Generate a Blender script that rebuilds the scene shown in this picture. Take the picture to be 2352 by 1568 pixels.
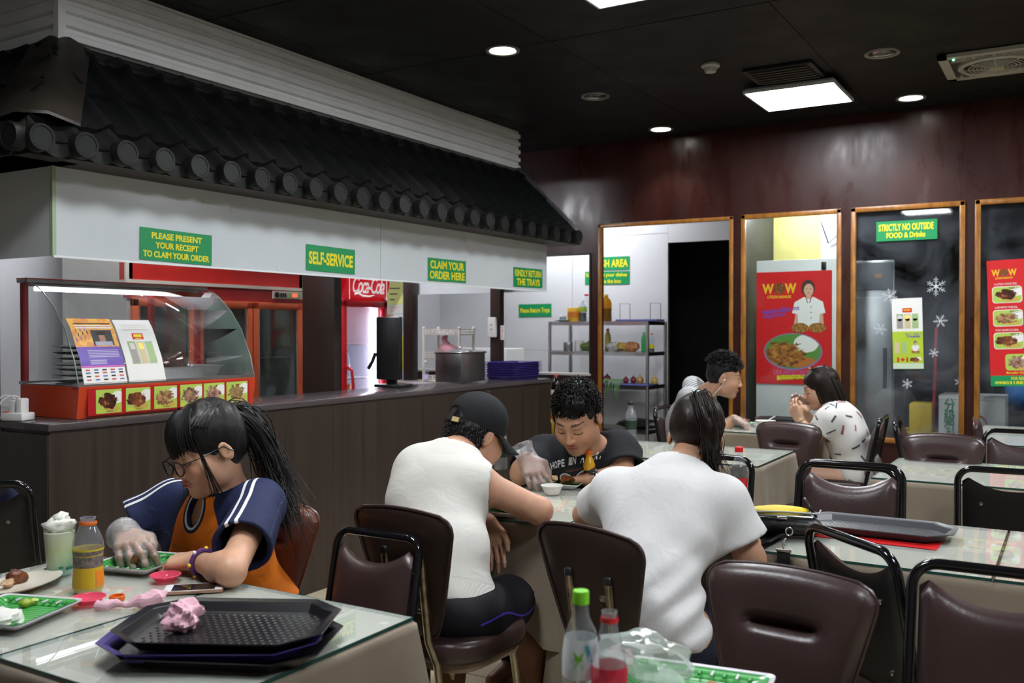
import bpy, bmesh, math, random
import numpy as np
from mathutils import Vector, Matrix
random.seed(7); rng = np.random.default_rng(7)
for o in list(bpy.data.objects): bpy.data.objects.remove(o)
SC = bpy.context.scene; COL = SC.collection
# ---------------------------------------------------------------- camera
FPX = 2152.0; YAW = math.radians(31.07); PIT = math.radians(0.705); EYE = 1.38
FW = np.array([math.cos(YAW)*math.cos(PIT), math.sin(YAW)*math.cos(PIT), -math.sin(PIT)])
RT = np.array([math.sin(YAW), -math.cos(YAW), 0.0]); UP = np.cross(RT, FW); CP = np.array([0, 0, EYE])
cam = bpy.data.cameras.new('camera'); cam.sensor_width = 36; cam.lens = FPX/2352*36; cam.clip_start = .05; cam.clip_end = 60
cam.dof.use_dof = True; cam.dof.focus_distance = 3.1; cam.dof.aperture_fstop = 4.5
camo = bpy.data.objects.new('camera', cam); COL.objects.link(camo)
M = Matrix(((RT[0], UP[0], -FW[0], 0), (RT[1], UP[1], -FW[1], 0), (RT[2], UP[2], -FW[2], EYE), (0, 0, 0, 1)))
camo.matrix_world = M; SC.camera = camo
SC.view_settings.view_transform = 'Standard'; SC.view_settings.look = 'None'
SC.view_settings.gamma = 1; SC.view_settings.use_curve_mapping = False
SC.view_settings.exposure = 0.25
# ---------------------------------------------------------------- world (only what leaks in; the room is closed)
wd = bpy.data.worlds.new('world'); SC.world = wd; wd.use_nodes = True
wd.node_tree.nodes['Background'].inputs[0].default_value = (.5, .55, .6, 1); wd.node_tree.nodes['Background'].inputs[1].default_value = .02
# light levels of the lamps the place has (each lamp's emitter is built with the lamp)
L_PANEL, L_DOWN, L_KITCH, L_COOLER, L_CASE = 40.0, 16.0, 150.0, 4.0, 4.0
W_SPOT = 26.0
# ---------------------------------------------------------------- measuring: points of the place from the survey of the photograph
def ray(x, y): return FW + RT*(x-1176)/FPX - UP*(y-784)/FPX
def pz(x, y, z=.75): d = ray(x, y); return CP + d*(z-EYE)/d[2]
def pX(x, y, X): d = ray(x, y); return CP + d*X/d[0]
def pY(x, y, Y): d = ray(x, y); return CP + d*Y/d[1]
def V(*a): return np.array(a, float)
def nrm(v): v = np.asarray(v, float); return v/max(1e-9, np.linalg.norm(v))
# ---------------------------------------------------------------- materials
MATS = {}
class NT:
    def __init__(s, name):
        s.m = bpy.data.materials.new(name); s.m.use_nodes = True; s.t = s.m.node_tree; s.n = s.t.nodes; s.l = s.t.links
        s.b = s.n['Principled BSDF']; s.out = s.n['Material Output']
    def new(s, typ, **k):
        x = s.n.new(typ)
        for a, v in k.items(): setattr(x, a, v)
        return x
    def link(s, a, b): s.l.new(a, b)
    def coord(s, out='Object', scale=(1, 1, 1)):
        c = s.new('ShaderNodeTexCoord'); mp = s.new('ShaderNodeMapping'); mp.inputs['Scale'].default_value = scale
        s.link(c.outputs[out], mp.inputs['Vector']); return mp.outputs['Vector']
    def noise(s, vec, scale, detail=3, rough=.5, dist=0):
        n = s.new('ShaderNodeTexNoise'); n.inputs['Scale'].default_value = scale; n.inputs['Detail'].default_value = detail
        n.inputs['Roughness'].default_value = rough; n.inputs['Distortion'].default_value = dist
        s.link(vec, n.inputs['Vector']); return n.outputs['Fac']
    def ramp(s, fac, stops, interp='LINEAR'):
        r = s.new('ShaderNodeValToRGB'); e = r.color_ramp.elements; r.color_ramp.interpolation = interp
        while len(e) > 1: e.remove(e[-1])
        e[0].position = stops[0][0]; e[0].color = (*stops[0][1], 1)
        for p, c in stops[1:]: q = e.new(p); q.color = (*c, 1)
        s.link(fac, r.inputs['Fac']); return r.outputs['Color']
    def math(s, op, a, b=None, c=None):
        m = s.new('ShaderNodeMath', operation=op)
        for i, v in enumerate((a, b, c)):
            if v is None: continue
            if hasattr(v, 'is_output'): s.link(v, m.inputs[i])
            else: m.inputs[i].default_value = v
        return m.outputs[0]
    def mix(s, fac, a, b):
        m = s.new('ShaderNodeMix', data_type='RGBA')
        for i, v in ((0, fac), (6, a), (7, b)):
            if hasattr(v, 'is_output'): s.link(v, m.inputs[i])
            elif i == 0: m.inputs[0].default_value = v
            else: m.inputs[i].default_value = (*v, 1)
        return m.outputs[2]
    def bump(s, h, strength=.3, dist=.01):
        b = s.new('ShaderNodeBump'); b.inputs['Strength'].default_value = strength; b.inputs['Distance'].default_value = dist
        s.link(h, b.inputs['Height']); s.link(b.outputs[0], s.b.inputs['Normal'])
    def set(s, **k):
        for a, v in k.items():
            i = s.b.inputs[a.replace('_', ' ')]
            if hasattr(v, 'is_output'): s.link(v, i)
            elif isinstance(v, tuple): i.default_value = (*v, 1)
            else: i.default_value = v
        return s
def mat(name, col=None, rough=.5, metal=0., spec=.5, var=0., vs=8., bump=0., bs=40., coat=0., sheen=0., sss=0., stretch=(1, 1, 1), emis=None, es=0.):
    if name in MATS: return MATS[name]
    t = NT(name); t.set(Roughness=rough, Metallic=metal)
    t.b.inputs['Specular IOR Level'].default_value = spec
    if var > 0:
        f = t.noise(t.coord(scale=stretch), vs, 4)
        lo = tuple(max(0, c*(1-var)) for c in col); hi = tuple(min(1, c*(1+var)) for c in col)
        t.set(Base_Color=t.ramp(f, [(.3, lo), (.7, hi)]))
    else: t.set(Base_Color=tuple(col))
    if bump > 0: t.bump(t.noise(t.coord(scale=stretch), bs, 3), bump, .005)
    if coat: t.b.inputs['Coat Weight'].default_value = coat; t.b.inputs['Coat Roughness'].default_value = .12
    if sheen: t.b.inputs['Sheen Weight'].default_value = sheen
    if sss: t.b.inputs['Subsurface Weight'].default_value = sss; t.b.inputs['Subsurface Radius'].default_value = (.012, .005, .003); t.b.inputs['Subsurface Scale'].default_value = 1
    if emis: t.b.inputs['Emission Color'].default_value = (*emis, 1); t.b.inputs['Emission Strength'].default_value = es
    MATS[name] = t.m; return t.m
def glassmat(name, tint=(1, 1, 1), rough=.02, refl=1.0, haze=0., hazecol=(.8, .85, .9), smear=0.):
    """thin pane: see-through with Fresnel reflection and optional pale diffuse haze"""
    if name in MATS: return MATS[name]
    t = NT(name); t.n.remove(t.b)
    tr = t.new('ShaderNodeBsdfTransparent'); tr.inputs[0].default_value = (*tint, 1)
    gl = t.new('ShaderNodeBsdfGlossy'); gl.inputs['Roughness'].default_value = rough
    fr = t.new('ShaderNodeFresnel'); fr.inputs['IOR'].default_value = 1.5
    ge = t.new('ShaderNodeNewGeometry'); f = t.math('MULTIPLY', fr.outputs[0], refl); f = t.math('MULTIPLY', t.math('MINIMUM', f, 1.), t.math('SUBTRACT', 1., ge.outputs['Backfacing']))
    ms = t.new('ShaderNodeMixShader'); t.link(f, ms.inputs[0]); t.link(tr.outputs[0], ms.inputs[1]); t.link(gl.outputs[0], ms.inputs[2])
    last = ms.outputs[0]
    if haze > 0:
        df = t.new('ShaderNodeBsdfDiffuse'); df.inputs[0].default_value = (*hazecol, 1)
        m2 = t.new('ShaderNodeMixShader')
        if smear:
            h = t.noise(t.coord(scale=(1, 1, 1)), smear, 5, .6, .6); h = t.math('MULTIPLY', t.math('SUBTRACT', h, .35), haze*3); t.link(h, m2.inputs[0])
            m2.inputs[0].default_value = haze
        else: m2.inputs[0].default_value = haze
        t.link(last, m2.inputs[1]); t.link(df.outputs[0], m2.inputs[2]); last = m2.outputs[0]
    t.link(last, t.out.inputs[0]); MATS[name] = t.m; return t.m
def emat(name, col, s):
    if name in MATS: return MATS[name]
    t = NT(name); t.n.remove(t.b); e = t.new('ShaderNodeEmission'); e.inputs[0].default_value = (*col, 1); e.inputs[1].default_value = s
    t.link(e.outputs[0], t.out.inputs[0]); MATS[name] = t.m; return t.m
# ---------------------------------------------------------------- objects
def link(o, parent=None):
    COL.objects.link(o)
    if parent is not None: o.parent = parent
    return o
def tag(o, label=None, cat=None, group=None, kind=None):
    if label: o['label'] = label
    if cat: o['category'] = cat
    if group: o['group'] = group
    if kind: o['kind'] = kind
    return o
def thing(name, label, cat, loc=(0, 0, 0), rz=0, group=None):
    o = bpy.data.objects.new(name, None); o.empty_display_size = .05; link(o); o.location = loc; o.rotation_euler = (0, 0, rz)
    return tag(o, label, cat, group)
def board(name, label, cat, o, u, v, group=None, parent=None):
    """an Empty carrying a flat thing: local x along u, y along v, z out of the face"""
    u = Vector(nrm(u)); v = Vector(nrm(v)); n = u.cross(v); n.normalize(); v = n.cross(u)
    e = bpy.data.objects.new(name, None); e.empty_display_size = .05; link(e, parent)
    e.matrix_local = Matrix(((u.x, v.x, n.x, o[0]), (u.y, v.y, n.y, o[1]), (u.z, v.z, n.z, o[2]), (0, 0, 0, 1)))
    return tag(e, label, cat, group)
def meshobj(name, me, m=None, parent=None, loc=None, rot=None):
    o = bpy.data.objects.new(name, me)
    if m is not None:
        ms = m if isinstance(m, (list, tuple)) else [m]
        if not me.materials:
            for x in ms: me.materials.append(x)
    link(o, parent)
    if loc is not None: o.location = loc
    if rot is not None: o.rotation_euler = rot
    return o
def copy_tree(o, parent=None):
    c = o.copy(); COL.objects.link(c); c.parent = parent
    for ch in list(o.children): copy_tree(ch, c)
    return c
class MB:
    def __init__(s): s.v = []; s.f = []; s.mi = []; s.cur = 0
    def add(s, vs, fs, T=None):
        n = len(s.v)
        for p in vs:
            if T is not None: q = T @ Vector(p); s.v.append((q.x, q.y, q.z))
            else: s.v.append(tuple(float(c) for c in p))
        for f in fs: s.f.append([i+n for i in f]); s.mi.append(s.cur)
        return s
    def box(s, c, d, T=None, bev=0.):
        x, y, z = c; a, b, e = d[0]/2, d[1]/2, d[2]/2
        if bev <= 0:
            vs = [(x+i*a, y+j*b, z+k*e) for i in (-1, 1) for j in (-1, 1) for k in (-1, 1)]
            return s.add(vs, [(0, 1, 3, 2), (4, 6, 7, 5), (0, 4, 5, 1), (2, 3, 7, 6), (0, 2, 6, 4), (1, 5, 7, 3)], T)
        r = min(bev, a*.99, b*.99, e*.99); bm = bmesh.new(); bmesh.ops.create_cube(bm, size=1)
        for v in bm.verts: v.co = Vector((x+v.co.x*2*a, y+v.co.y*2*b, z+v.co.z*2*e))
        bmesh.ops.bevel(bm, geom=list(bm.edges), offset=r, segments=2, profile=.5, affect='EDGES')
        return s.bm(bm, T)
    def bm(s, bm, T=None):
        bm.verts.index_update(); s.add([v.co[:] for v in bm.verts], [[v.index for v in f.verts] for f in bm.faces], T); bm.free(); return s
    def prism(s, poly, z0, z1, T=None):
        n = len(poly); vs = [(p[0], p[1], z0) for p in poly]+[(p[0], p[1], z1) for p in poly]
        fs = [list(range(n))[::-1], list(range(n, 2*n))]+[(i, (i+1) % n, n+(i+1) % n, n+i) for i in range(n)]
        return s.add(vs, fs, T)
    def lathe(s, prof, n=20, c=(0, 0, 0), T=None, cap=True, sq=None):
        vs = []; fs = []
        for r, z in prof:
            for k in range(n):
                a = 2*math.pi*k/n; vs.append((c[0]+r*math.cos(a), c[1]+r*math.sin(a), c[2]+z))
        for i in range(len(prof)-1):
            for k in range(n): a = i*n+k; b = i*n+(k+1) % n; fs.append((a, b, b+n, a+n))
        if cap:
            if prof[0][0] > 1e-5: fs.append(list(range(n))[::-1])
            if prof[-1][0] > 1e-5: m = (len(prof)-1)*n; fs.append(list(range(m, m+n)))
        return s.add(vs, fs, T)
    def tube(s, pts, r, n=8, closed=False, cap=True, T=None):
        pts = [np.asarray(p, float) for p in pts]; m = len(pts); rs = r if hasattr(r, '__len__') else [r]*m
        vs = []; fs = []; up = None
        for i, p in enumerate(pts):
            if closed: d = pts[(i+1) % m]-pts[i-1]
            else: d = pts[min(i+1, m-1)]-pts[max(i-1, 0)]
            d = nrm(d)
            if up is None: up = np.array([0, 0, 1.]) if abs(d[2]) < .9 else np.array([1., 0, 0])
            s1 = nrm(np.cross(d, up)); up = np.cross(s1, d)
            for k in range(n): a = 2*math.pi*k/n; vs.append(p+rs[i]*(math.cos(a)*s1+math.sin(a)*up))
        L = m if closed else m-1
        for i in range(L):
            for k in range(n):
                a = i*n+k; b = i*n+(k+1) % n; j = ((i+1) % m)*n; fs.append((a, b, j+(k+1) % n, j+k))
        if cap and not closed: fs.append(list(range(n))[::-1]); fs.append(list(range((m-1)*n, m*n)))
        return s.add(vs, fs, T)
    def ball(s, c, r, n=12, m=8, T=None):
        R = r if hasattr(r, '__len__') else (r, r, r); vs = [(c[0], c[1], c[2]-R[2])]; fs = []
        for i in range(1, m):
            t = -math.pi/2+math.pi*i/m
            for k in range(n): a = 2*math.pi*k/n; vs.append((c[0]+R[0]*math.cos(t)*math.cos(a), c[1]+R[1]*math.cos(t)*math.sin(a), c[2]+R[2]*math.sin(t)))
        vs.append((c[0], c[1], c[2]+R[2])); e = len(vs)-1
        for k in range(n):
            fs.append((0, 1+(k+1) % n, 1+k)); fs.append((e, e-n+k, e-n+(k+1) % n))
        for i in range(m-2):
            for k in range(n): a = 1+i*n+k; b = 1+i*n+(k+1) % n; fs.append((a, b, b+n, a+n))
        return s.add(vs, fs, T)
    def grid(s, fn, nu, nv, T=None):
        vs = [fn(i/nu, j/nv) for i in range(nu+1) for j in range(nv+1)]
        fs = [(i*(nv+1)+j, (i+1)*(nv+1)+j, (i+1)*(nv+1)+j+1, i*(nv+1)+j+1) for i in range(nu) for j in range(nv)]
        return s.add(vs, fs, T)
    def mesh(s, name, smooth=40):
        me = bpy.data.meshes.new(name); me.from_pydata(s.v, [], s.f)
        if any(s.mi): me.polygons.foreach_set('material_index', s.mi)
        if smooth:
            me.polygons.foreach_set('use_smooth', [True]*len(me.polygons)); me.update(); me.set_sharp_from_angle(angle=math.radians(smooth))
        me.update(); return me
    def build(s, name, m, parent=None, loc=None, rot=None, smooth=40): return meshobj(name, s.mesh(name, smooth), m, parent, loc, rot)
def rrect(w, h, r, n=5, cx=0, cy=0):
    out = []
    for sx, sy, a0 in ((1, 1, 0), (-1, 1, 90), (-1, -1, 180), (1, -1, 270)):
        for k in range(n+1):
            a = math.radians(a0+90*k/n); out.append((cx+sx*(w/2-r)+r*math.cos(a), cy+sy*(h/2-r)+r*math.sin(a)))
    return out
def ellpoly(cx, cy, a, b, n=28, rot=0):
    c, s = math.cos(rot), math.sin(rot)
    return [(cx+a*math.cos(t)*c-b*math.sin(t)*s, cy+a*math.cos(t)*s+b*math.sin(t)*c) for t in [2*math.pi*k/n for k in range(n)]]
def flat(name, poly, z, m, parent, th=.0006): return MB().prism(poly, z, z+th).build(name, m, parent, smooth=0)
def rectp(x0, y0, x1, y1): return [(x0, y0), (x1, y0), (x1, y1), (x0, y1)]
TXT = {}
def text(body, m, parent, cx, cy, w, h, z=.002, bold=.02, th=.0006, name='lettering', shear=0., rot=0., spacing=1.):
    """lettering fitted into a w x h box on a board's face"""
    cu = bpy.data.curves.new('t', 'FONT'); cu.body = body; cu.size = 1; cu.offset = bold; cu.shear = shear; cu.align_x = 'CENTER'; cu.extrude = 0.; cu.space_character = spacing; cu.space_line = .82
    cu.resolution_u = 3
    o = bpy.data.objects.new('t', cu); COL.objects.link(o)
    dg = bpy.context.evaluated_depsgraph_get(); me = bpy.data.meshes.new_from_object(o.evaluated_get(dg)); bpy.data.objects.remove(o); bpy.data.curves.remove(cu)
    n = len(me.vertices)
    if n == 0: return None
    co = np.zeros(n*3); me.vertices.foreach_get('co', co); co = co.reshape(-1, 3)
    lo = co.min(0); hi = co.max(0); sx = w/max(1e-6, hi[0]-lo[0]); sy = (h/max(1e-6, hi[1]-lo[1])) if h else sx
    x = (co[:, 0]-(lo[0]+hi[0])/2)*sx; y = (co[:, 1]-(lo[1]+hi[1])/2)*sy; c, s = math.cos(rot), math.sin(rot)
    co[:, 0] = x*c-y*s+cx; co[:, 1] = x*s+y*c+cy; co[:, 2] = z+th
    me.vertices.foreach_set('co', co.ravel()); me.update(); me.materials.clear()
    return meshobj(name, me, m, parent)
# ================================================================ STRUCTURE
WX, CZ = 7.03, 2.917            # window wall plane, ceiling height
def struct(o, kind='structure'): o['kind'] = kind; return o
# --- materials of the shell
def m_floor():
    t = NT('floor_tile'); f = t.noise(t.coord(), 2.2, 5, .6); t.set(Base_Color=t.ramp(f, [(.3, (.50, .43, .30)), (.7, (.60, .53, .39))]), Roughness=.16); MATS['floor'] = t.m; return t.m
def m_ceiling():
    t = NT('ceiling_black'); c = t.coord(); f = t.noise(c, 1.6, 6, .7); t.set(Base_Color=t.ramp(f, [(.35, (.0025, .003, .003)), (.75, (.006, .0062, .0066))]), Roughness=t.ramp(t.noise(c, 3, 4), [(.3, (.5,)*3), (.7, (.7,)*3)])); t.b.inputs['Specular IOR Level'].default_value = .3; t.bump(t.noise(c, 60, 2), .08, .002); MATS['ceil'] = t.m; return t.m
def m_maroon():
    t = NT('maroon_laminate'); c = t.coord(scale=(1, 1, .35)); f = t.noise(c, 3, 5, .6); r = t.noise(t.coord(scale=(1, 1.6, .5)), 3.2, 6, .7, .3)
    t.set(Base_Color=t.ramp(f, [(.3, (.024, .0062, .005)), (.7, (.041, .011, .0085))]), Roughness=t.ramp(r, [(.35, (.22,)*3), (.62, (.46,)*3)])); t.b.inputs['Specular IOR Level'].default_value = .36
    t.bump(t.noise(t.coord(), 14, 3), .12, .004); MATS['maroon'] = t.m; return t.m
def m_darkwood(name, a, b, rough=.38, axis=(30, 30, .6)):
    t = NT(name); f = t.noise(t.coord(scale=axis), 3, 5, .65); t.set(Base_Color=t.ramp(f, [(.3, a), (.7, b)]), Roughness=rough); MATS[name] = t.m; return t.m
M_FLOOR, M_CEIL, M_MAR = m_floor(), m_ceiling(), m_maroon()
M_CTR = m_darkwood('counter_laminate', (.022, .014, .011), (.042, .029, .023), .36, (14, 14, .35))
M_POST = m_darkwood('post_laminate', (.016, .010, .008), (.030, .019, .015), .4)
M_AMBER = m_darkwood('amber_wood', (.17, .06, .010), (.38, .16, .026), .3, (8, 8, 3))
M_WHITEP = mat('white_panel', (.72, .73, .75), .4, var=.05, vs=2)
M_GREYW = mat('grey_wall', (.34, .34, .36), .55, var=.1, vs=1.2)
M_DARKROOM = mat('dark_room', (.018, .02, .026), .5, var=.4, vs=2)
M_YELW = mat('yellow_wall', (.62, .58, .20), .6, var=.06)
M_GROUT = mat('grout', (.25, .22, .17), .8)
M_BLACK = mat('black_plastic', (.012, .012, .013), .3)
M_STEEL = mat('steel', (.55, .55, .56), .28, metal=1, var=.12, vs=5)
M_STEELD = mat('steel_dull', (.34, .34, .35), .34, metal=1, var=.25, vs=4)
# --- floor: slab, then each tile
fl = struct(MB().box((3.2, 1.6, -.06), (11.8, 9.4, .10)).build('floor', M_GROUT, smooth=0))
tm = MB().box((0, 0, 0), (.594, .594, .012)).mesh('floor_tile', 0); tm.materials.append(M_FLOOR)
for i in range(-1, 12):
    for j in range(-3, 7):
        o = meshobj('tile', tm, None, fl, (.3+.6*i+.12, .3+.6*j+.02, -.006+.0001*((i*7+j*3) % 4)))
struct(MB().box((3.3, 1.35, .002), (1.25, 1.04, .012), bev=.004).build('dark_floor_patch', mat('grey_floor_patch', (.035, .033, .032), .8, var=.2), smooth=0))  # thin dark grey slab on the floor tiles
bpy.data.objects['dark_floor_patch'].pop('kind'); tag(bpy.data.objects['dark_floor_patch'], 'dark grey patch on the floor under the middle dining table', 'mat')
# --- ceiling: black boards with open joints
ce = struct(MB().box((3.2, 1.6, CZ+.09), (11.8, 9.4, .12)).build('ceiling', M_BLACK, smooth=0))
cm = MB().box((0, 0, 0), (1.166, 1.166, .03)).mesh('board', 0); cm.materials.append(M_CEIL)
for i in range(-3, 5):
    for j in range(-4, 4):
        meshobj('board', cm, None, ce, (4.985+1.17*i*1.0-.0, 1.83+1.17*j, CZ+.015+.0015*((i*5+j*3) % 3)))
# --- window wall
def wallbox(mb, y0, y1, z0, z1, x0=WX, x1=WX+.1): mb.box(((x0+x1)/2, (y0+y1)/2, (z0+z1)/2), (x1-x0, y1-y0, z1-z0))
w = MB()
wallbox(w, -3, 6, 2.255, CZ); wallbox(w, 3.465, 6, 2.02, 2.255); wallbox(w, 3.398, 3.465, 0, 2.255)
wallbox(w, 3.465, 6, 0, 1.0); wallbox(w, 2.194, 2.255, 0, 2.255); wallbox(w, 1.392, 1.455, .583, 2.255); wallbox(w, .591, .649, .583, 2.255)
wallbox(w, -.152, 2.194, 0, .583); wallbox(w, -3, -.152, 0, 2.255)
struct(w.build('wall_back', M_MAR, smooth=0))
def framebits(parent, y0, y1, z0, z1, sides='tlr', t=.036, d=.03, m=M_AMBER, x=WX):
    if 't' in sides: MB().box((x-d/2+.012, (y0+y1)/2, z1-t/2), (d, y1-y0, t), bev=.006).build('head_trim', m, parent)
    if 'b' in sides: MB().box((x-d/2+.012, (y0+y1)/2, z0+t/2), (d, y1-y0, t), bev=.006).build('sill_trim', m, parent)
    if 'r' in sides: MB().box((x-d/2+.012, y0+t/2, (z0+z1)/2), (d, t, z1-z0), bev=.006).build('side_trim', m, parent)
    if 'l' in sides: MB().box((x-d/2+.012, y1-t/2, (z0+z1)/2), (d, t, z1-z0), bev=.006).build('side_trim', m, parent)
PANE = glassmat('window_glass', (.93, .96, .96), .03, 1.3, .10, (.45, .5, .58), 2.2)
PANEC = glassmat('window_glass_clean', (.96, .98, .97), .02, 1.0)
for n, (y0, y1, z0, m, lab) in enumerate(((1.455, 2.194, .583, PANEC, 'amber framed window with the big red chef poster behind its glass'), (.649, 1.392, .583, PANE, 'amber framed window with snowflake stickers on dark glass'), (-.152, .591, .583, PANE, 'amber framed window with a red menu on dark glass'))):
    e = struct(thing('window_%d' % (n+1), lab, None, (0, 0, 0)))
    framebits(e, y0, y1, z0, 2.255, 'tblr'); MB().box((WX+.03, (y0+y1)/2, (z0+2.255)/2), (.006, y1-y0-.05, 2.255-z0-.05)).build('pane', m, e, smooth=0)
e = struct(thing('door_1', 'open doorway with amber frame leading into the white kitchen', None)); framebits(e, 2.255, 3.398, 0, 2.25, 'tlr', .03)
e = struct(thing('trim_1', 'thin wooden edging of the serving hatch beside the doorway', None)); framebits(e, 3.465, 5.9, 1.0, 2.02, 'tr', .014, .03, M_POST); MB().box((WX+.03, 4.68, 1.008), (.16, 2.43, .016)).build('ledge', mat('pale_ledge', (.5, .48, .45), .4), e)
# --- other sides of the room (behind and beside the camera)
M_BEIGEW = mat('beige_wall', (.42, .38, .33), .7, var=.05)
struct(MB().box((3.2, -3.05, CZ/2), (11.8, .1, CZ)).build('wall_right', M_BEIGEW, smooth=0))
struct(MB().box((-2.65, 1.5, CZ/2), (.1, 9.2, CZ)).build('wall_front', M_BEIGEW, smooth=0))
struct(MB().box((3.2, 6.05, CZ/2), (11.8, .1, CZ)).build('wall_left', mat('kitchen_paint', (.58, .58, .60), .55, var=.08, vs=1.2), smooth=0))
# --- kitchen behind the counter: side wall with a yellow dado, end wall of white panels
kw = struct(MB().box((4.6, 5.36, CZ/2), (4.9, .08, CZ)).build('wall_kitchen_side', mat('kitchen_paint', (.58, .58, .60), .55, var=.08, vs=1.2), smooth=0))
KX = 8.42
kp = struct(MB().box((KX+.06, 4.68, CZ/2), (.08, 2.64, CZ)).build('wall_kitchen_end', M_GROUT, smooth=0))
for (a, b) in ((3.34, 4.36), (4.365, 5.15), (5.155, 6.0)):
    for (c, d) in ((0, 1.17), (1.173, 2.30), (2.304, CZ)): MB().box((KX+.008, (a+b)/2, (c+d)/2), (.016, b-a, d-c)).build('panel', M_WHITEP, kp, smooth=0)
hp = struct(MB().box((KX+.02, 2.83, 2.57), (.05, 1.01, .72)).build('wall_header', M_WHITEP, smooth=0))
struct(MB().box((8.35, 2.24, CZ/2), (2.5, .06, CZ)).build('wall_partition', M_DARKROOM, smooth=0))
struct(MB().box((9.6, 2.4, CZ/2), (.08, 7.2, CZ)).build('wall_far', M_DARKROOM, smooth=0))
# yellow wall and white column seen through the first window
yw = struct(MB().box((8.0, 2.12, CZ/2), (.05, .62, CZ)).build('wall_yellow', M_YELW, smooth=0))
struct(MB().box((7.9, 1.71, CZ/2), (.14, .15, CZ)).build('column', M_WHITEP, smooth=0))
wb = thing('white_cool_room_door', 'tall pale panel door standing right behind the poster window', 'door', (7.32, 1.76, 0))
MB().box((0, .045, .96), (.05, .70, 1.92), bev=.006).build('panel', mat('pale_panel', (.62, .66, .66), .4, var=.04), wb)
MB().box((-.03, -.12, 1.865), (.02, .035, .06), bev=.004).build('latch', M_BLACK, wb)
cab = MB(); cab.tube([(7.83, 1.80, 2.75), (7.82, 1.80, 2.3), (7.80, 1.72, 2.08), (7.79, 1.62, 2.16), (7.79, 1.60, 2.5), (7.79, 1.60, 2.75)], .006, 6)
tag(cab.build('cable', M_BLACK), 'black cable looping in front of the pale column', 'cable')
# ================================================================ CEILING LAMPS
M_EP = emat('panel_glow', (.93, .96, 1.), L_PANEL); M_ED = emat('downlight_glow', (1., .97, .86), L_DOWN); M_EK = emat('tube_glow', (.92, .95, 1.), L_KITCH)
M_RING = mat('ring_metal', (.35, .33, .30), .35, metal=.6)
def panel_lamp(x, y, lab, s=.535):
    p = thing('ceiling_panel_light', lab, 'ceiling light', (x, y, CZ-.05), 0, 'square ceiling panel lights')
    MB().box((0, 0, 0), (s, s, .012)).build('diffuser', M_EP, p, smooth=0)
    MB().box((0, 0, .016), (s, s, .018)).build('housing', mat('white_frame', (.5, .5, .5), .4), p, smooth=0)
    f = MB()
    for a, b, c, d in ((0, s/2+.006, s+.024, .012), (0, -s/2-.006, s+.024, .012), (s/2+.006, 0, .012, s), (-s/2-.006, 0, .012, s)): f.box((a, b, .002), (c, d, .02))
    f.build('frame', mat('white_frame', (.5, .5, .5), .4), p, smooth=0)
    for a in (-.2, .2): MB().tube([(a*.6, -s/2+.05, .012), (a*.6, -s/2+.05, .05)], .006, 6).build('hanger', M_STEEL, p)
panel_lamp(6.08, 1.525, 'bright square panel light hanging below the black ceiling in view')
for k, (x, y) in enumerate(((3.65, 1.62), (3.65, -.74), (1.40, 1.62), (1.40, -.74), (6.08, -.74))):
    panel_lamp(x, y, 'square panel light just above the top edge of the view' if k == 0 else 'square panel light on the ceiling outside the view')
def downlight(x, y, on, lab, r=.093):
    d = thing('downlight', lab, 'ceiling light', (x, y, CZ), 0, 'round recessed downlights')
    MB().lathe([(r*.8, .0), (r*.82, -.007), (r*1.0, -.009), (r*1.02, -.001)], 28, cap=False).build('ring', M_RING, d)
    MB().lathe([(r*.83, -.002), (r*.72, .006), (r*.55, .012)], 28, cap=False).build('reflector', M_STEEL, d)
    if on:
        MB().lathe([(.001, -.004), (r*.76, -.004)], 24, cap=False).build('bulb', M_ED, d)
        sl = bpy.data.lights.new('beam', 'SPOT'); sl.energy = W_SPOT; sl.spot_size = math.radians(105); sl.spot_blend = .6; sl.shadow_soft_size = r*.7; sl.color = (1., .96, .86); so_ = bpy.data.objects.new('beam', sl); link(so_, d); so_.location = (0, 0, -.012)
    else:
        b = MB(); b.lathe([(.001, -.004), (r*.5, -.003), (r*.62, .004)], 20, cap=False)
        b.build('bulb', mat('dead_bulb', (.25, .25, .26), .15, metal=.8), d)
downlight(4.4, 2.71, True, 'large lit round downlight nearest the corrugated cornice')
downlight(6.744, 2.733, True, 'lit round downlight over the kitchen doorway')
downlight(6.69, .949, True, 'lit round downlight between the square panel and the right corner')
downlight(5.57, 2.718, False, 'unlit round downlight between two lit ones by the cornice')
downlight(5.527, .934, False, 'unlit round downlight near the ceiling fan unit')
for x, y in ((3.23, 2.71), (2.06, 2.71)): downlight(x, y, True, 'lit round downlight above the cornice front outside the view')
d = thing('smoke_detector', 'small white round smoke detector on the black ceiling', 'detector', (5.258, 1.826, CZ))
MB().lathe([(.052, 0), (.054, -.012), (.047, -.02)], 24).build('base', mat('aged_white', (.42, .40, .35), .5), d)
MB().lathe([(.036, -.02), (.036, -.036), (.030, -.046), (.001, -.048)], 24, cap=False).build('cap', mat('aged_white', (.42, .40, .35), .5), d)
hat = thing('ceiling_hatch', 'faint dark square vent grille beside the bright panel light', 'vent', (5.62, 1.5, CZ-.012))
MB().box((0, 0, 0), (.34, .4, .014)).build('frame', M_BLACK, hat, smooth=0)
for k in range(6): MB().box((-.13+.052*k, 0, -.012), (.018, .34, .012)).build('slat', mat('hatch_slat', (.03, .028, .026), .4), hat, smooth=0)
f = thing('ceiling_fan_vent', 'beige ceiling ventilation unit with a round louvred fan', 'vent fan', (6.02, .40, CZ-.012))
M_FAN = mat('fan_beige', (.40, .38, .31), .5)
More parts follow.
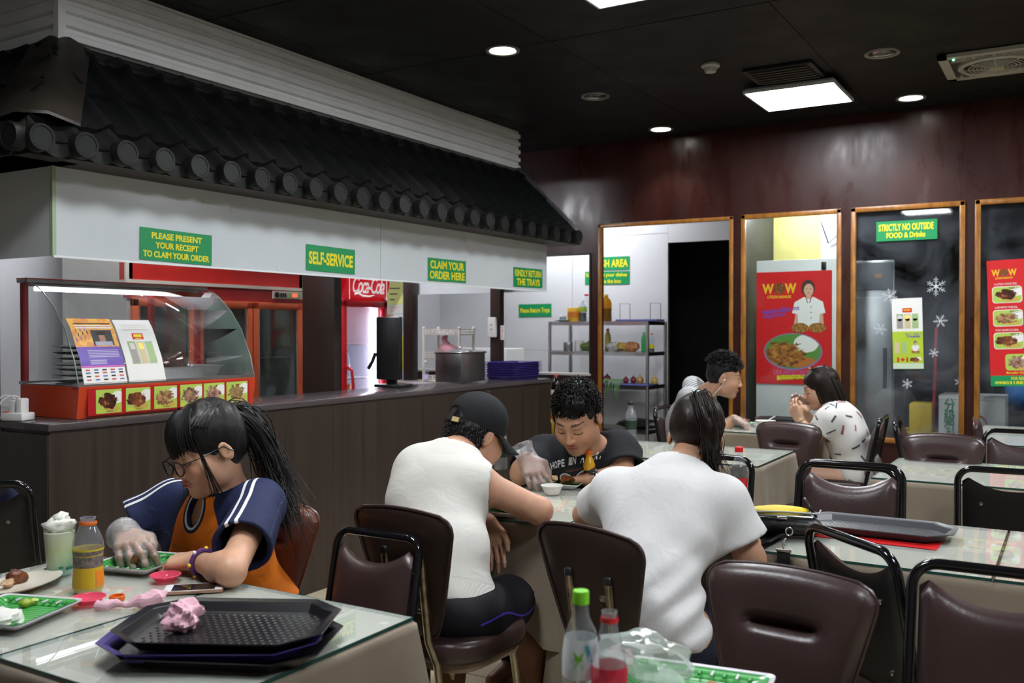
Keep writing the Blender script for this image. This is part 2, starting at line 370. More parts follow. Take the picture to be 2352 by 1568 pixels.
fm = MB(); fm.box((0, .255, 0), (.56, .05, .02)).box((0, -.255, 0), (.56, .05, .02)).box((.255, 0, 0), (.05, .56, .02)).box((-.255, 0, 0), (.05, .56, .02)); fm.build('frame', M_FAN, f, smooth=0)
for s1 in (-1, 1):
    for k in range(9): MB().box((s1*.205, -.2+.05*k, -.004), (.04, .012, .014)).build('slat', M_FAN, f, smooth=0)
for k in range(5): MB().box((-.215+.02*k, .02, -.001), (.006, .40, .01)).build('slat', M_FAN, f, smooth=0)
MB().box((0, 0, .006), (.46, .46, .008)).build('backing', mat('vent_dark', (.05, .048, .04), .6), f, smooth=0)
MB().lathe([(.20, 0), (.20, -.02), (.185, -.03), (.17, -.022)], 36, cap=False).build('ring', M_FAN, f)
for k in range(1, 8):
    r = .165*k/8
    MB().tube([(r*math.cos(a), r*math.sin(a), -.024-.01*(1-k/8)) for a in [2*math.pi*j/28 for j in range(28)]], .0035, 5, closed=True).build('louvre_ring', M_FAN, f)
for k in range(8): MB().tube([(.02*math.cos(k*math.pi/4), .02*math.sin(k*math.pi/4), -.034), (.17*math.cos(k*math.pi/4), .17*math.sin(k*math.pi/4), -.024)], .004, 5).build('spoke', M_FAN, f)
MB().lathe([(.04, -.024), (.04, -.04), (.001, -.044)], 20, cap=False).build('hub', mat('fan_hub', (.5, .46, .32), .4), f)
MB().ball((-.235, .20, -.014), .006).build('indicator', emat('green_led', (.2, 1, .5), 4), f)
# ================================================================ SERVING COUNTER
def counter():
    c = thing('serving_counter', 'long dark brown laminate serving counter with a thick flat top', 'counter', (4.2, 3.63, 0))
    b = MB(); b.box((.024, 0, .49), (4.05, .39, .98)).box((-1.81, .72, .49), (.39, 1.2, .98)); b.build('base', M_CTR, c, smooth=0)
    x0 = 2.188-4.2; n = 5
    for k in range(n):
        a = x0+(4.072)*k/n; q = x0+4.072*(k+1)/n
        MB().box(((a+q)/2, -.196, .485), (q-a-.002, .014, .968)).build('front_panel', M_CTR, c, smooth=0)
    MB().box((x0+.004, .35, .485), (.014, 1.1, .968)).build('end_panel', M_CTR, c, smooth=0)
    M_TOP = m_darkwood('counter_top', (.05, .04, .042), (.085, .072, .075), .2, (.6, 14, 14))
    b = MB(); b.box((.024, .003, .997), (4.072, .418, .03), bev=.004); b.build('worktop', M_TOP, c); MB().box((-1.80, .78, .997), (.425, 1.13, .03), bev=.004).build('worktop', M_TOP, c)
counter()
rc = thing('side_counter', 'low brown return counter behind the steel pot', 'counter', (6.05, 4.45, 0))
MB().box((0, 0, .47), (.40, 1.2, .94)).build('base', M_CTR, rc, smooth=0); MB().box((0, 0, .955), (.44, 1.24, .03), bev=.004).build('worktop', mat('pale_top', (.42, .40, .40), .4), rc)
for k in (0, 1): MB().box((-.205, -.3+.6*k, .55), (.012, .56, .66), bev=.004).build('door', M_POST, rc)
def post(x0, x1, y0, y1, lab, z0=0, z1=2.6): return tag(MB().box(((x0+x1)/2, (y0+y1)/2, (z0+z1)/2), (x1-x0, y1-y0, z1-z0), bev=.003).build('post', M_POST), lab, 'post')
post(4.361, 4.43, 3.9, 4.165, 'wide dark brown post beside the red soft drink cooler')
post(6.08, 6.15, 4.60, 4.70, 'dark brown post between the notices and the white rack', .972); post(6.08, 6.14, 3.77, 3.86, 'dark brown post with a white switch box on it', 1.014, 2.6)
post(2.19, 2.255, 3.86, 3.96, 'dark post at the far left edge above the counter', 1.014, 2.6)
s = thing('switch_box', 'small white switch box fixed to the dark post', 'switch', (6.064, 3.83, 1.40))
MB().box((0, 0, 0), (.03, .075, .155), bev=.012).build('case', mat('white_plastic', (.75, .75, .74), .35), s)
for k in (-.015, .02): MB().box((-.016, 0, k), (.006, .014, .01)).build('button', mat('grey_plastic', (.3, .3, .32), .4), s)
# ---------------------------------------------------------------- frosted glass fascia
fs = thing('glass_fascia', 'pale frosted glass fascia hanging under the tiled canopy', 'fascia', (4.2, 3.43, 1.67))
def m_frost():
    t = NT('frosted_glass'); f = t.noise(t.coord(), 1.2, 3); t.set(Base_Color=t.ramp(f, [(.3, (.56, .61, .63)), (.7, (.63, .67, .69))]), Roughness=.22); t.b.inputs['Specular IOR Level'].default_value = .5
    t.b.inputs['Transmission Weight'].default_value = 0; MATS['frost'] = t.m; return t.m
M_FROST = m_frost(); M_GEDGE = mat('glass_edge', (.42, .52, .36), .2)
for a, b in ((2.216, 4.219), (4.223, 5.10), (5.103, 6.19)):
    g = MB().box(((a+b)/2-4.2, 0, .203), (b-a, .012, .406)).build('panel', M_FROST, fs, smooth=0)
    MB().box(((a+b)/2-4.2, -.0005, .407), (b-a, .013, .006)).build('edge', M_GEDGE, g, smooth=0)
MB().box((2.216-4.2, .9, .203), (.012, 1.8, .406)).build('panel', M_FROST, fs, smooth=0); MB().box((6.19-4.2, .62, .203), (.012, 1.2, .406)).build('panel', M_FROST, fs, smooth=0)
MB().box((2.214-4.2, -.004, .203), (.016, .016, .406)).build('corner_edge', M_GEDGE, fs, smooth=0)
MB().box((0, -.004, -.002), (3.98, .018, .008)).build('bottom_edge', mat('bright_edge', (.8, .84, .84), .3), fs, smooth=0)
for x in (2.40, 4.06, 4.36, 6.0): MB().box((x-4.2, -.012, .405), (.04, .03, .075), bev=.006).build('clip', M_BLACK, fs)
for y in (.1, .45): MB().box((2.205-4.2, y, .405), (.03, .04, .075), bev=.006).build('clip', M_BLACK, fs)
for x, z, w_ in ((3.42, .02, .02), (3.62, .025, .016), (2.96, .30, .022), (3.12, .28, .03)): MB().box((x-4.2, -.0075, z), (w_, .001, w_*.8)).build('tape_scrap', mat('tape', (.6, .62, .55), .5), fs, smooth=0)
# ---------------------------------------------------------------- tiled canopy
M_TILE = mat('roof_tile', (.0075, .0085, .008), .5, spec=.2, var=.3, vs=9, bump=.15, bs=60)
M_TILEB = mat('roof_tile_dusty', (.020, .016, .013), .42, var=.35, vs=7)
roof = thing('tiled_canopy', 'dark grey tiled pent roof canopy over the serving counter', 'canopy', (4.2, 3.2, 2.05))
TW = .1744
def prof(u): return .044*math.exp(-((u-.5)/.17)**2) + .010*(abs(u-.5)*2)**2
def tile_mesh(L, name):
    mb = MB(); nu = 18
    for i in range(nu+1):
        u = i/nu; z = prof(u); x = (u-.5)*TW*1.012
        for y in (0, L): mb.v += [(x, y, z+.018-(.018*y/max(L, .01))), (x, y, z-.002)]
    for i in range(nu):
        a = i*4; b = a+4
        for f_ in ((a, b, b+2, a+2), (a+1, a+3, b+3, b+1), (a, a+1, b+1, b), (a+2, b+2, b+3, a+3)): mb.f.append(list(f_)); mb.mi.append(0)
    for f_ in ((0, 2, 3, 1), (nu*4, nu*4+1, nu*4+3, nu*4+2)): mb.f.append(list(f_)); mb.mi.append(0)
    me = mb.mesh(name, 50); me.materials.append(M_TILE); return me
ROWS = ((0, .15), (.125, .29), (.385, .29), (.645, .075))
TM = [tile_mesh(L, 'tile') for _, L in ROWS]
def clipmesh(me, mw, pco, pno):
    bm = bmesh.new(); bm.from_mesh(me); bm.transform(mw)
    bmesh.ops.bisect_plane(bm, geom=bm.verts[:]+bm.edges[:]+bm.faces[:], plane_co=pco, plane_no=pno, clear_outer=True)
    bm.transform(mw.inverted())
    if not bm.faces: bm.free(); return None
    m2 = bpy.data.meshes.new('tile'); bm.to_mesh(m2); bm.free(); m2.materials.append(M_TILE); return m2
EX0 = 1.965      # eave corner (left), front slope: Y 3.2 -> 3.709
def slope(frame, cols, clip=None):
    for cx in cols:
        for r, (s0, L) in enumerate(ROWS):
            mw = frame @ Matrix.Translation((cx, s0, .006*r)); me = TM[r]
            if clip and clip(cx, s0): me = clipmesh(me, mw, *clip(cx, s0))
            if me is None: continue
            o = meshobj('tile', me, None, roof); o.matrix_local = roof.matrix_basis.inverted() @ mw
def frm(o, u, v):
    u = Vector(nrm(u)); v = Vector(nrm(v)); n = u.cross(v); return Matrix(((u.x, v.x, n.x, o[0]), (u.y, v.y, n.y, o[1]), (u.z, v.z, n.z, o[2]), (0, 0, 0, 1)))
Ff = frm((0, 3.2, 2.05), (1, 0, 0), (0, .509, .500)); Fl = frm((EX0, 0, 2.05), (0, -1, 0), (.461, 0, .500))
hipn = Vector((-(3.709-3.2), (2.426-EX0), 0)).normalized()
slope(Ff, [2.167+TW*k for k in range(-1, 24)], lambda cx, s0: ((EX0, 3.2, 0), hipn) if cx < 2.6 else None)
slope(Fl, [-(3.215+TW*k) for k in range(0, 7)], lambda cx, s0: ((EX0, 3.2, 0), -hipn) if cx > -3.75 else None)
# eave discs and the drip plates between them
disc = MB(); Tm = Matrix.Rotation(math.radians(90), 4, 'X')
disc.lathe([(.001, .014), (.037, .014), (.040, .017), (.047, .017), (.050, .012), (.050, -.03)], 22, T=Tm, cap=False); dme = disc.mesh('end_disc'); dme.materials.append(M_TILE)
dr = MB()
for i in range(10):
    t = -1+2*i/9; x = t*TW*.36; zt = -.0-.0; dr.v += [(x, 0, .012*abs(t)), (x, 0, -.048+.028*t*t), (x, .006, .012*abs(t)), (x, .006, -.048+.028*t*t)]
for i in range(9):
    a = i*4; b = a+4
    for f_ in ((a, a+1, b+1, b), (a+2, b+2, b+3, a+3), (a+1, a+3, b+3, b+1)): dr.f.append(list(f_)); dr.mi.append(0)
drm = dr.mesh('drip_plate'); drm.materials.append(M_TILE)
for k in range(-1, 24):
    x = 2.167+TW*k
    meshobj('end_disc', dme, None, roof, (x-4.2, -.042, .014), (random.uniform(-.05, .05), 0, random.uniform(-.06, .06)))
    if k < 23: meshobj('drip_plate', drm, None, roof, (x+TW/2-4.2, -.016, .006))
for k in range(0, 6):
    y = 3.215+TW*k; meshobj('end_disc', dme, None, roof, (EX0-.042-4.2, y-3.2+.0, .014), (0, 0, math.radians(-90)+random.uniform(-.1, .1)))
    meshobj('drip_plate', drm, None, roof, (EX0-.014-4.2, y+TW/2-3.2, .006), (0, 0, math.radians(-90)))
# hip caps: folded sheets on the left hip, a slim one closing the right end
def hipcap(p0, p1, a0, b0, a1, b1, lift, name='hip_cap', m=M_TILEB):
    mb = MB(); q = []
    for p, a, b in ((p0, a0, b0), (p1, a1, b1)):
        p = np.array(p)+V(0, 0, lift); q += [p+a, p+.35*a+V(0, 0, .018), p+.35*b+V(0, 0, .018), p+b]
    lo = [x-V(0, 0, .012) for x in q]; mb.v = [tuple(x) for x in q+lo]
    for i in range(3): mb.f += [[i, i+1, i+5, i+4], [8+i, 12+i, 13+i, 9+i]]; mb.mi += [0, 0]
    for l in ([0, 8, 9, 1], [1, 9, 10, 2], [2, 10, 11, 3], [4, 5, 13, 12], [5, 6, 14, 13], [6, 7, 15, 14], [0, 4, 12, 8], [3, 11, 15, 7]): mb.f.append(l); mb.mi.append(0)
    o = mb.build(name, m, roof, (-4.2, -3.2, -2.05)); return o
hipcap((EX0+.045, 3.25, 2.105), (2.425, 3.705, 2.555), V(-.06, .17, -.02), V(.17, -.05, -.02), V(-.05, .12, -.03), V(.12, -.04, -.03), .068)
hipcap((6.30, 3.2, 2.07), (6.27, 3.70, 2.57), V(-.06, 0, -.0), V(.03, 0, -.07), V(-.06, 0, 0), V(.03, 0, -.07), .05, m=mat('hip_grey', (.07, .075, .085), .3))
bk_ = MB(); bk_.add([(x if x > 3 else 2.01+.42*min(1, max(0, (y-3.22)/.5)), y, z) for x in (2.2, 6.36) for y, z in ((3.22, 2.035), (3.70, 2.505), (3.725, 2.64), (3.745, 2.64), (3.745, 2.48), (3.24, 2.02))], [(0, 1, 7, 6), (1, 2, 8, 7), (2, 3, 9, 8), (3, 4, 10, 9), (4, 5, 11, 10), (5, 0, 6, 11), (0, 5, 4, 3, 2, 1), (6, 7, 8, 9, 10, 11)]); bk_.add([(x, y if y > 4 else 3.25+.48*min(1, max(0, (x-1.985)/.45)), z) for y in (3.24, 5.3) for x, z in ((1.985, 2.035), (2.416, 2.505), (2.44, 2.64), (2.46, 2.64), (2.46, 2.48), (2.0, 2.02))], [(6, 7, 1, 0), (7, 8, 2, 1), (8, 9, 3, 2), (9, 10, 4, 3), (10, 11, 5, 4), (11, 6, 0, 5), (1, 2, 3, 4, 5, 0), (11, 10, 9, 8, 7, 6)]); bk_.build('light_stop_board', mat('light_stop_black', (.006, .006, .006), .8), roof, (-4.2, -3.2, -2.05), smooth=0)  # black boards added under the tiles to stop kitchen light leaking through
MB().box((2.07, 3.27, 2.05), (.16, .10, .07)).build('eave_light_stop', mat('light_stop_black', (.006, .006, .006), .8), roof, (-4.2, -3.2, -2.05), smooth=0)  # filler added to close a light leak at the eave corner
sf = MB(); sf.box((4.18, 3.5, 2.03), (4.35, .54, .02)); sf.box((2.12, 4.4, 2.03), (.24, 2.2, .02)); sf.build('soffit', mat('soffit_brown', (.03, .02, .017), .6), roof, (-4.2, -3.2, -2.05), smooth=0)
# ---------------------------------------------------------------- corrugated cornice
co = thing('corrugated_cornice', 'white ribbed cornice box between the tiled canopy and the ceiling', 'cornice', (4.355, 3.709, 2.615))
M_CORN = mat('cornice_white', (.84, .85, .86), .5, var=.04)
MB().box((0, .36, .151), (3.80, .66, .302)).build('core', M_CORN, co, smooth=0); MB().box((-1.57, 1.0, .151), (.66, 1.5, .302)).build('core', M_CORN, co, smooth=0)
for k in range(5):
    z = .006+.0605*k
    poly = [(0, 0), (-.030, .004), (-.030, .030), (-.012, .038), (-.012, .056), (0, .058)]
    def rib(mb, L, T): mb.add([(x, -a, b) for x in (-L/2, L/2) for a, b in [(p[0]*-1, p[1]) for p in poly]], [[0, 1, 7, 6], [1, 2, 8, 7], [2, 3, 9, 8], [3, 4, 10, 9], [4, 5, 11, 10], [0, 6, 11, 5], [5, 4, 3, 2, 1, 0], [6, 7, 8, 9, 10, 11]], T)
    b = MB(); rib(b, 3.858, Matrix.Translation((0, .03, z))); b.build('slat', M_CORN, co, smooth=25)
    b = MB(); rib(b, 1.7, Matrix.Translation((-1.9, .85, z)) @ Matrix.Rotation(math.radians(-90), 4, 'Z')); b.build('slat', M_CORN, co, smooth=25)
MB().box((-1.913, .016, .151), (.036, .036, .302)).build('corner', M_CORN, co, smooth=0)
MB().box((0, .10, -.004), (3.86, .2, .012)).build('lip', mat('lip_shadow_tone', (.10, .09, .08), .5), co, smooth=0)  # dark colour stands in for the shadow under the cornice
MB().box((-1.9, .85, -.004), (.06, 1.7, .012)).build('lip', mat('lip_shadow_tone', (.10, .09, .08), .5), co, smooth=0)
# kitchen lamps (hidden from the seats by the fascia)
for k, (x, y, z, L, ax) in enumerate(((3.2, 4.2, 2.6, 1.2, 0), (5.2, 4.4, 2.6, 1.2, 0), (7.75, 4.3, 2.75, 1.3, 1), (7.55, 1.88, 2.36, .36, 1))):
    kl = thing('tube_light', ('tube light on the ceiling above the food display case', 'tube light on the ceiling above the drink cooler', 'tube light on the ceiling above the steel shelf', 'tube light seen through the poster window')[k], 'ceiling light', (x, y, z), math.pi/2*ax, 'kitchen tube lights')
    MB().tube([(-L/2, 0, 0), (L/2, 0, 0)], .018, 10).build('tube', M_EK, kl); MB().box((0, 0, .045), (L+.04, .09, .05)).build('housing', M_WHITEP, kl, smooth=0)
    for q_ in (-L*.35, L*.35): MB().tube([(q_, 0, .06), (q_, 0, CZ-z)], .005, 6).build('hanger', M_STEEL, kl)
# ================================================================ BODIES: blended solids meshed with surface nets
class Fld:
    def __init__(s, lo, hi, h):
        s.lo = np.array(lo, np.float32); s.h = h; s.n = np.maximum(4, np.ceil((np.array(hi)-s.lo)/h).astype(int)+1)
        s.ax = [s.lo[i]+h*np.arange(s.n[i], dtype=np.float32) for i in range(3)]; s.v = np.full(s.n, .5, np.float32)
    def sub_(s, lo, hi):
        sl = []
        for i in range(3):
            a = int(np.floor((lo[i]-s.lo[i])/s.h)); b = int(np.ceil((hi[i]-s.lo[i])/s.h))+1; a = max(0, a); b = min(s.n[i], b)
            if a >= b: return None, None
            sl.append(slice(a, b))
        return tuple(sl), np.meshgrid(s.ax[0][sl[0]], s.ax[1][sl[1]], s.ax[2][sl[2]], indexing='ij', sparse=True)
    def op(s, prim, k=.02, mode='add'):
        fn, lo, hi = prim; pad = k+2.5*s.h+.01; sl, P_ = s.sub_(np.array(lo)-pad, np.array(hi)+pad)
        if sl is None: return s
        d = fn(*P_).astype(np.float32); a = s.v[sl]
        if mode == 'add':
            t = np.clip(.5+.5*(d-a)/k, 0, 1); s.v[sl] = d+(a-d)*t-k*t*(1-t)
        elif mode == 'cut':
            d = -d; t = np.clip(.5-.5*(d-a)/k, 0, 1); s.v[sl] = d+(a-d)*t+k*t*(1-t)
        return s
    def mesh(s):
        v = s.v; ins = v < 0; nx, ny, nz = s.n
        c = np.zeros((nx-1, ny-1, nz-1), np.int8)
        for i in (0, 1):
            for j in (0, 1):
                for k in (0, 1): c += ins[i:nx-1+i, j:ny-1+j, k:nz-1+k]
        act = (c > 0) & (c < 8); idx = np.argwhere(act); N = len(idx)
        if N == 0: return np.zeros((0, 3)), np.zeros((0, 4), int)
        vid = np.full(act.shape, -1, np.int32); vid[act] = np.arange(N)
        vals = {}
        for i in (0, 1):
            for j in (0, 1):
                for k in (0, 1): vals[i, j, k] = v[idx[:, 0]+i, idx[:, 1]+j, idx[:, 2]+k]
        acc = np.zeros((N, 3)); cnt = np.zeros(N)
        cs = list(vals)
        for a in cs:
            for ax in range(3):
                if a[ax] == 0:
                    b = list(a); b[ax] = 1; b = tuple(b); va, vb = vals[a], vals[b]; m = (va < 0) != (vb < 0)
                    t = np.where(m, va/np.where(m, va-vb, 1), 0); p = np.tile(np.array(a, float), (N, 1)); p[:, ax] = t
                    acc[m] += p[m]; cnt[m] += 1
        P_ = s.lo+(idx+acc/cnt[:, None])*s.h; quads = []
        for ax in range(3):
            o1, o2 = [(1, 2), (2, 0), (0, 1)][ax]
            sl0 = [slice(None)]*3; sl1 = [slice(None)]*3; sl0[ax] = slice(0, -1); sl1[ax] = slice(1, None)
            a, b = ins[tuple(sl0)], ins[tuple(sl1)]; e = np.argwhere(a != b)
            e = e[(e[:, o1] > 0) & (e[:, o2] > 0) & (e[:, o1] < s.n[o1]-1) & (e[:, o2] < s.n[o2]-1)]
            if not len(e): continue
            def cell(d1, d2): q_ = e.copy(); q_[:, o1] -= d1; q_[:, o2] -= d2; return vid[q_[:, 0], q_[:, 1], q_[:, 2]]
            qd = np.stack([cell(1, 1), cell(0, 1), cell(0, 0), cell(1, 0)], 1); fl = ~a[e[:, 0], e[:, 1], e[:, 2]]; qd[fl] = qd[fl][:, ::-1]; quads.append(qd)
        Q = np.concatenate(quads); return P_, Q[(Q >= 0).all(1)]
def rcone(a, b, ra, rb, cap0=False, cap1=False):
    a = np.array(a, float); b = np.array(b, float); ba = b-a; L2 = float(ba@ba)+1e-12; L = math.sqrt(L2); dr = (rb-ra)
    def fn(X, Y, Z):
        px_, py_, pz_ = X-a[0], Y-a[1], Z-a[2]; t = np.clip((px_*ba[0]+py_*ba[1]+pz_*ba[2])/L2, 0, 1)
        d = np.sqrt((px_-t*ba[0])**2+(py_-t*ba[1])**2+(pz_-t*ba[2])**2)-(ra+dr*t)
        if cap1: d = np.maximum(d, ((X-b[0])*ba[0]+(Y-b[1])*ba[1]+(Z-b[2])*ba[2])/L)
        if cap0: d = np.maximum(d, -((px_)*ba[0]+(py_)*ba[1]+(pz_)*ba[2])/L)
        return d
    r = max(ra, rb); return fn, np.minimum(a, b)-r, np.maximum(a, b)+r
def ell(c, r, R=None):
    c = np.array(c, float); r = np.array(r, float); R = np.eye(3) if R is None else np.array(R)   # columns = axes
    def fn(X, Y, Z):
        x, y, z = X-c[0], Y-c[1], Z-c[2]
        u = (x*R[0, 0]+y*R[1, 0]+z*R[2, 0]); v = (x*R[0, 1]+y*R[1, 1]+z*R[2, 1]); w = (x*R[0, 2]+y*R[1, 2]+z*R[2, 2])
        k0 = np.sqrt((u/r[0])**2+(v/r[1])**2+(w/r[2])**2); k1 = np.sqrt((u/r[0]**2)**2+(v/r[1]**2)**2+(w/r[2]**2)**2)
        return k0*(k0-1)/np.maximum(k1, 1e-6)
    m = r.max(); return fn, c-m, c+m
def halfsp(c, n, lo, hi):
    c = np.array(c, float); n = nrm(n)
    return (lambda X, Y, Z: (X-c[0])*n[0]+(Y-c[1])*n[1]+(Z-c[2])*n[2]), np.array(lo), np.array(hi)
def meshfrom(parts, name, base, smooth=True, it=1, keep=0):
    """join meshed regions into one mesh (verts relative to base)"""
    vs = []; fs = []; n = 0
    for P_, Q in parts: vs.append(P_); fs.append(Q+n); n += len(P_)
    P_ = np.concatenate(vs); Q = np.concatenate(fs)
    for _ in range(it):      # light relaxation takes the grid steps out
        acc = np.zeros_like(P_); cnt = np.zeros(len(P_))
        for a, b in ((0, 1), (1, 2), (2, 3), (3, 0)):
            np.add.at(acc, Q[:, a], P_[Q[:, b]]); np.add.at(cnt, Q[:, a], 1); np.add.at(acc, Q[:, b], P_[Q[:, a]]); np.add.at(cnt, Q[:, b], 1)
        m = cnt > 0; P_[m] = .5*P_[m]+.5*acc[m]/cnt[m][:, None]
    me = bpy.data.meshes.new(name); me.vertices.add(len(P_)); me.vertices.foreach_set('co', (P_-base).astype(np.float32).ravel())
    me.loops.add(len(Q)*4); me.loops.foreach_set('vertex_index', Q.astype(np.int32).ravel()); me.polygons.add(len(Q)); me.polygons.foreach_set('loop_start', np.arange(len(Q), dtype=np.int32)*4)
    me.update(calc_edges=True); me.validate()
    if keep:   # drop crumbs that are not joined to the main surface
        n = len(me.vertices); ed = np.zeros(len(me.edges)*2, np.int32); me.edges.foreach_get('vertices', ed); ed = ed.reshape(-1, 2); lab = np.arange(n)
        for _ in range(400):
            m = np.minimum(lab[ed[:, 0]], lab[ed[:, 1]]); old = lab.copy(); np.minimum.at(lab, ed[:, 0], m); np.minimum.at(lab, ed[:, 1], m); lab = lab[lab]
            if (lab == old).all(): break
        u_, c_ = np.unique(lab, return_counts=True); bad = set(u_[c_ < keep].tolist())
        if bad:
            bm = bmesh.new(); bm.from_mesh(me); bmesh.ops.delete(bm, geom=[v for v in bm.verts if int(lab[v.index]) in bad], context='VERTS'); bm.to_mesh(me); bm.free(); P_ = P_[~np.isin(lab, list(bad))]
    if smooth: me.polygons.foreach_set('use_smooth', np.ones(len(me.polygons), bool))
    return me, P_
def setcol(me, col):
    a = me.color_attributes.new('Col', 'FLOAT_COLOR', 'POINT'); c = np.ones((len(me.vertices), 4), np.float32); c[:, :3] = col[:len(me.vertices)]; a.data.foreach_set('color', c.ravel())
def setf(me, name, val): a = me.attributes.new(name, 'FLOAT', 'POINT'); a.data.foreach_set('value', np.asarray(val[:len(me.vertices)], np.float32))
def m_skin(name):
    if name in MATS: return MATS[name]
    t = NT(name); a = t.new('ShaderNodeAttribute', attribute_name='Col'); n = t.noise(t.coord(), 26, 4)
    mx = t.new('ShaderNodeMix', data_type='RGBA', blend_type='MULTIPLY'); mx.inputs[0].default_value = 1; t.link(a.outputs['Color'], mx.inputs[6]); t.link(t.ramp(n, [(.3, (.90, .88, .88)), (.7, (1.06, 1.04, 1.03))]), mx.inputs[7])
    t.set(Base_Color=mx.outputs[2], Roughness=.46); t.b.inputs['Specular IOR Level'].default_value = .4
    t.b.inputs['Subsurface Weight'].default_value = .12; t.b.inputs['Subsurface Radius'].default_value = (.012, .005, .003); t.b.inputs['Subsurface Scale'].default_value = .6
    t.bump(t.noise(t.coord(), 420, 2), .06, .001); MATS[name] = t.m; return t.m
M_SKIN = m_skin('skin')
def m_hair(name, col, hi):
    if name in MATS: return MATS[name]
    t = NT(name); n = t.noise(t.coord(), 60, 3); t.set(Base_Color=t.ramp(n, [(.3, col), (.75, hi)]), Roughness=.42); t.b.inputs['Specular IOR Level'].default_value = .3; t.bump(t.noise(t.coord(scale=(1, 1, .35)), 160, 3), .35, .003); MATS[name] = t.m; return t.m
M_HBLK = m_hair('hair_black', (.004, .0035, .0035), (.011, .0095, .009)); M_HBRN = m_hair('hair_brown', (.006, .004, .003), (.022, .011, .007))
def m_glove():
    t = NT('thin_plastic_glove'); t.n.remove(t.b); tr = t.new('ShaderNodeBsdfTransparent'); tr.inputs[0].default_value = (.94, .95, .96, 1)
    gl = t.new('ShaderNodeBsdfGlossy'); gl.inputs['Roughness'].default_value = .12; df = t.new('ShaderNodeBsdfTranslucent'); df.inputs[0].default_value = (.85, .87, .9, 1); d2 = t.new('ShaderNodeBsdfDiffuse'); d2.inputs[0].default_value = (.85, .86, .88, 1)
    bp = t.new('ShaderNodeBump'); bp.inputs['Strength'].default_value = .9; bp.inputs['Distance'].default_value = .006; n = t.noise(t.coord(), 75, 4, .6, .8); t.link(n, bp.inputs['Height'])
    for x in (gl, d2): t.link(bp.outputs[0], x.inputs['Normal'])
    lw = t.new('ShaderNodeLayerWeight'); lw.inputs[0].default_value = .35; t.link(bp.outputs[0], lw.inputs['Normal'])
    m1 = t.new('ShaderNodeMixShader'); t.link(t.math('ADD', t.math('MULTIPLY', lw.outputs['Facing'], .45), .05), m1.inputs[0]); t.link(tr.outputs[0], m1.inputs[1]); t.link(d2.outputs[0], m1.inputs[2])
    m2 = t.new('ShaderNodeMixShader'); t.link(t.math('ADD', t.math('MULTIPLY', lw.outputs['Fresnel'], .7), .04), m2.inputs[0]); t.link(m1.outputs[0], m2.inputs[1]); t.link(gl.outputs[0], m2.inputs[2])
    t.link(m2.outputs[0], t.out.inputs[0]); return t.m
M_GLOVE = m_glove()
M_HMAT = mat('hair_matte_black', (.006, .0052, .005), .72, spec=.18)
def frame_from(fwd, up):
    """columns: forward, left, up"""
    f_ = nrm(fwd); u = np.array(up, float); l = nrm(np.cross(u, f_)); u = np.cross(f_, l); return np.stack([f_, l, u], 1)
def rotax(v, ax, a): ax = nrm(ax); return v*math.cos(a)+np.cross(ax, v)*math.sin(a)+ax*(ax@v)*(1-math.cos(a))
def hand_prims(wrist, dirv, back, thumb, curl=(.35, .5, .35), spread=.10, sc=1.0, thumb_in=.5):
    """wrist point, direction of the fingers, normal of the back of the hand, thumb=+1 when it lies on the left of (dir, back)"""
    d = nrm(dirv); n = nrm(np.array(back)-d*(np.array(back)@d)); s = np.cross(n, d)*thumb     # s points to the thumb side
    out = []; w = np.array(wrist, float); kn = []
    offs = (.030, .010, -.010, -.029); lens = ((.040, .025, .020), (.044, .029, .022), (.041, .027, .021), (.032, .020, .018)); rad = (.0088, .0092, .0087, .0078)
    for i, o in enumerate(offs):
        k = w+d*(.082-.006*abs(i-1)-.004*(i == 3))*sc+s*o*sc; kn.append(k)
        out.append((rcone(w+s*o*.55*sc+d*.005, k, .0165*sc, .0125*sc), .012))
    for i, k in enumerate(kn):
        dd = nrm(d+s*spread*(1.2-i*.8)); ax = np.cross(dd, n); p = k; nn = n
        for j in range(3):
            a = curl[j]*(1+.12*(i-1)); dd = rotax(dd, np.cross(n, d), a) if False else nrm(dd*math.cos(a)-nn*math.sin(a)); nn = nrm(nn-dd*(nn@dd))
            e = p+dd*lens[i][j]*sc; r0 = rad[i]*sc*(1-.08*j); out.append((rcone(p, e, r0, r0*.92), .005)); p = e
    t0 = w+d*.022*sc+s*.022*sc; t1 = t0+nrm(d*.75+s*.75-n*.25*thumb_in)*.040*sc; t2 = t1+nrm(d*1.0+s*(.45-.5*thumb_in)-n*.5*thumb_in)*.032*sc; t3 = t2+nrm(d*1.0+s*(.1-.5*thumb_in)-n*.6*thumb_in)*.025*sc
    out += [(rcone(t0, t1, .016*sc, .0125*sc), .014), (rcone(t1, t2, .0115*sc, .010*sc), .006), (rcone(t2, t3, .010*sc, .0085*sc), .005)]
    return out
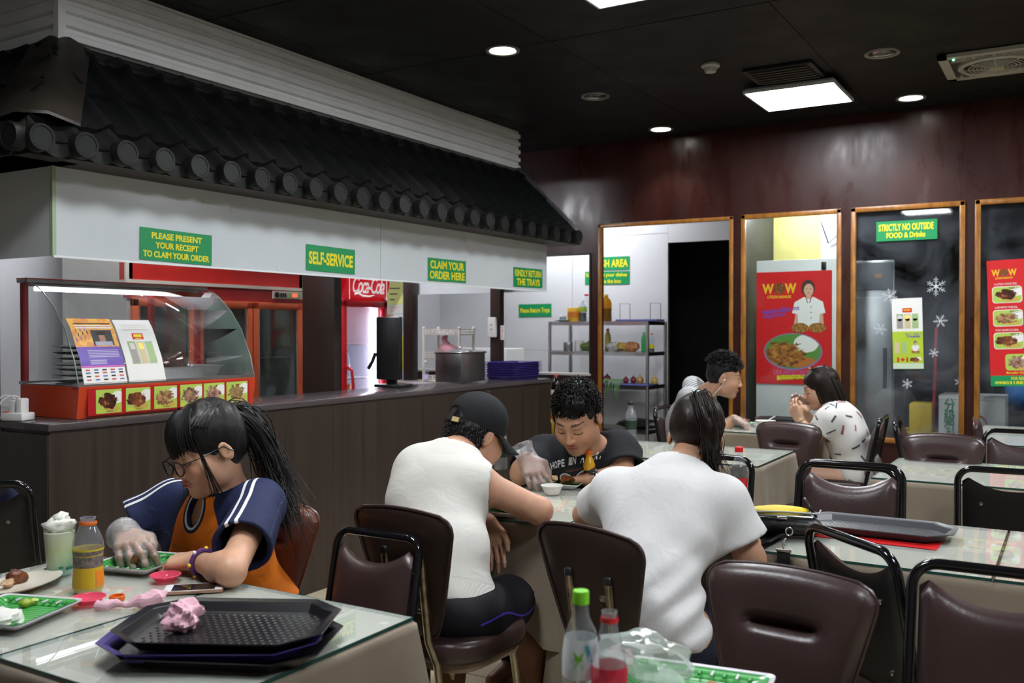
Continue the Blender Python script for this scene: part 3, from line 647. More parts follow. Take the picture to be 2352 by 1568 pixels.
def head_prims(c, R, s=1.0, fem=False, jaw=1.0):
    """head solid in its own frame: x forward, y left, z up, origin between the ears"""
    R = np.array(R); T = lambda x, y, z: np.array(c)+R@(np.array([x, y, z])*s); out = []
    E = lambda p, r, k=.02, Rl=None: out.append((ell(T(*p), np.array(r)*s, R if Rl is None else R@Rl), k*s, 'add'))
    Cc = lambda a, b, ra, rb, k=.015: out.append((rcone(T(*a), T(*b), ra*s, rb*s), k*s, 'add'))
    X = lambda p, r, k=.012: out.append((ell(T(*p), np.array(r)*s, R), k*s, 'cut'))
    E((-.012, 0, .038), (.098, .076, .088)); E((.035, 0, -.03), (.060, .060*jaw, .080), .03); E((.02, 0, -.062), (.055, .056*jaw, .045), .03)
    E((.070, 0, -.098), (.020, .024, .017), .03)
    for y in (-1, 1): E((.058, y*.036, -.030), (.032, .028, .028), .025); E((.012, y*.050*jaw, -.062), (.024, .014, .026), .03)
    Cc((.083, -.030, .026), (.083, .030, .026), .0125, .0125, .018)
    for y in (-1, 1): X((.104, y*.031, .004), (.017, .018, .012), .012)
    for y in (-1, 1): E((.0805, y*.031, .003), (.0135, .0155, .0115), .006)
    Cc((.090, 0, .016), (.109, 0, -.026), .0075, .0100 if not fem else .009, .012); E((.107, 0, -.031), (.012, .0125, .0095), .008)
    for y in (-1, 1): E((.096, y*.0125, -.034), (.011, .0078, .0078), .006)
    E((.094, 0, -.0585), (.0115, .0235, .0055), .006); E((.0915, 0, -.0675), (.0115, .020, .0068), .006); X((.106, 0, -.0628), (.012, .022, .0012), .004)
    for y in (-1, 1):
        Re = np.array([[math.cos(.35), 0, math.sin(.35)], [0, 1, 0], [-math.sin(.35), 0, math.cos(.35)]])
        E((-.008, y*.079, -.006), (.018, .0085, .030), .007, Re); X((-.003, y*.087, -.004), (.010, .006, .019), .004)
    return out
def head_colors(P_, c, R, s, skin, lip, brow=(.02, .014, .012), lashes=True, opened=False, lipm=1.0, beard=0.):
    """paint: lips, brows, lash line; everything in the head frame"""
    q = (np.asarray(P_)-np.array(c))@np.array(R)/s; x, y, z = q.T; col = np.tile(np.array(skin, float), (len(q), 1))
    def blend(m, cc): 
        m = np.clip(m, 0, 1)[:, None]; col[:] = col*(1-m)+np.array(cc)*m
    fr = x > .055
    blend(.35*np.exp(-((z+.03)/.03)**2-((np.abs(y)-.045)/.022)**2)*fr, (skin[0]*1.08, skin[1]*.80, skin[2]*.75))
    blend(.5*np.exp(-((z+.032)/.012)**2-(y/.016)**2)*(x > .09), (skin[0]*1.02, skin[1]*.82, skin[2]*.78))
    if beard: blend(beard*np.exp(-((z+.046)/.006)**2)*np.exp(-(y/.026)**4)*(x > .07), brow); blend(beard*.8*np.exp(-((z+.088)/.012)**2-(y/.02)**2)*(x > .06), brow)
    ml = ((((z+.0585)/.0075)**2+(y/.0245)**2 < 1) | (((z+.068)/.0085)**2+(y/.0215)**2 < 1)) & (x > .08); blend(ml*.85*lipm, lip)
    blend(np.exp(-((z+.0628)/.0016)**2)*(np.abs(y) < .022)*(x > .08)*.8, (.09, .02, .02))
    yb_ = np.abs(y); zb = .0285+.006*np.sin((yb_-.012)/.042*3.0)
    blend(((yb_ > .012) & (yb_ < .052) & (np.abs(z-zb) < .0042-.0025*np.clip((yb_-.03)/.02, 0, 1)) & (x > .05))*.85, brow)
    if opened:
        e = ((yb_-.031)/.0135)**2+((z-.003)/.006)**2 < 1; blend((e & (x > .07))*1., (.62, .6, .58)); blend((((yb_-.030)**2+(z-.003)**2 < .0056**2) & (x > .07))*1., (.02, .012, .01)); zl = .003+.006*np.sqrt(np.clip(1-((yb_-.031)/.0145)**2, 0, 1)); blend(((np.abs(z-zl) < .0018) & (np.abs(yb_-.031) < .0145) & (x > .06))*1., (.02, .012, .01))
    elif lashes:
        zl = -.0035-.0035*(1-((yb_-.031)/.016)**2); blend(((np.abs(z-zl) < .0020) & (np.abs(yb_-.031) < .0165) & (x > .06))*.95, (.02, .012, .01)); blend(.35*np.exp(-((z-.011)/.002)**2)*(np.abs(yb_-.031) < .016)*(x > .06), (skin[0]*.55, skin[1]*.45, skin[2]*.4))
    return col
def solid(prims, boxes, name, base, noise=None, it=1, keep=0):
    """prims: list of (prim, k[, mode]); boxes: (lo, hi, h) regions, finest last wins inside its box"""
    parts = []
    for bi, (lo, hi, h) in enumerate(boxes):
        f = Fld(lo, hi, h)
        for p in prims: f.op(p[0], p[1], p[2] if len(p) > 2 else 'add')
        if noise is not None: f.v += noise(*np.meshgrid(*f.ax, indexing='ij', sparse=True)).astype(np.float32)
        P_, Q = f.mesh()
        for lo2, hi2, h2 in boxes[bi+1:]:
            if len(P_): ins = ((P_ > np.array(lo2)+2*h2) & (P_ < np.array(hi2)-2*h2)).all(1); Q = Q[~ins[Q].all(1)]
        parts.append((P_, Q))
    return meshfrom(parts, name, base, it=it, keep=keep)
def bounds(prims, pad=.03):
    lo = np.min([p[0][1] for p in prims if len(p) < 3 or p[2] == 'add'], 0)-pad; hi = np.max([p[0][2] for p in prims if len(p) < 3 or p[2] == 'add'], 0)+pad; return lo, hi
def strands(mb, paths, r0, n=5, taper=True):
    for pts in paths:
        m = len(pts); mb.tube(pts, [r0*(1-.75*(i/(m-1))**1.5) if taper else r0 for i in range(m)], n, cap=False)
def bez(ctrl, n=10):
    ctrl = [np.array(c, float) for c in ctrl]; out = []
    for i in range(n+1):
        t = i/n; p = ctrl[:]
        while len(p) > 1: p = [a*(1-t)+b*t for a, b in zip(p, p[1:])]
        out.append(p[0])
    return out
def tufts(mb, c, R, s, n, mask, L=.02, r=.004, lift=.4, rad=(.105, .084, .097), off=(-.012, 0, .038), jit=.5, flow=(-.6, 0, .6), seed=1):
    """short pointed locks over the scalp"""
    rg = np.random.default_rng(seed); c = np.array(c); R = np.array(R); k = 0; tries = 0
    while k < n and tries < n*30:
        tries += 1; v = nrm(rg.normal(size=3)); p = np.array(off)+v*np.array(rad)
        if not mask(p): continue
        nn = nrm(v/np.array(rad)); d = nrm(nn*lift+np.array(flow)*(1-lift)+rg.normal(size=3)*jit*.4); l = L*rg.uniform(.6, 1.3)
        a = c+R@(p*s-nn*.004*s); e = c+R@((p+d*l)*s); m = c+R@((p+nn*l*.25+d*l*.5)*s)
        mb.tube([a, m, e], [r*s, r*.8*s, r*.1*s], 5, cap=False); k += 1
# ================================================================ TABLES
def m_cloth():
    t = NT('tablecloth_beige'); c = t.coord(); f = t.noise(c, 5, 4); t.set(Base_Color=t.ramp(f, [(.3, (.20, .16, .112)), (.7, (.25, .205, .148))]), Roughness=.9)
    t.b.inputs['Sheen Weight'].default_value = .15; t.bump(t.noise(c, 320, 2), .15, .002); MATS['cloth'] = t.m; return t.m
M_CLOTH = m_cloth(); M_LEG = mat('table_leg', (.02, .02, .021), .4, metal=.5)
M_GTOP = glassmat('table_glass', (.972, .985, .976), .015, 1.3, .26, (.72, .76, .68)); M_GEDG = mat('table_glass_edge', (.02, .07, .055), .12)  # pale haze makes the glass tops lighter than the cloth skirts
TZ = .75
def cloth_mesh(w, d, drop, seed, gap=()):
    """a cloth over a w (x) by d (y) top: flat top and a skirt that falls in folds"""
    R = random.Random(seed); mb = MB(); per = []; n = 22
    def seg(a, b, k): return [(a[0]+(b[0]-a[0])*i/k, a[1]+(b[1]-a[1])*i/k) for i in range(k)]
    c = [(-w/2, -d/2), (w/2, -d/2), (w/2, d/2), (-w/2, d/2)]
    for i in range(4): per += seg(c[i], c[(i+1) % 4], n)
    N = len(per); ph = [R.uniform(0, 6.28) for _ in range(6)]
    rows = [0, .006, .03, .09, .17, .25, 1.0]; rows = [r if r < 1 else 1 for r in rows]
    zs = [0, -.004, -.02, -drop*.25, -drop*.5, -drop*.75, -drop]
    for j, z in enumerate(zs):
        t = -z/drop
        for i, (x, y) in enumerate(per):
            # nearness to a corner gives the hanging fold
            dc = min(math.hypot(x-a, y-b) for a, b in c); cf = math.exp(-(dc/.10)**2); s = i/N*6.283
            nx = (1 if abs(abs(x)-w/2) < 1e-6 else 0)*np.sign(x); ny = (1 if abs(abs(y)-d/2) < 1e-6 else 0)*np.sign(y)
            L = max(1, math.hypot(nx, ny)); wv = math.sin(s*7+ph[0])*.5+math.sin(s*13+ph[1])*.35+math.sin(s*23+ph[2])*.2
            out = .004+(.004 if j else 0)+t*(.010+.012*wv)+cf*t*.055
            zz = z-(cf*t*.07 if j >= 5 else 0)-(t*.012*math.sin(s*3+ph[3]))
            if j == 0: out = 0
            mb.v.append((x+nx/L*out, y+ny/L*out, zz+(.002 if j == 0 else 0)))
    for j in range(len(zs)-1):
        for i in range(N): a = j*N+i; b = j*N+(i+1) % N; mb.f.append([a, a+N, b+N, b]); mb.mi.append(0)
    mb.f.append(list(range(N))); mb.mi.append(0)
    return mb
def dtable(x0, x1, y0, y1, lab, drop=.34, seed=1, cloth=None, glass=None):
    w, d = x1-x0, y1-y0; cx, cy = (x0+x1)/2, (y0+y1)/2
    t = thing('dining_table', 'dining table '+lab, 'table', (cx, cy, 0), 0, 'cloth covered dining tables')
    MB().box((0, 0, TZ-.03), (w-.012, d-.012, .026)).build('tabletop', mat('table_board', (.25, .18, .11), .5), t, smooth=0)
    for sx in (-1, 1):
        for sy in (-1, 1): MB().tube([(sx*(w/2-.06), sy*(d/2-.06), 0), (sx*(w/2-.06), sy*(d/2-.06), TZ-.043)], .016, 8).build('leg', M_LEG, t)
    o = cloth_mesh(w, d, drop, seed).build('tablecloth', M_CLOTH, None, (cx, cy, TZ-.012), smooth=60); tag(o, 'beige tablecloth '+(cloth or lab), 'tablecloth', 'beige tablecloths')
    g = thing('glass_table_top', 'clear glass sheet '+(glass or lab), 'glass sheet', (cx, cy, TZ-.0085), 0, 'glass sheets on the tables')
    MB().box((0, 0, .0035), (w-.004, d-.004, .007)).build('sheet', M_GTOP, g, smooth=0)
    e = MB(); e.box((w/2-.001, 0, .0035), (.0024, d, .0072)).box((-w/2+.001, 0, .0035), (.0024, d, .0072)).box((0, d/2-.001, .0035), (w, .0024, .0072)).box((0, -d/2+.001, .0035), (w, .0024, .0072)); e.build('edge', M_GEDG, g, smooth=0)
    for sx in (-1, 1):
        for sy in (-1, 1): MB().lathe([(.010, .0), (.010, .0012)], 14, (sx*(w/2-.045), sy*(d/2-.045), -.0022)).build('bumper', mat('rubber_pad', (.45, .43, .36), .6), g)
    return t
dtable(1.03, 1.645, 1.792, 2.385, 'with the girl in orange and her food on it', seed=3)
dtable(1.03, 1.647, 1.247, 1.786, 'with the black tray stack and pink tissue on it', seed=4)
dtable(1.03, 1.65, .12, .75, 'with the two empty bottles at the bottom edge', seed=5)
dtable(2.66, 3.33, 1.42, 2.06, 'between the man in the cap and the man in black', seed=6, drop=.30)
dtable(2.66, 3.33, .80, 1.415, 'in front of the person in the white T-shirt', seed=7, drop=.44)
dtable(2.66, 3.33, .18, .795, 'with the black shoulder bag and one dark tray', seed=8, drop=.44)
dtable(2.66, 3.33, -.44, .175, 'at the right end of the bag table row', seed=9, drop=.44)
dtable(4.30, 4.95, 1.26, 2.22, 'bare, behind the person in the white T-shirt', seed=10)
dtable(5.69, 6.33, 1.42, 2.08, 'between the striped man and the patterned shirt woman', seed=11)
dtable(4.23, 4.95, .17, .75, 'bare, on the right behind the stacked chairs', seed=12)
dtable(4.23, 4.95, -.45, .165, 'bare, at the far right edge of the view', seed=13)
dtable(5.80, 6.40, -.25, .52, 'nearer of two pushed against the right window', seed=14)
dtable(6.405, 6.94, -.25, .52, 'touching the right window wall', seed=15)
# ================================================================ CHAIRS
def m_vinyl(name, a, b):
    t = NT(name); c = t.coord(); f = t.noise(c, 4, 4); n = t.noise(c, 90, 3, .6, .4)
    t.set(Base_Color=t.ramp(f, [(.3, a), (.7, b)]), Roughness=.33); t.b.inputs['Specular IOR Level'].default_value = .5; t.bump(n, .22, .003); MATS[name] = t.m; return t.m
M_VIN = m_vinyl('brown_vinyl', (.034, .0175, .0165), (.050, .028, .027)); M_VIN2 = m_vinyl('chestnut_vinyl', (.075, .022, .014), (.11, .035, .02))
M_KFR = mat('black_tube', (.006, .006, .007), .12, spec=.6); M_KPL = mat('black_plate', (.010, .010, .010), .32)
M_RUST = mat('worn_chrome', (.46, .40, .28), .3, metal=1, var=.45, vs=26)
M_BOLT = mat('bolt_steel', (.5, .5, .48), .3, metal=1)
def padgrid(outline_l, outline_r, zs, bulge, x0, nx=14, crease=None, T=None, mb=None):
    """an upholstered pad: left/right half-widths per height, front face bulging to +x"""
    mb = mb or MB(); nz = len(zs)-1
    front = []; 
    for j in range(nz+1):
        for i in range(nx+1):
            u = i/nx; y = outline_l[j]+(outline_r[j]-outline_l[j])*u
            e = (1-(2*abs(u-.5))**6)*(1-(2*abs(j/nz-.5))**6); b = bulge*max(e, 0)**.5
            if crease: b -= crease(y, zs[j])
            front.append((x0+b, y, zs[j]))
    n = len(front); mb2 = [(x0-.0, p[1], p[2]) for p in front]
    fs = []
    for j in range(nz):
        for i in range(nx):
            a = j*(nx+1)+i; fs += [[a, a+1, a+nx+2, a+nx+1], [n+a, n+a+nx+1, n+a+nx+2, n+a+1]]
    def rim(l):
        for a, b in zip(l, l[1:]): fs.append([a, b, n+b, n+a])
    rim([i for i in range(nx+1)][::-1]); rim([nz*(nx+1)+i for i in range(nx+1)]); rim([j*(nx+1) for j in range(nz+1)]); rim([j*(nx+1)+nx for j in range(nz+1)][::-1])
    mb.add(front+mb2, fs, T); return mb
def chair_T(vin=M_VIN):
    """tapered padded back on two steel poles, round padded seat"""
    t = thing('dining_chair', 'x', 'chair')
    lean = Matrix.Translation((-.19, 0, .50)) @ Matrix.Rotation(math.radians(-9), 4, 'Y')
    H_ = .365; nz = 40; zs = [H_*j/nz for j in range(nz+1)]
    def half(z):
        q = z/H_; w = .082+(.192-.082)*(q**.8)
        r = .05
        if z > H_-r: k = (z-(H_-r))/r; w -= .05*(1-math.sqrt(max(0, 1-k*k)))
        if z < .03: k = (.03-z)/.03; w -= .03*(1-math.sqrt(max(0, 1-k*k)))
        return w
    arch = lambda y: .018*(1-(y/.19)**2)
    def cr(y, z): return .030*math.exp(-((z-.255)/.010)**2)*max(0, 1-(abs(y)/.085)**4) + .010*math.exp(-((z-.27)/.04)**2)*max(0, 1-(abs(y)/.12)**4)
    hw = [half(z) for z in zs]; zf = zs
    mb = padgrid([-h for h in hw], hw, zs, .040, .004, 26, cr)
    mb.v = [(x, y, z+(arch(y)*(z/H_)**2)) for x, y, z in mb.v]
    T2 = lean
    mb.v = [tuple(T2 @ Vector(p)) for p in mb.v]; mb.build('back_pad', vin, t, smooth=70)
    bk = padgrid([-h*.985 for h in hw], [h*.985 for h in hw], zs, -.012, .004, 12); bk.v = [tuple(T2 @ Vector((x, y, z+arch(y)*(z/H_)**2))) for x, y, z in bk.v]; bk.f = [f_[::-1] for f_ in bk.f]
    bk.build('back_board', m_vinyl_back, t, smooth=60)
    pip = [(.002, -h-.001, z+arch(h)*(z/H_)**2) for h, z in zip(hw, zs)]; pip2 = [(.002, h+.001, z+arch(h)*(z/H_)**2) for h, z in zip(hw, zs)]
    top = [(.002, hw[-1]*(1-2*k/10), H_+arch(hw[-1]*(1-2*k/10))) for k in range(1, 10)]
    MB().tube([tuple(T2 @ Vector(p)) for p in pip+top[::-1]+pip2[::-1]], .0045, 6).build('piping', vin, t)
    for s in (-1, 1):
        MB().tube([(-.238, s*.068, .745), (-.205, s*.068, .50), (-.185, s*.085, .43), (-.195, s*.12, .2), (-.215, s*.165, 0)], .0125, 10).build('pole', M_RUST, t)
        MB().lathe([(.0135, 0), (.0135, .014), (.009, .02), (.001, .021)], 12, (-.239, s*.068, .742), cap=False).build('pole_cap', M_BLACK, t)
        for z, x in ((.70, -.232), (.585, -.214)):
            b = MB(); b.box((x+.004, s*.048, z), (.006, .034, .02), bev=.004); b.lathe([(.006, 0), (.006, .006), (.001, .008)], 10, T=Matrix.Translation((x, s*.042, z)) @ Matrix.Rotation(math.radians(-90), 4, 'Y'), cap=False); b.build('bracket', M_BOLT, t)
        MB().tube([(.135, s*.115, .43), (.16, s*.135, .2), (.185, s*.16, 0)], .0125, 10).build('leg', M_RUST, t)
    se = MB(); pr_ = rrect(.39, .37, .12, 6)
    rings = [(.0, .86), (.004, .97), (.02, 1.0), (.05, 1.0), (.062, .96), (.068, .85), (.07, .4)]
    for z, k in rings: se.v += [(p[0]*k, p[1]*k, .43+z) for p in pr_]
    N = len(pr_)
    for j in range(len(rings)-1):
        for i in range(N): se.f.append([j*N+i, j*N+(i+1) % N, (j+1)*N+(i+1) % N, (j+1)*N+i]); se.mi.append(0)
    se.f += [list(range(N))[::-1], list(range((len(rings)-1)*N, len(rings)*N))]; se.mi += [0, 0]
    se.build('seat', vin, t, smooth=60)
    MB().prism(rrect(.34, .32, .09, 5), .405, .431).build('seat_board', mat('plywood_edge', (.22, .16, .10), .7, var=.3, vs=20), t)
    return t
m_vinyl_back = mat('back_cover_brown', (.030, .017, .013), .38, var=.25, vs=6)
def chair_K(vin=M_VIN):
    """black tube frame, vinyl pad with a hand gap on a black plate, folding legs"""
    t = thing('folding_chair', 'x', 'chair')
    lean = Matrix.Translation((-.155, 0, .46)) @ Matrix.Rotation(math.radians(-11), 4, 'Y')
    W_, Hh = .185, .40
    pts = [(.30, -W_, -.46+.0)]; P_ = []
    def arc(cx, cz, r, a0, a1, n=6): return [(0, cx+r*math.cos(math.radians(a0+(a1-a0)*k/n)), cz+r*math.sin(math.radians(a0+(a1-a0)*k/n))) for k in range(n+1)]
    loop = [(0, -W_-.008, -.02), (0, -W_-.002, .15)]+arc(-W_+.055, Hh-.055, .055, 180, 90)+arc(W_-.055, Hh-.055, .055, 90, 0)+[(0, W_+.002, .15), (0, W_+.008, -.02)]
    up = [tuple(lean @ Vector(p)) for p in loop]
    full = [(.22, -W_-.02, .0), (.06, -W_-.015, .22)]+up+[(.06, W_+.015, .22), (.22, W_+.02, .0)]
    MB().tube(full, .0125, 10).build('frame', M_KFR, t)
    for s in (-1, 1): MB().tube([(.05, s*(W_-.015), .43), (-.06, s*(W_-.01), .22), (-.235, s*(W_-.005), 0)], .011, 8).build('leg', M_KFR, t)
    MB().tube([(-.17, -W_+.005, .09), (-.17, W_-.005, .09)], .008, 8).build('crossbar', M_KFR, t)
    MB().tube([(.13, -W_-.018, .12), (.13, W_+.018, .12)], .008, 8).build('crossbar', M_KFR, t)
    # pad with a concave top
    nz, nx = 16, 18; b0 = .03
    def topz(u): q = 2*abs(u-.5); return .378-.062*(1-q**2.2)-(.03*max(0, (q-.86)/.14)**2)
    def pad(off, bul, inset):
        mb = MB(); F = []; B = []
        for j in range(nz+1):
            for i in range(nx+1):
                u = i/nx; v = j/nz; y = (u-.5)*2*(W_-.016-inset); z = b0+inset+(topz(u)-inset-b0)*v
                cut = .03*max(0, (abs(u-.5)*2-.82)/.18)**2; z = z+(cut if v < .3 else 0)*(1-v/.3)
                e = (1-(2*abs(u-.5))**5)*(1-(2*abs(v-.5))**5); F.append((off+bul*max(e, 0)**.5, y, z)); B.append((off, y, z))
        n = len(F); fs = []
        for j in range(nz):
            for i in range(nx): a = j*(nx+1)+i; fs += [[a, a+1, a+nx+2, a+nx+1], [n+a, n+a+nx+1, n+a+nx+2, n+a+1]]
        l1 = list(range(nx+1)); l2 = [nz*(nx+1)+i for i in l1]; l3 = [j*(nx+1) for j in range(nz+1)]; l4 = [x+nx for x in l3]
        for l in (l1[::-1], l2, l3, l4[::-1]):
            for a, b in zip(l, l[1:]): fs.append([a, b, n+b, n+a])
        mb.add(F+B, fs, lean); return mb
    pad(.006, .034, .004).build('back_pad', vin, t, smooth=70)
    bp = pad(.004, -.010, 0); bp.f = [f_[::-1] for f_ in bp.f]; bp.build('back_plate', M_KPL, t, smooth=35)
    for s in (-1, 1):
        for z in (.085, .265):
            MB().lathe([(.007, 0), (.007, .003), (.002, .005)], 10, T=lean @ Matrix.Translation((-.005, s*.105, z)) @ Matrix.Rotation(math.radians(-90), 4, 'Y'), cap=False).build('bolt', M_BOLT, t)
    se = MB(); pr_ = rrect(.385, .36, .06, 5, .035)
    rings = [(.0, .93), (.008, .99), (.022, 1.0), (.04, .98), (.052, .9), (.058, .5)]
    for z, k in rings: se.v += [(.035+(p[0]-.035)*k, p[1]*k, .425+z) for p in pr_]
    N = len(pr_)
    for j in range(len(rings)-1):
        for i in range(N): se.f.append([j*N+i, j*N+(i+1) % N, (j+1)*N+(i+1) % N, (j+1)*N+i]); se.mi.append(0)
    se.f += [list(range(N))[::-1], list(range((len(rings)-1)*N, len(rings)*N))]; se.mi += [0, 0]
    se.build('seat', vin, t, smooth=60)
    MB().prism(rrect(.36, .33, .05, 4, .035), .412, .426).build('seat_board', M_KPL, t)
    return t
PROTO = {'T': chair_T(), 'K': chair_K(), 'R': chair_T(M_VIN2)}; USED = set()
BT = {'T': (-.245, .875), 'R': (-.245, .875), 'K': (-.232, .853)}     # where the back's top sits: local x, height
def chair(kind, x, y, rz, lab, sc=1.0, sw=1.0, grp=None):
    """placed by the centre of the top of its back"""
    if kind in USED: t = copy_tree(PROTO[kind])
    else: t = PROTO[kind]; USED.add(kind)
    t.scale = (sc, sc*sw, sc); a = math.radians(rz); bx = BT[kind][0]*sc
    t.location = (x-bx*math.cos(a), y-bx*math.sin(a), 0); t.rotation_euler = (0, 0, a)
    t['label'] = lab; t['group'] = grp or ('chairs with tapered padded backs' if kind != 'K' else 'black framed folding chairs'); return t
def chair_px(kind, x, y, rz, lab, sc=1.0, sw=1.0, dx=0, dy=0): p = pz(x, y, BT[kind][1]*sc); return chair(kind, p[0]+dx, p[1]+dy, rz, lab, sc, sw)
chair_px('T', 1348, 1212, -16, 'brown tapered chair seen from behind, holding the person in the white T-shirt')
chair_px('T', 920, 1168, -4, 'brown tapered chair seen from behind, holding the man in the black cap')
chair_px('T', 1812, 1306, 174, 'large empty brown tapered chair with a creased pad, front centre right')
chair_px('T', 1812, 971, 172, 'empty brown tapered chair beyond the bare table, beside the woman')
chair_px('T', 2160, 1003, 181, 'empty brown tapered chair in front of the right window table', dx=.1)
chair('T', 5.95, .50, -85, 'brown tapered chair seen edge-on below the white carton', 1.0)
chair('T', 3.93, 1.86, 180, 'tapered chair with worn poles behind the man in the black T-shirt')
chair('R', 2.09, 2.12, 186, 'chestnut tapered chair with torn edge behind the girl in orange', .97)
chair_px('K', 885, 1221, 180, 'empty brown folding chair at the tray table, facing the camera', .94, .86, dx=-.03)
chair_px('K', 1945, 1236, -44, 'black backed folding chair turned askew beside the shoulder bag')
chair_px('K', 2306, 1312, 180, 'brown folding chair cut off by the right frame edge, nearest')
chair_px('K', 1945, 1071, 181, 'brown folding chair across the bag table, front one of a nested pair', .99)
chair_px('K', 1945, 1071, 181, 'black folding chair nested right behind the brown one at the bag table', 1.015, dx=.075)
chair_px('K', 1630, 1047, 178, 'folding chair half hidden behind the person in the white T-shirt')
chair_px('K', 2325, 1082, 2, 'black backed folding chair seen from behind at the right frame edge')
chair_px('K', 2352, 991, 180, 'brown folding chair at the window table by the right frame edge')
chair('K', 6.02, 2.42, -88, 'folding chair under the man in the striped hooded top')
chair('K', 5.98, .99, 92, 'folding chair under the woman in the patterned shirt')
chair('K', 5.86, .90, -86, 'folding chair standing back to back with the woman\'s chair', 1.0)
LCH = chair_px('K', -62, 1112, 38, 'black backed folding chair at the far left frame edge', 1.0)
# ================================================================ SIGNS
M_SGRN = mat('sign_green', (.004, .27, .085), .45); M_SYEL = mat('sign_yellow', (.80, .72, .015), .5)
M_RED = mat('poster_red', (.62, .015, .018), .35); M_WHITE = mat('paper_white', (.78, .78, .76), .6); M_BLK = mat('print_black', (.012, .012, .012), .6)
def bd(name, label, cat, tl, tr, bl, group=None, lift=0.):
    """a board spanned by three corner points of the place"""
    tl, tr, bl = map(np.array, (tl, tr, bl)); u = tr-tl; v = tl-bl; w, h = np.linalg.norm(u), np.linalg.norm(v)
    n = nrm(np.cross(u, v)); b = board(name, label, cat, bl+n*lift, u, v, group); return b, w, h
def sign(label, tl, tr, bl, lines, lift=.002, group='green notices with yellow lettering', m=M_SGRN):
    b, w, h = bd('notice', label, 'notice', tl, tr, bl, group, lift)
    MB().prism(rectp(0, 0, w, h), 0, .002).build('card', m, b, smooth=0)
    for txt, cx, cy, tw, th in lines: text(txt, M_SYEL, b, cx*w, cy*h, tw*w, th*h, .0021, .036)
    return b
FY = 3.4235
q = lambda x, y: pY(x, y, FY)
sign('green notice reading please present your receipt to claim your order', q(320, 520), q(485, 541), q(320, 595), [('PLEASE PRESENT', .5, .78, .70, .2), ('YOUR RECEIPT', .5, .49, .60, .2), ('TO CLAIM YOUR ORDER', .5, .2, .92, .2)])
sign('green notice reading self-service on the fascia', q(702, 560), q(814, 574), q(702, 620), [('SELF-SERVICE', .5, .5, .9, .5)])
sign('green notice reading claim your order here', q(982.5, 591), q(1069, 600), q(982.5, 644), [('CLAIM YOUR', .5, .72, .9, .36), ('ORDER HERE', .5, .27, .93, .36)])
sign('green notice reading kindly return the trays', q(1179, 613), q(1245, 619), q(1179, 658), [('KINDLY RETURN', .5, .72, .92, .36), ('THE TRAYS', .5, .27, .8, .36)])
q = lambda x, y: pX(x, y, KX-.002)
sign('green notice reading please return trays on the kitchen wall', q(1192, 699), q(1267, 697), q(1192, 728), [('Please Return Trays', .5, .46, .9, .5)])
sign('green dish area notice beyond the doorway, upper one', q(1365, 591), q(1446, 588), q(1365, 621), [('DISH AREA', .5, .5, .92, .6)])
sign('green notice about putting dishes inside the box, lower one', q(1344, 624), q(1446, 622), q(1344, 654), [('Kindly put your dishes', .49, .70, .92, .36), ('inside the box', .54, .26, .56, .32)])
q = lambda x, y: pX(x, y, WX+.022)
sign('green notice reading strictly no outside food and drinks on the window', q(2013, 510), q(2153, 502), q(2013, 555), [('STRICTLY NO OUTSIDE', .49, .68, .90, .36), ('FOOD & Drinks', .49, .28, .64, .28)])
# ---------------------------------------------------------------- printed food pictures
def foodmat(name, bg, a, b, cx=.45, cy=.5, rx=.36, ry=.34, rice=(.82, .62, .2), sc=9, seed=0, garnish=(.55, .4, .08), wob=.8):
    if name in MATS: return MATS[name]
    t = NT(name); c = t.coord('Generated'); sp = t.new('ShaderNodeSeparateXYZ'); t.link(c, sp.inputs[0]); mp = t.coord('Generated', (1, 1, 1))
    nz = t.new('ShaderNodeTexNoise'); nz.noise_dimensions = '4D'; nz.inputs['W'].default_value = seed; nz.inputs['Scale'].default_value = sc; nz.inputs['Detail'].default_value = 5; t.link(c, nz.inputs['Vector'])
    nf = nz.outputs['Fac']
    def ell(x0, y0, rx_, ry_, wob=.5):
        dx = t.math('DIVIDE', t.math('SUBTRACT', sp.outputs[0], x0), rx_); dy = t.math('DIVIDE', t.math('SUBTRACT', sp.outputs[1], y0), ry_)
        d = t.math('ADD', t.math('MULTIPLY', dx, dx), t.math('MULTIPLY', dy, dy)); d = t.math('ADD', d, t.math('MULTIPLY', t.math('SUBTRACT', nf, .5), wob*4)); return t.math('LESS_THAN', d, 1.)
    meat = t.ramp(nf, [(.36, a), (.5, tuple((x+y)/2 for x, y in zip(a, b))), (.60, b), (.68, (.5, .25, .1))])
    col = t.mix(ell(*rice, .26, 0.05), bg, (.8, .8, .76)); col = t.mix(ell(.62, .18, .3, .16, .3), col, garnish); col = t.mix(ell(cx, cy, rx, ry, wob), col, meat)
    t.set(Base_Color=col, Roughness=.35); MATS[name] = t.m; return t.m
FOODS = [((.02, .005, .004), (.14, .03, .01)), ((.05, .012, .006), (.30, .09, .03)), ((.12, .05, .02), (.50, .28, .12)), ((.08, .03, .02), (.42, .25, .16)), ((.14, .06, .03), (.50, .30, .24)), ((.16, .09, .03), (.42, .28, .12))]
FM = [foodmat('food_print_%d' % i, (.42, .58, .10), a, b, seed=i*3.1, sc=4.5+i*1.2, rice=(.84, .66, .24)) for i, (a, b) in enumerate(FOODS)]
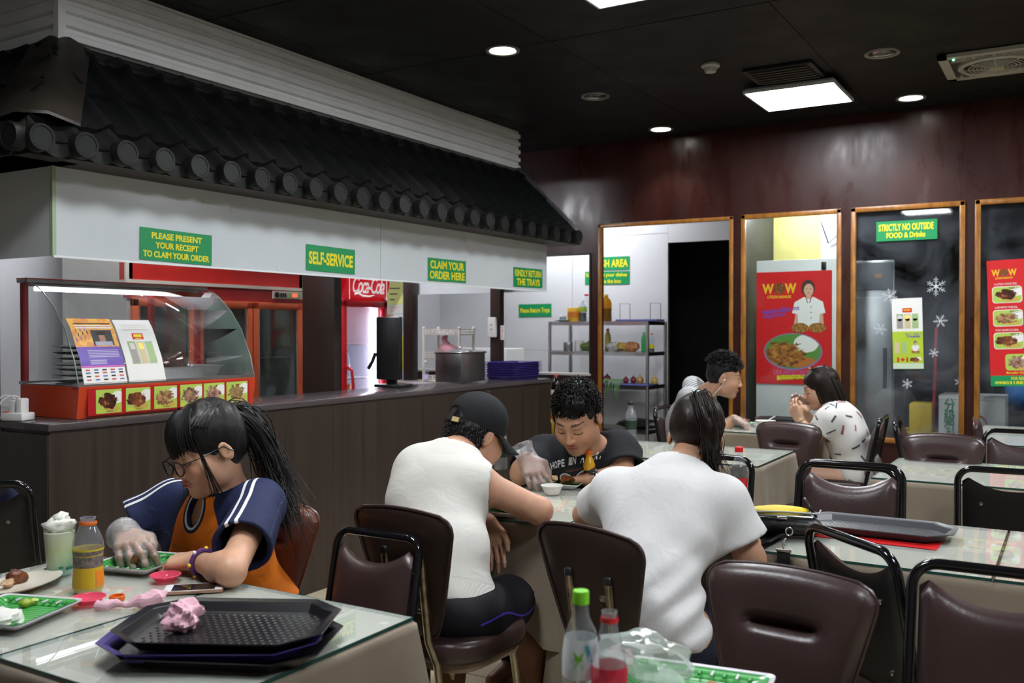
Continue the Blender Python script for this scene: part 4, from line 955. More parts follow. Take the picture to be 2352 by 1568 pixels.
# ---------------------------------------------------------------- heated display case
dc = thing('food_display_case', 'red heated food display case with a curved glass front', 'display case', (2.84, 3.69, 1.014))
M_ORED = mat('case_red', (.55, .055, .015), .32, var=.06); M_DRED = mat('case_dark_red', (.30, .012, .012), .3)
OX, OY, OZ = 2.84, 3.69, 1.014; xl, xr = 2.365-OX, 3.325-OX; yf, yb = 3.497-OY, 3.90-OY
MB().add([(x, y, z) for x in (xl, xr) for y, z in ((yf+.012, .0), (yb, .0), (yb, .132), (yf-.006, .132))], [(0, 3, 2, 1), (4, 5, 6, 7), (0, 1, 5, 4), (1, 2, 6, 5), (2, 3, 7, 6), (3, 0, 4, 7)]).build('base', M_ORED, dc, smooth=0)
MB().box(((xl+xr)/2, yf-.001, .066), (.88, .010, .112)).build('front_panel', mat('case_panel_red', (.42, .008, .012), .35), dc, smooth=0)
prof_ = [pX(x, y, 3.325)[1:]-V(OY, OZ) for x, y in ((580, 861), (575, 816), (554, 755), (530, 713), (505, 684), (492, 673), (474, 667))]
prof_[0] = V(yf, .135)
CASEG = glassmat('case_glass', (.97, .98, .98), .02, 1.5, .03, (.7, .75, .75), 6)
g = MB(); n = len(prof_)
for x in (xl+.004, xr-.004): g.v += [(x, p[0], p[1]) for p in prof_]
for i in range(n-1): g.f.append([i, n+i, n+i+1, i+1]); g.mi.append(0)
go = g.build('curved_glass', CASEG, dc); md = go.modifiers.new('thick', 'SOLIDIFY'); md.thickness = .005
topY, topZ = prof_[-1]
for x in (xl, xr-.004):
    s_ = MB(); pts = [(p[0]+.002, p[1]-.002) for p in prof_]+[(yb, topZ-.002), (yb, .132)]; s_.add([(x+d, p[0], p[1]) for d in (0, .004) for p in pts], [list(range(len(pts)))[::-1], list(range(len(pts), 2*len(pts)))]+[(i, (i+1) % len(pts), len(pts)+(i+1) % len(pts), len(pts)+i) for i in range(len(pts))]); s_.build('end_glass', CASEG, dc, smooth=0)
    MB().tube([(x+.002, p[0], p[1]) for p in prof_], .0028, 5).build('glass_rim', mat('rim_green', (.16, .22, .19), .25), dc)
MB().box((0, (topY+yb)/2, topZ+.008), (xr-xl+.01, yb-topY+.02, .018), bev=.003).build('top', M_STEELD, dc)
MB().box((0, (topY+yb)/2, topZ+.018), (xr-xl+.012, yb-topY+.022, .004)).build('top_cover', M_ORED, dc, smooth=0)
for x in (xl+.012, xr-.02, xl+.66): MB().box((x, yb-.012, (topZ+.13)/2), (.024, .022, topZ-.13)).build('rear_post', M_DRED, dc, smooth=0)
MB().box((0, yf+.012, .139), (xr-xl, .03, .014)).build('front_rail', M_STEEL, dc, smooth=0); MB().box((0, yb-.012, .139), (xr-xl, .03, .014)).build('rear_rail', M_STEEL, dc, smooth=0)
MB().box((0, (yf+yb)/2, .134), (xr-xl-.02, yb-yf-.05, .006)).build('deck', M_STEELD, dc, smooth=0)
ll = MB(); ll.tube([(xl+.05, topY+.03, topZ-.025), (xr-.1, topY+.03, topZ-.025)], .009, 8); ll.build('lamp_tube', emat('case_tube', (.95, .98, 1), L_CASE*2), dc)
MB().box((0, topY+.03, topZ-.008), (xr-xl-.08, .05, .012)).build('lamp_shade', M_STEEL, dc, smooth=0)
for i in range(6):
    PXS = ((218, 277), (287, 343), (352, 404), (412, 462), (466, 513), (518, 566))[i]; xa_ = pY(PXS[0], 915, 3.497)[0]-OX; pw = pY(PXS[1], 915, 3.497)[0]-OX-xa_
    e = board('photo_card', None, None, (xa_, yf-.0062, .016), (1, 0, 0), (0, 0, 1), parent=dc); MB().prism(rectp(0, 0, pw, .100), 0, .001).build('picture', FM[i], e, smooth=0)
    text(('NO. 1', 'NO. 2', 'NO. 2 A', 'NO. 3', 'NO. 4', 'NO. 5')[i], M_SYEL, e, .026, .010, .036, .011, .001, .02)
    text('LITSON RICE', M_BLK, e, .064, .008, .032, .006, .001, 0)
for x in (xl+.05, xr-.05):
    for y in (yf+.05, yb-.05): MB().lathe([(.014, -.0), (.012, .004)], 10, (x, y, -.002)).build('foot', M_BLACK, dc)
# posters on the curved glass: each a bent sheet following the glass
def bent(name, label, cat, x0, x1, s0, s1, m, thk=.0012):
    o = thing(name, label, cat, (OX, OY, OZ)); L = [0]
    for a, b in zip(prof_, prof_[1:]): L.append(L[-1]+np.linalg.norm(b-a))
    def at(s):
        for i in range(len(L)-1):
            if s <= L[i+1] or i == len(L)-2:
                k = (s-L[i])/(L[i+1]-L[i]); p = prof_[i]+(prof_[i+1]-prof_[i])*k; d = nrm(prof_[i+1]-prof_[i]); return p, V(-d[1], d[0])
    def piece(nm, u0, u1, v0, v1, mm, lift):
        b = MB(); ns = 8
        for j in range(ns+1):
            p, nn = at(s0+(s1-s0)*(v0+(v1-v0)*j/ns)); p = p+nn*(.004+lift)
            for u in (u0, u1): b.v.append((x0-OX+(x1-x0)*u, p[0], p[1]))
        for j in range(ns): b.f.append([2*j, 2*j+1, 2*j+3, 2*j+2]); b.mi.append(0)
        b.build(nm, mm, o)
    piece('sheet', 0, 1, 0, 1, m, thk); return o, piece
xa, xb, xc_ = pX(178, 880, 2.4)[0]*0+2.385, 2.60, 2.80
o, pc = bent('event_poster', 'colourful event poster on the curved glass of the food case', 'poster', 2.39, 2.595, .005, .305, M_WHITE)
def m_paint(name, cols, sc, seed=0, rough=.4):
    t = NT(name); n_ = t.noise(t.coord('Object', (1, 1, 1)), sc, 4, .6); t.set(Base_Color=t.ramp(n_, cols, 'CONSTANT'), Roughness=rough); MATS[name] = t.m; return t.m
pc('orange_field', 0, 1, .52, 1, m_paint('event_orange', [(0, (.55, .12, .35)), (.36, (.75, .30, .06)), (.5, (.85, .45, .08)), (.62, (.7, .25, .3)), (.7, (.2, .12, .4))], 22), .002)
pc('violet_field', 0, 1, .25, .54, mat('event_violet', (.13, .06, .42), .4), .0022); pc('magenta_line', 0, 1, .235, .26, mat('event_magenta', (.6, .1, .45), .4), .0026)
pc('portrait', .42, .9, .56, .80, mat('portrait_dark', (.02, .015, .015), .4), .0026)
pc('portrait_collar', .46, .86, .56, .62, mat('portrait_cloth', (.45, .45, .55), .5), .003); pc('portrait_face', .58, .72, .62, .73, mat('portrait_skin', (.45, .22, .13), .5), .0032); pc('portrait_hair', .56, .74, .72, .77, M_BLK, .0034)
for v in (.48, .455, .43, .405, .38, .33, .305, .28): pc('print_line', .22, .93 if v > .35 else .6, v, v+.010, mat('print_pale', (.6, .55, .75), .5), .003)
for v in (.90, .86, .825): pc('print_line', .1, .95, v, v+.018, M_WHITE if v < .88 else M_BLK, .003)
for i, v in enumerate((.19, .15, .10, .05)):
    for u in range(5): pc('logo', .08+.19*u, .08+.19*u+.10, v, v+.018, (mat('logo_red', (.6, .05, .05), .5), mat('logo_blue', (.08, .12, .4), .5), M_BLK)[(i+u) % 3], .0026)
for i in range(9):
    u = .05+.035*i; v = .62+.2*((i*37 % 10)/10); pc('runner', u, u+.02, v, v+.055, (mat('run_blue', (.1, .15, .5), .5), mat('run_violet', (.3, .1, .4), .5), M_BLK)[i % 3], .0027)
o, pc = bent('drinks_flyer', 'white flyer with three dessert drinks on the curved case glass', 'flyer', 2.605, 2.795, .005, .300, M_WHITE)
pc('logo_bar', .36, .66, .66, .76, M_RED, .002); pc('logo_letters', .40, .62, .70, .745, M_SYEL, .0022); pc('logo_letters', .43, .59, .672, .685, M_SYEL, .0022)
for i, (c1, c2) in enumerate((((.5, .45, .5), (.35, .28, .33)), ((.75, .6, .12), (.6, .5, .3)), ((.25, .42, .14), (.35, .5, .2)))):
    u = .18+.23*i; pc('drink_photo', u, u+.215, .27, .63, mat('drink_bg_%d' % i, ((.3, .45, .2), (.62, .55, .4), (.4, .5, .35))[i], .5), .0016); pc('drink_glass', u+.04, u+.175, .29, .52, mat('drink_body_%d' % i, c2, .5), .0022); pc('drink_cream', u+.045, u+.17, .50, .60, mat('drink_top_%d' % i, tuple(min(1, k*1.3) for k in c1), .5), .0024)
for v in (.90, .86, .82): pc('print_line', .15, .85, v, v+.012, mat('print_faint', (.72, .66, .58), .6), .002)
# things inside the case
for k in range(7):
    p = MB(); p.lathe([(.03, 0), (.075, .004), (.105, .012), (.107, .014), (.075, .008), (.001, .005)], 6, cap=False, T=Matrix.Translation((2.50+.006*((k*5) % 3), 3.72+.008*((k*7) % 3), OZ+.139+.024*k)) @ Matrix.Rotation(k*.6, 4, 'Z') @ Matrix.Rotation(.05*((k % 3)-1), 4, 'X') @ Matrix.Scale(.85, 4))
    tag(p.build('black_plate', mat('black_melamine', (.012, .012, .013), .15)), 'black melamine plate in the case, %s of the stack' % ('bottom', 'second', 'third', 'fourth', 'fifth', 'sixth', 'topmost')[k], 'plate', 'black plates stacked in the display case')
tr = thing('steel_food_tray', 'shallow steel tray holding roast chicken in the case', 'tray', (3.02, 3.70, OZ+.139))
b = MB(); 
def ringq(b, pr):  # rectangular pan from rings (w,d,z)
    for w_, d_, z in pr: b.v += [(p[0], p[1], z) for p in rrect(w_, d_, .02, 3)]
    N = len(rrect(1, 1, .02, 3))
    for j in range(len(pr)-1):
        for i in range(N): b.f.append([j*N+i, j*N+(i+1) % N, (j+1)*N+(i+1) % N, (j+1)*N+i]); b.mi.append(0)
    b.f.append(list(range((len(pr)-1)*N, len(pr)*N))); b.mi.append(0); return b
ringq(b, [(.33, .20, .0), (.37, .24, .055), (.385, .255, .056), (.385, .255, .052), (.365, .235, .052), (.325, .195, .004)]); b.build('pan', M_STEEL, tr)
# ---------------------------------------------------------------- red glass door refrigerator
rf = thing('red_refrigerator', 'tall red upright refrigerator with three glass doors', 'refrigerator', (4.03, 4.5, 0))
fx0, fx1 = 3.339-4.03, 4.723-4.03
bm_ = MB(); bm_.box((0, .56, 1.05), (1.384, .04, 2.1)); bm_.box((fx0+.02, .29, 1.05), (.04, .58, 2.1)); bm_.box((fx1-.02, .29, 1.05), (.04, .58, 2.1)); bm_.box((0, .29, .12), (1.384, .58, .24)); bm_.build('cabinet', mat('fridge_grey', (.45, .44, .41), .5, var=.06), rf, smooth=0)
MB().box((0, .03, 1.80), (1.384, .06, .28)).build('header', mat('fridge_red', (.45, .018, .014), .35, var=.12, vs=3), rf, smooth=0)
MB().box((0, -.006, 1.845), (1.32, .014, .022)).build('header_gap', M_BLK, rf, smooth=0); MB().box((0, -.004, 1.652), (1.40, .012, .02)).build('header_lip', mat('cream_trim', (.55, .52, .44), .5), rf, smooth=0)
for x in (fx0, fx1): MB().box((x, -.003, 1.8), (.022, .012, .3)).build('header_edge', mat('cream_trim', (.55, .52, .44), .5), rf, smooth=0)
MB().box((0, .01, 1.60), (1.384, .03, .085)).build('control_strip', mat('strip_red', (.30, .02, .02), .4), rf, smooth=0)
cp = board('control_box', None, None, (fx1-.30, -.012, 1.585), (1, 0, 0), (0, 0, 1), parent=rf)
MB().prism(rectp(0, 0, .28, .05), 0, .01).build('plate', mat('strip_cream', (.5, .46, .38), .5), cp, smooth=0); MB().prism(rectp(.13, .006, .24, .044), .01, .013).build('display', mat('lcd_green', (.35, .5, .25), .3), cp, smooth=0)
MB().prism(rectp(.17, .014, .215, .036), .013, .0135).build('digits', emat('led_red', (1, .05, .03), 3), cp, smooth=0); MB().lathe([(.018, .01), (.018, .018), (.012, .02)], 14, (.03, .025, 0)).build('knob', M_BLACK, cp)
for k in range(3): MB().prism(rectp(.062+.02*k, .012, .074+.02*k, .038), .01, .014).build('switch', M_BLACK, cp, smooth=0)
MB().box((0, .3, 1.63), (1.3, .5, .02)).build('roof_panel', M_WHITEP, rf, smooth=0)
FG = glassmat('fridge_glass', (.88, .93, .92), .03, 1.4, .10, (.5, .55, .55), 4)
dw = 1.34/3
for i in range(3):
    x0 = fx0+.02+i*dw; d_ = thing('d', None, None); d_.name = 'door'; d_.parent = rf; d_.location = (x0, 0, 0)
    for a, b, c, e in ((dw/2, 1.535, dw-.01, .045), (dw/2, .275, dw-.01, .045), (.026, .905, .042, 1.30), (dw-.026, .905, .042, 1.30)): MB().box((a, -.005, b), (c, .03, e), bev=.003).build('rail', mat('door_orange', (.50, .09, .03), .35), d_)
    for a in (.054, dw-.054): MB().box((a, -.004, .905), (.012, .02, 1.22)).build('gasket', M_STEEL, d_, smooth=0)
    MB().box((dw/2, .0, .905), (dw-.09, .006, 1.22)).build('pane', FG, d_, smooth=0)
    for z in (.62, .92, 1.2): MB().box((dw/2, .28, z), (dw-.06, .44, .014)).build('shelf', M_STEELD, rf, (x0, 0, 0), smooth=0)
MB().box((0, .02, .12), (1.384, .05, .22)).build('kick_plate', M_BLACK, rf, smooth=0)
for i, (x, z, c, r) in enumerate(((.52, .62, (.05, .15, .5), .03), (.57, .62, (.6, .15, .02), .022), (.46, .62, (.25, .25, .05), .035), (.50, .92, (.2, .22, .25), .04), (.1, .92, (.1, .1, .1), .05))):
    tag(MB().lathe([(r*.9, 0), (r, .02), (r, r*1.6), (r*.6, r*2.1)], 12).build('food_tub', mat('tub_%d' % i, c, .5), None, (4.03+x, 4.62, z+.008)), ('blue tub', 'orange tub', 'olive jar', 'grey tub', 'black tub')[i]+' on a shelf inside the red refrigerator', 'tub', 'tubs in the red refrigerator')
# ---------------------------------------------------------------- soft drink cooler
ck = thing('drink_cooler', 'bright red soft drink cooler with a lit glass door', 'cooler', (5.33, 4.5, 0)); M_CK = mat('cooler_red', (.62, .012, .02), .3)
cw = .50
b = MB(); b.box((0, .54, .95), (cw, .03, 1.9)); b.box((-cw/2+.015, .28, .95), (.03, .55, 1.9)); b.box((cw/2-.015, .28, .95), (.03, .55, 1.9)); b.box((0, .28, .14), (cw, .55, .28)); b.build('cabinet', M_CK, ck, smooth=0)
MB().box((0, .28, .9), (cw-.06, .5, 1.24)).build('liner', mat('liner_white', (.8, .8, .86), .5), ck, smooth=0)
lin = ck.children[-1]; bpy.data.objects.remove(lin)
b = MB(); b.box((0, .52, .92), (cw-.06, .01, 1.3)); b.box((-cw/2+.035, .27, .92), (.01, .5, 1.3)); b.box((cw/2-.035, .27, .92), (.01, .5, 1.3)); b.build('liner', mat('liner_white', (.72, .70, .85), .5), ck, smooth=0)
hd = MB(); hd.grid(lambda u, v: ((u-.5)*cw, -.012-.05*math.sin(math.pi*v), 1.605+.27*v), 8, 8); hd.build('header', mat('cooler_header', (.62, .012, .02), .3, emis=(.6, .01, .02), es=.35), ck); MB().box((0, .12, 1.765), (cw, .25, .27)).build('header_box', M_CK, ck, smooth=0)
# script lettering on the header
hb = board('header_plate', None, None, (-cw/2, -.060, 1.60), (1, 0, 0), (0, 0, 1), parent=ck)
M_GLOWW = mat('cooler_letter', (.85, .85, .85), .4, emis=(1, 1, 1), es=.3)
text('Coca-Cola', M_GLOWW, hb, .25, .105, .36, .12, .008, .012, shear=.35, spacing=.82)
sw = MB(); sw.tube([(.09, .035, .008), (.13, .045, .008), (.18, .028, .008), (.25, .024, .008), (.31, .036, .008)], [.003, .006, .007, .005, .002], 6); sw.build('swash', M_GLOWW, hb)
for x in (.04, .46): MB().prism(rectp(x, .0, x+.004, .2), .002, .004).build('pinstripe', M_GLOWW, hb, smooth=0)
dr_ = thing('d', None, None); dr_.name = 'door'; dr_.parent = ck
for a, b_, c, e in ((0, 1.57, cw, .05), (0, .29, cw, .05), (-cw/2+.022, .94, .044, 1.34), (cw/2-.022, .94, .044, 1.34)): MB().box((a, -.02, b_), (c, .04, e), bev=.006).build('rail', M_CK, dr_)
MB().box((0, -.01, .94), (cw-.08, .005, 1.26)).build('pane', glassmat('cooler_glass', (.97, .97, 1.), .02, 1.), dr_, smooth=0)
hn = MB(); hn.tube([(-cw/2+.03, -.04, 1.12), (-cw/2+.05, -.075, 1.09), (-cw/2+.055, -.085, .98), (-cw/2+.05, -.075, .87), (-cw/2+.03, -.04, .84)], .011, 8); hn.build('handle', M_CK, dr_)
MB().tube([(cw/2-.075, .05, .34), (cw/2-.075, .05, 1.54)], .014, 8).build('lamp_tube', emat('cooler_tube', (.86, .86, 1.), L_COOLER*3), ck)
for z in (.52, .76, 1.02, 1.27): MB().box((0, .27, z), (cw-.08, .42, .012)).build('shelf', mat('shelf_white', (.75, .75, .8), .5), ck, smooth=0)
# ---------------------------------------------------------------- bottles
M_PET = glassmat('clear_pet', (.94, .96, .97), .05, 1.6, .10, (.75, .8, .85)); M_PETG = glassmat('green_pet', (.25, .75, .40), .05, 1.3, .15, (.1, .5, .2))
PROF = {'pet': [(.026, 0), (.031, .006), (.032, .05), (.030, .075), (.032, .10), (.032, .135), (.027, .165), (.015, .187), (.013, .20), (.013, .212)],
        'contour': [(.024, 0), (.030, .008), (.031, .04), (.0275, .075), (.031, .105), (.032, .125), (.027, .155), (.016, .185), (.013, .20), (.013, .212)],
        'juice': [(.028, 0), (.032, .005), (.0325, .03), (.0305, .05), (.0305, .085), (.0325, .10), (.0325, .108), (.030, .118), (.018, .145), (.016, .150), (.016, .165)],
        'big': [(.05, 0), (.058, .01), (.058, .06), (.055, .07), (.058, .08), (.055, .1), (.058, .115), (.058, .19), (.045, .225), (.022, .245), (.02, .265)]}
def bottle(loc, kind, lab, body, cap=None, label=None, liquid=None, lz=(.08, .125), fill=.6, sc=1., grp='drink bottles', ring=None, emboss=None, rz=0):
    t = thing('bottle', lab, 'bottle', loc, rz, grp); P_ = PROF[kind]; H_ = P_[-1][1]; t.scale = (sc,)*3
    MB().lathe(P_, 22, cap=False).build('body', body, t, smooth=60)
    def rad(z):
        for (r0, z0), (r1, z1) in zip(P_, P_[1:]):
            if z0 <= z <= z1: return r0+(r1-r0)*(z-z0)/max(1e-6, z1-z0)
        return P_[-1][0]
    if liquid:
        zt = H_*fill; pts = [(max(r-.0015, .001), z+.001) for r, z in P_ if z < zt]+[(rad(zt)-.0015, zt), (.001, zt)]; MB().lathe(pts, 22, cap=True).build('liquid', liquid, t, smooth=60)
    if label:
        zz = np.linspace(lz[0], lz[1], 6); MB().lathe([(rad(z)+.0006, z) for z in zz], 22, cap=False).build('wrapper', label, t, smooth=60)
    rn = P_[-1][0]
    if cap: MB().lathe([(rn+.0015, H_-.006), (rn+.0018, H_+.010), (rn+.0005, H_+.0125), (.001, H_+.0128)], 20, cap=False).build('cap', cap, t)
    else: MB().lathe([(rn, H_-.002), (rn+.001, H_), (rn-.002, H_), (rn-.002, H_-.02)], 20, cap=False).build('mouth', body, t)
    if ring: MB().lathe([(rn+.002, H_-.016), (rn+.0028, H_-.014), (rn+.0028, H_-.010), (rn+.002, H_-.008)], 20, cap=False).build('seal_ring', ring, t)
    return t, rad
M_COLA = mat('cola', (.012, .004, .003), .1); M_CAPR = mat('cap_red', (.6, .01, .015), .35); M_CAPG = mat('cap_green', (.18, .60, .02), .35); M_CAPO = mat('cap_orange', (.75, .15, .01), .4); M_CAPB = mat('cap_black', (.01, .01, .01), .35); M_CAPW = mat('cap_white', (.75, .75, .73), .4)
# cooler contents
for k, (x, z, bc, cp_, n_) in enumerate(((-.10, 1.276, M_PETG, M_CAPW, 'green bottle'), (-.03, 1.276, M_PETG, M_CAPW, 'green bottle'), (-.13, 1.026, M_PET, M_CAPR, 'clear bottle'), (-.06, 1.026, M_PET, M_CAPR, 'clear bottle'), (.01, 1.026, M_PET, M_CAPR, 'clear bottle'), (-.12, .526, M_PETG, M_CAPG, 'green bottle'), (-.05, .526, M_PETG, M_CAPG, 'green bottle'), (.02, .526, M_PETG, M_CAPG, 'green bottle'))):
    bottle((5.33+x, 4.66, z), 'pet', '%s on the %s shelf of the drink cooler, %s' % (n_, {1.276: 'top', 1.026: 'second', .526: 'lower'}[z], {-.10: 'left', -.03: 'right', -.13: 'left', -.06: 'middle', .01: 'right', -.12: 'left', -.05: 'middle', .02: 'right'}[x]), bc, cp_, M_WHITE if k > 1 else None, None, (.07, .11), .6, .9, 'bottles in the drink cooler')
for k in range(2): bottle((5.22+.12*k, 4.64, .80), 'juice', 'orange juice bottle lying in the drink cooler, %s' % ('left', 'right')[k], mat('juice_orange', (.75, .38, .03), .25), M_CAPO, None, None, sc=1.0, grp='bottles in the drink cooler')
# ---------------------------------------------------------------- notices on the kitchen side wall
for i, (x0, y0, x1, y1, col, lab) in enumerate(((889, 648, 932, 700, (.62, .62, .22), 'pale yellow calendar sheet on the kitchen wall'), (889, 700, 932, 720, (.62, .60, .56), 'white strip below the yellow calendar with red print'), (905, 728, 932, 765, (.30, .42, .44), 'blue grey notice on the yellow wall part'), (889, 722, 904, 800, (.42, .25, .10), 'brown patterned sheet at the wall edge'), (900, 770, 932, 850, (.60, .50, .05), 'yellow panel low on the kitchen wall'))):
    q = lambda x, y: pY(x, y, 5.318); b, w_, h_ = bd('paper_notice', lab, 'notice', q(x0, y0), q(x1, y0), q(x0, y1)); MB().prism(rectp(0, 0, w_, h_), 0, .002).build('sheet', mat('notice_%d' % i, col, .6), b, smooth=0)
    for k in range(3): MB().prism(rectp(w_*.15, h_*(.2+.25*k), w_*(.4+.15*k), h_*(.25+.25*k)), .002, .0025).build('print', (M_BLK, mat('logo_red', (.6, .05, .05), .5))[i % 2], b, smooth=0)
pm = thing('till_screen', 'black till screen on the counter seen edge-on', 'screen', tuple(pz(905, 893, 1.012)+V(.08, .10, .002)), math.radians(8))
MB().box((0, 0, .25), (.05, .17, .40), bev=.008).build('screen', M_BLACK, pm); MB().box((.05, 0, .01), (.16, .2, .02), bev=.006).build('base', M_BLACK, pm); MB().box((.03, 0, .08), (.03, .06, .16)).build('neck', M_BLACK, pm, smooth=0)
MB().tube([(-.02, .09, .22), (-.03, .11, .16), (-.02, .14, .12)], .012, 8).build('card_reader', M_BLACK, pm)
# ---------------------------------------------------------------- counter end: steel pot, trays, saucer, rack
pt = thing('steel_soup_warmer', 'square stainless steel soup warmer standing on the counter end', 'warmer', (5.49, 3.92, .0))
pp = [pz(1022, 876, 1.012), pz(1097, 870, 1.012)]
pt.location = (5.44, 3.70, 1.014)
MB().box((0, 0, .105), (.30, .22, .20), bev=.006).build('body', M_STEELD, pt); MB().box((0, 0, .21), (.315, .235, .012), bev=.004).build('rim', M_STEEL, pt); MB().lathe([(.085, .216), (.088, .222), (.06, .23), (.001, .232)], 22, cap=False).build('lid', M_STEEL, pt); MB().ball((0, 0, .24), .012).build('knob', M_STEEL, pt)
MB().tube([(.155, -.03, .15), (.19, -.03, .155), (.19, .03, .155), (.155, .03, .15)], .006, 8).build('handle', M_STEEL, pt)
M_PURP = mat('purple_plastic', (.045, .03, .19), .28)
def traymesh(w_, d_, h_, lipw, m=None, corner=.05):
    b = MB(); pr = [(w_-2*lipw, d_-2*lipw, 0), (w_-.03, d_-.03, h_-.004), (w_, d_, h_-.004), (w_, d_, h_), (w_-.034, d_-.034, h_-.001), (w_-2*lipw-.004, d_-2*lipw-.004, .003)]
    N = len(rrect(1, 1, corner, 4))
    for a, c, z in pr: b.v += [(p[0], p[1], z) for p in rrect(a, c, min(corner, a*.3, c*.3), 4)]
    for j in range(len(pr)-1):
        for i in range(N): b.f.append([j*N+i, j*N+(i+1) % N, (j+1)*N+(i+1) % N, (j+1)*N+i]); b.mi.append(0)
    b.f += [list(range(N))[::-1], list(range((len(pr)-1)*N, len(pr)*N))]; b.mi += [0, 0]; return b
ptm = traymesh(.42, .30, .03, .025).mesh('purple_tray', 40); ptm.materials.append(M_PURP)
for k in range(9):
    o = meshobj('purple_tray', ptm, None, None, (6.045+.002*(k % 3), 3.63+.002*((k*2) % 3), 1.0125+.0125*k), (0, 0, .02*((k % 3)-1))); tag(o, 'purple serving tray, %s of the stack on the counter end' % ('lowest', 'second', 'third', 'fourth', 'fifth', 'sixth', 'seventh', 'eighth', 'topmost')[k], 'tray', 'purple trays stacked on the counter')
sp_ = MB(); sp_.lathe([(.03, 0), (.05, .006), (.068, .016), (.07, .018), (.045, .008), (.001, .006)], 22, cap=False); tag(sp_.build('saucer', mat('white_melamine', (.72, .70, .66), .25), None, tuple(pz(1155, 867, 1.012)+V(0, .06, .001))), 'white saucer on the counter edge before the purple trays', 'saucer')
bottle((7.03, pX(1190, 850, 7.03)[1], 1.0165), 'pet', 'green capped bottle of dark drink behind the purple trays', M_PET, M_CAPG, mat('label_green', (.1, .5, .15), .4), M_COLA, (.06, .11), .3, .85)
rk = thing('plastic_rack', 'white plastic three tier rack behind the counter', 'rack', (6.07, 4.24, .972)); M_RK = mat('rack_white', (.72, .70, .63), .4)
rw, rd, rh = .20, .34, .42
for sx in (-1, 1):
    for sy in (-1, 1): MB().tube([(sx*rw/2, sy*rd/2, 0), (sx*rw/2, sy*rd/2, rh)], .012, 8).build('post', M_RK, rk); MB().ball((sx*rw/2, sy*rd/2, rh), .015, 8, 6).build('cap', M_RK, rk)
for z in (.005, .19, .37):
    MB().box((0, 0, z), (rw, rd, .008)).build('shelf', M_RK, rk, smooth=0)
    for s_ in (-1, 1):
        for zz in (0, .018, .036): MB().box((s_*rw/2, 0, z+zz+.005), (.006, rd, .006)).build('rail', M_RK, rk, smooth=0); MB().box((0, s_*rd/2, z+zz+.005), (rw, .006, .006)).build('rail', M_RK, rk, smooth=0)
        for k in range(10): MB().box((s_*rw/2, -rd/2+rd*(k+.5)/10, z+.023), (.005, .008, .04)).build('slat', M_RK, rk, smooth=0)
pg = MB(); pg.ball((0, 0, .05), (.07, .09, .05), 14, 8); pg.tube([(0, .01, .09), (0, .03, .13), (.01, .05, .15), (0, .03, .17)], [.03, .015, .02, .008], 8); pg.v = [(x+.012*math.sin(40*z+9*y), y+.012*math.sin(55*x+20*z), z) for x, y, z in pg.v]
tag(pg.build('pink_bag', mat('pink_plastic', (.72, .35, .42), .3), None, (6.07, 4.24, 1.172)), 'knotted pink plastic bag on the white rack', 'bag')
cb = thing('white_carton', 'white plastic bin standing behind the dark post', 'bin', (6.55, 4.22, .0)); MB().box((0, 0, .98), (.3, .62, .50), bev=.015).build('body', mat('bin_white', (.66, .67, .68), .4), cb); MB().box((0, 0, .365), (.28, .6, .73)).build('stand', M_STEELD, cb, smooth=0)
bottle(tuple(pX(978, 852, 5.95)*V(1, 1, 0)+V(0, 0, .972)), 'pet', 'clear water bottle beside the white rack', M_PET, M_CAPW, mat('label_lilac', (.55, .45, .7), .4), None, (.03, .08), 0, .75)
tp = board('red_note', 'white note with red writing taped to the dark post', 'note', tuple(pX(1158, 776, 6.077)-V(.003, .025, 0)), (0, -1, 0), (0, 0, 1)); tp.location = Vector(tuple(pY(1160, 780, 3.767))); tp.matrix_local = Matrix(((1, 0, 0, 6.086), (0, 0, -1, 3.7695), (0, 1, 0, tp.location.z), (0, 0, 0, 1)))
MB().prism(rectp(0, 0, .05, .11), 0, .001).build('sheet', M_WHITE, tp, smooth=0)
for k in range(6): MB().prism(rectp(.008, .01+.016*k, .042-.006*(k % 3), .016+.016*k), .001, .0014).build('print', mat('logo_red', (.6, .05, .05), .5), tp, smooth=0)
# ================================================================ PEOPLE
from mathutils.bvhtree import BVHTree
def torso(J, e=0., bulk=1., flat_=1., breast=0.):
    """pelvis, belly, chest and shoulder solids; e inflates for cloth"""
    lat = nrm(J['shL']-J['shR']); sp = nrm(J['neck']-J['pelvis']); f_ = nrm(np.cross(lat, sp)); R = np.stack([f_, nrm(np.cross(sp, f_)), sp], 1)
    mid = J.get('waist', (J['pelvis']+J['chest'])/2); sc = (J['shL']+J['shR'])/2
    up2 = nrm(J['neck']-J['chest']); f2 = nrm(np.cross(lat, up2)); R2 = np.stack([f2, nrm(np.cross(up2, f2)), up2], 1); b = bulk
    P_ = [(ell(J['pelvis'], (.118*b+e, .158*b+e, .115+e), R), .05), (ell(mid, (.100*b+e, .135*b+e, .15+e), R), .06), (ell(J['chest'], (.105*b*flat_+e, .150*b+e, .165+e), R2), .06),
          (rcone(sc*.3+J['shL']*.7, sc*.3+J['shR']*.7, .050*b+e, .050*b+e), .05), (rcone(J['chest']+up2*.06, J['neck']-up2*.015, .075+e, .056+e), .05)]
    for s in ('shL', 'shR'): P_.append((ell(J[s], (.055*b+e, .055*b+e, .055*b+e)), .04)); P_.append((rcone(J[s]*.8+sc*.2-up2*.03, J['chest']+(J[s]-sc)*.55-up2*.05, .055*b+e, .07*b+e), .05))
    if breast:
        for s in ('shL', 'shR'): P_.append((ell(J['chest']+f2*.07+(J[s]-sc)*.38, (.05*breast+e, .055*breast+e, .05*breast+e)), .05))
    return P_
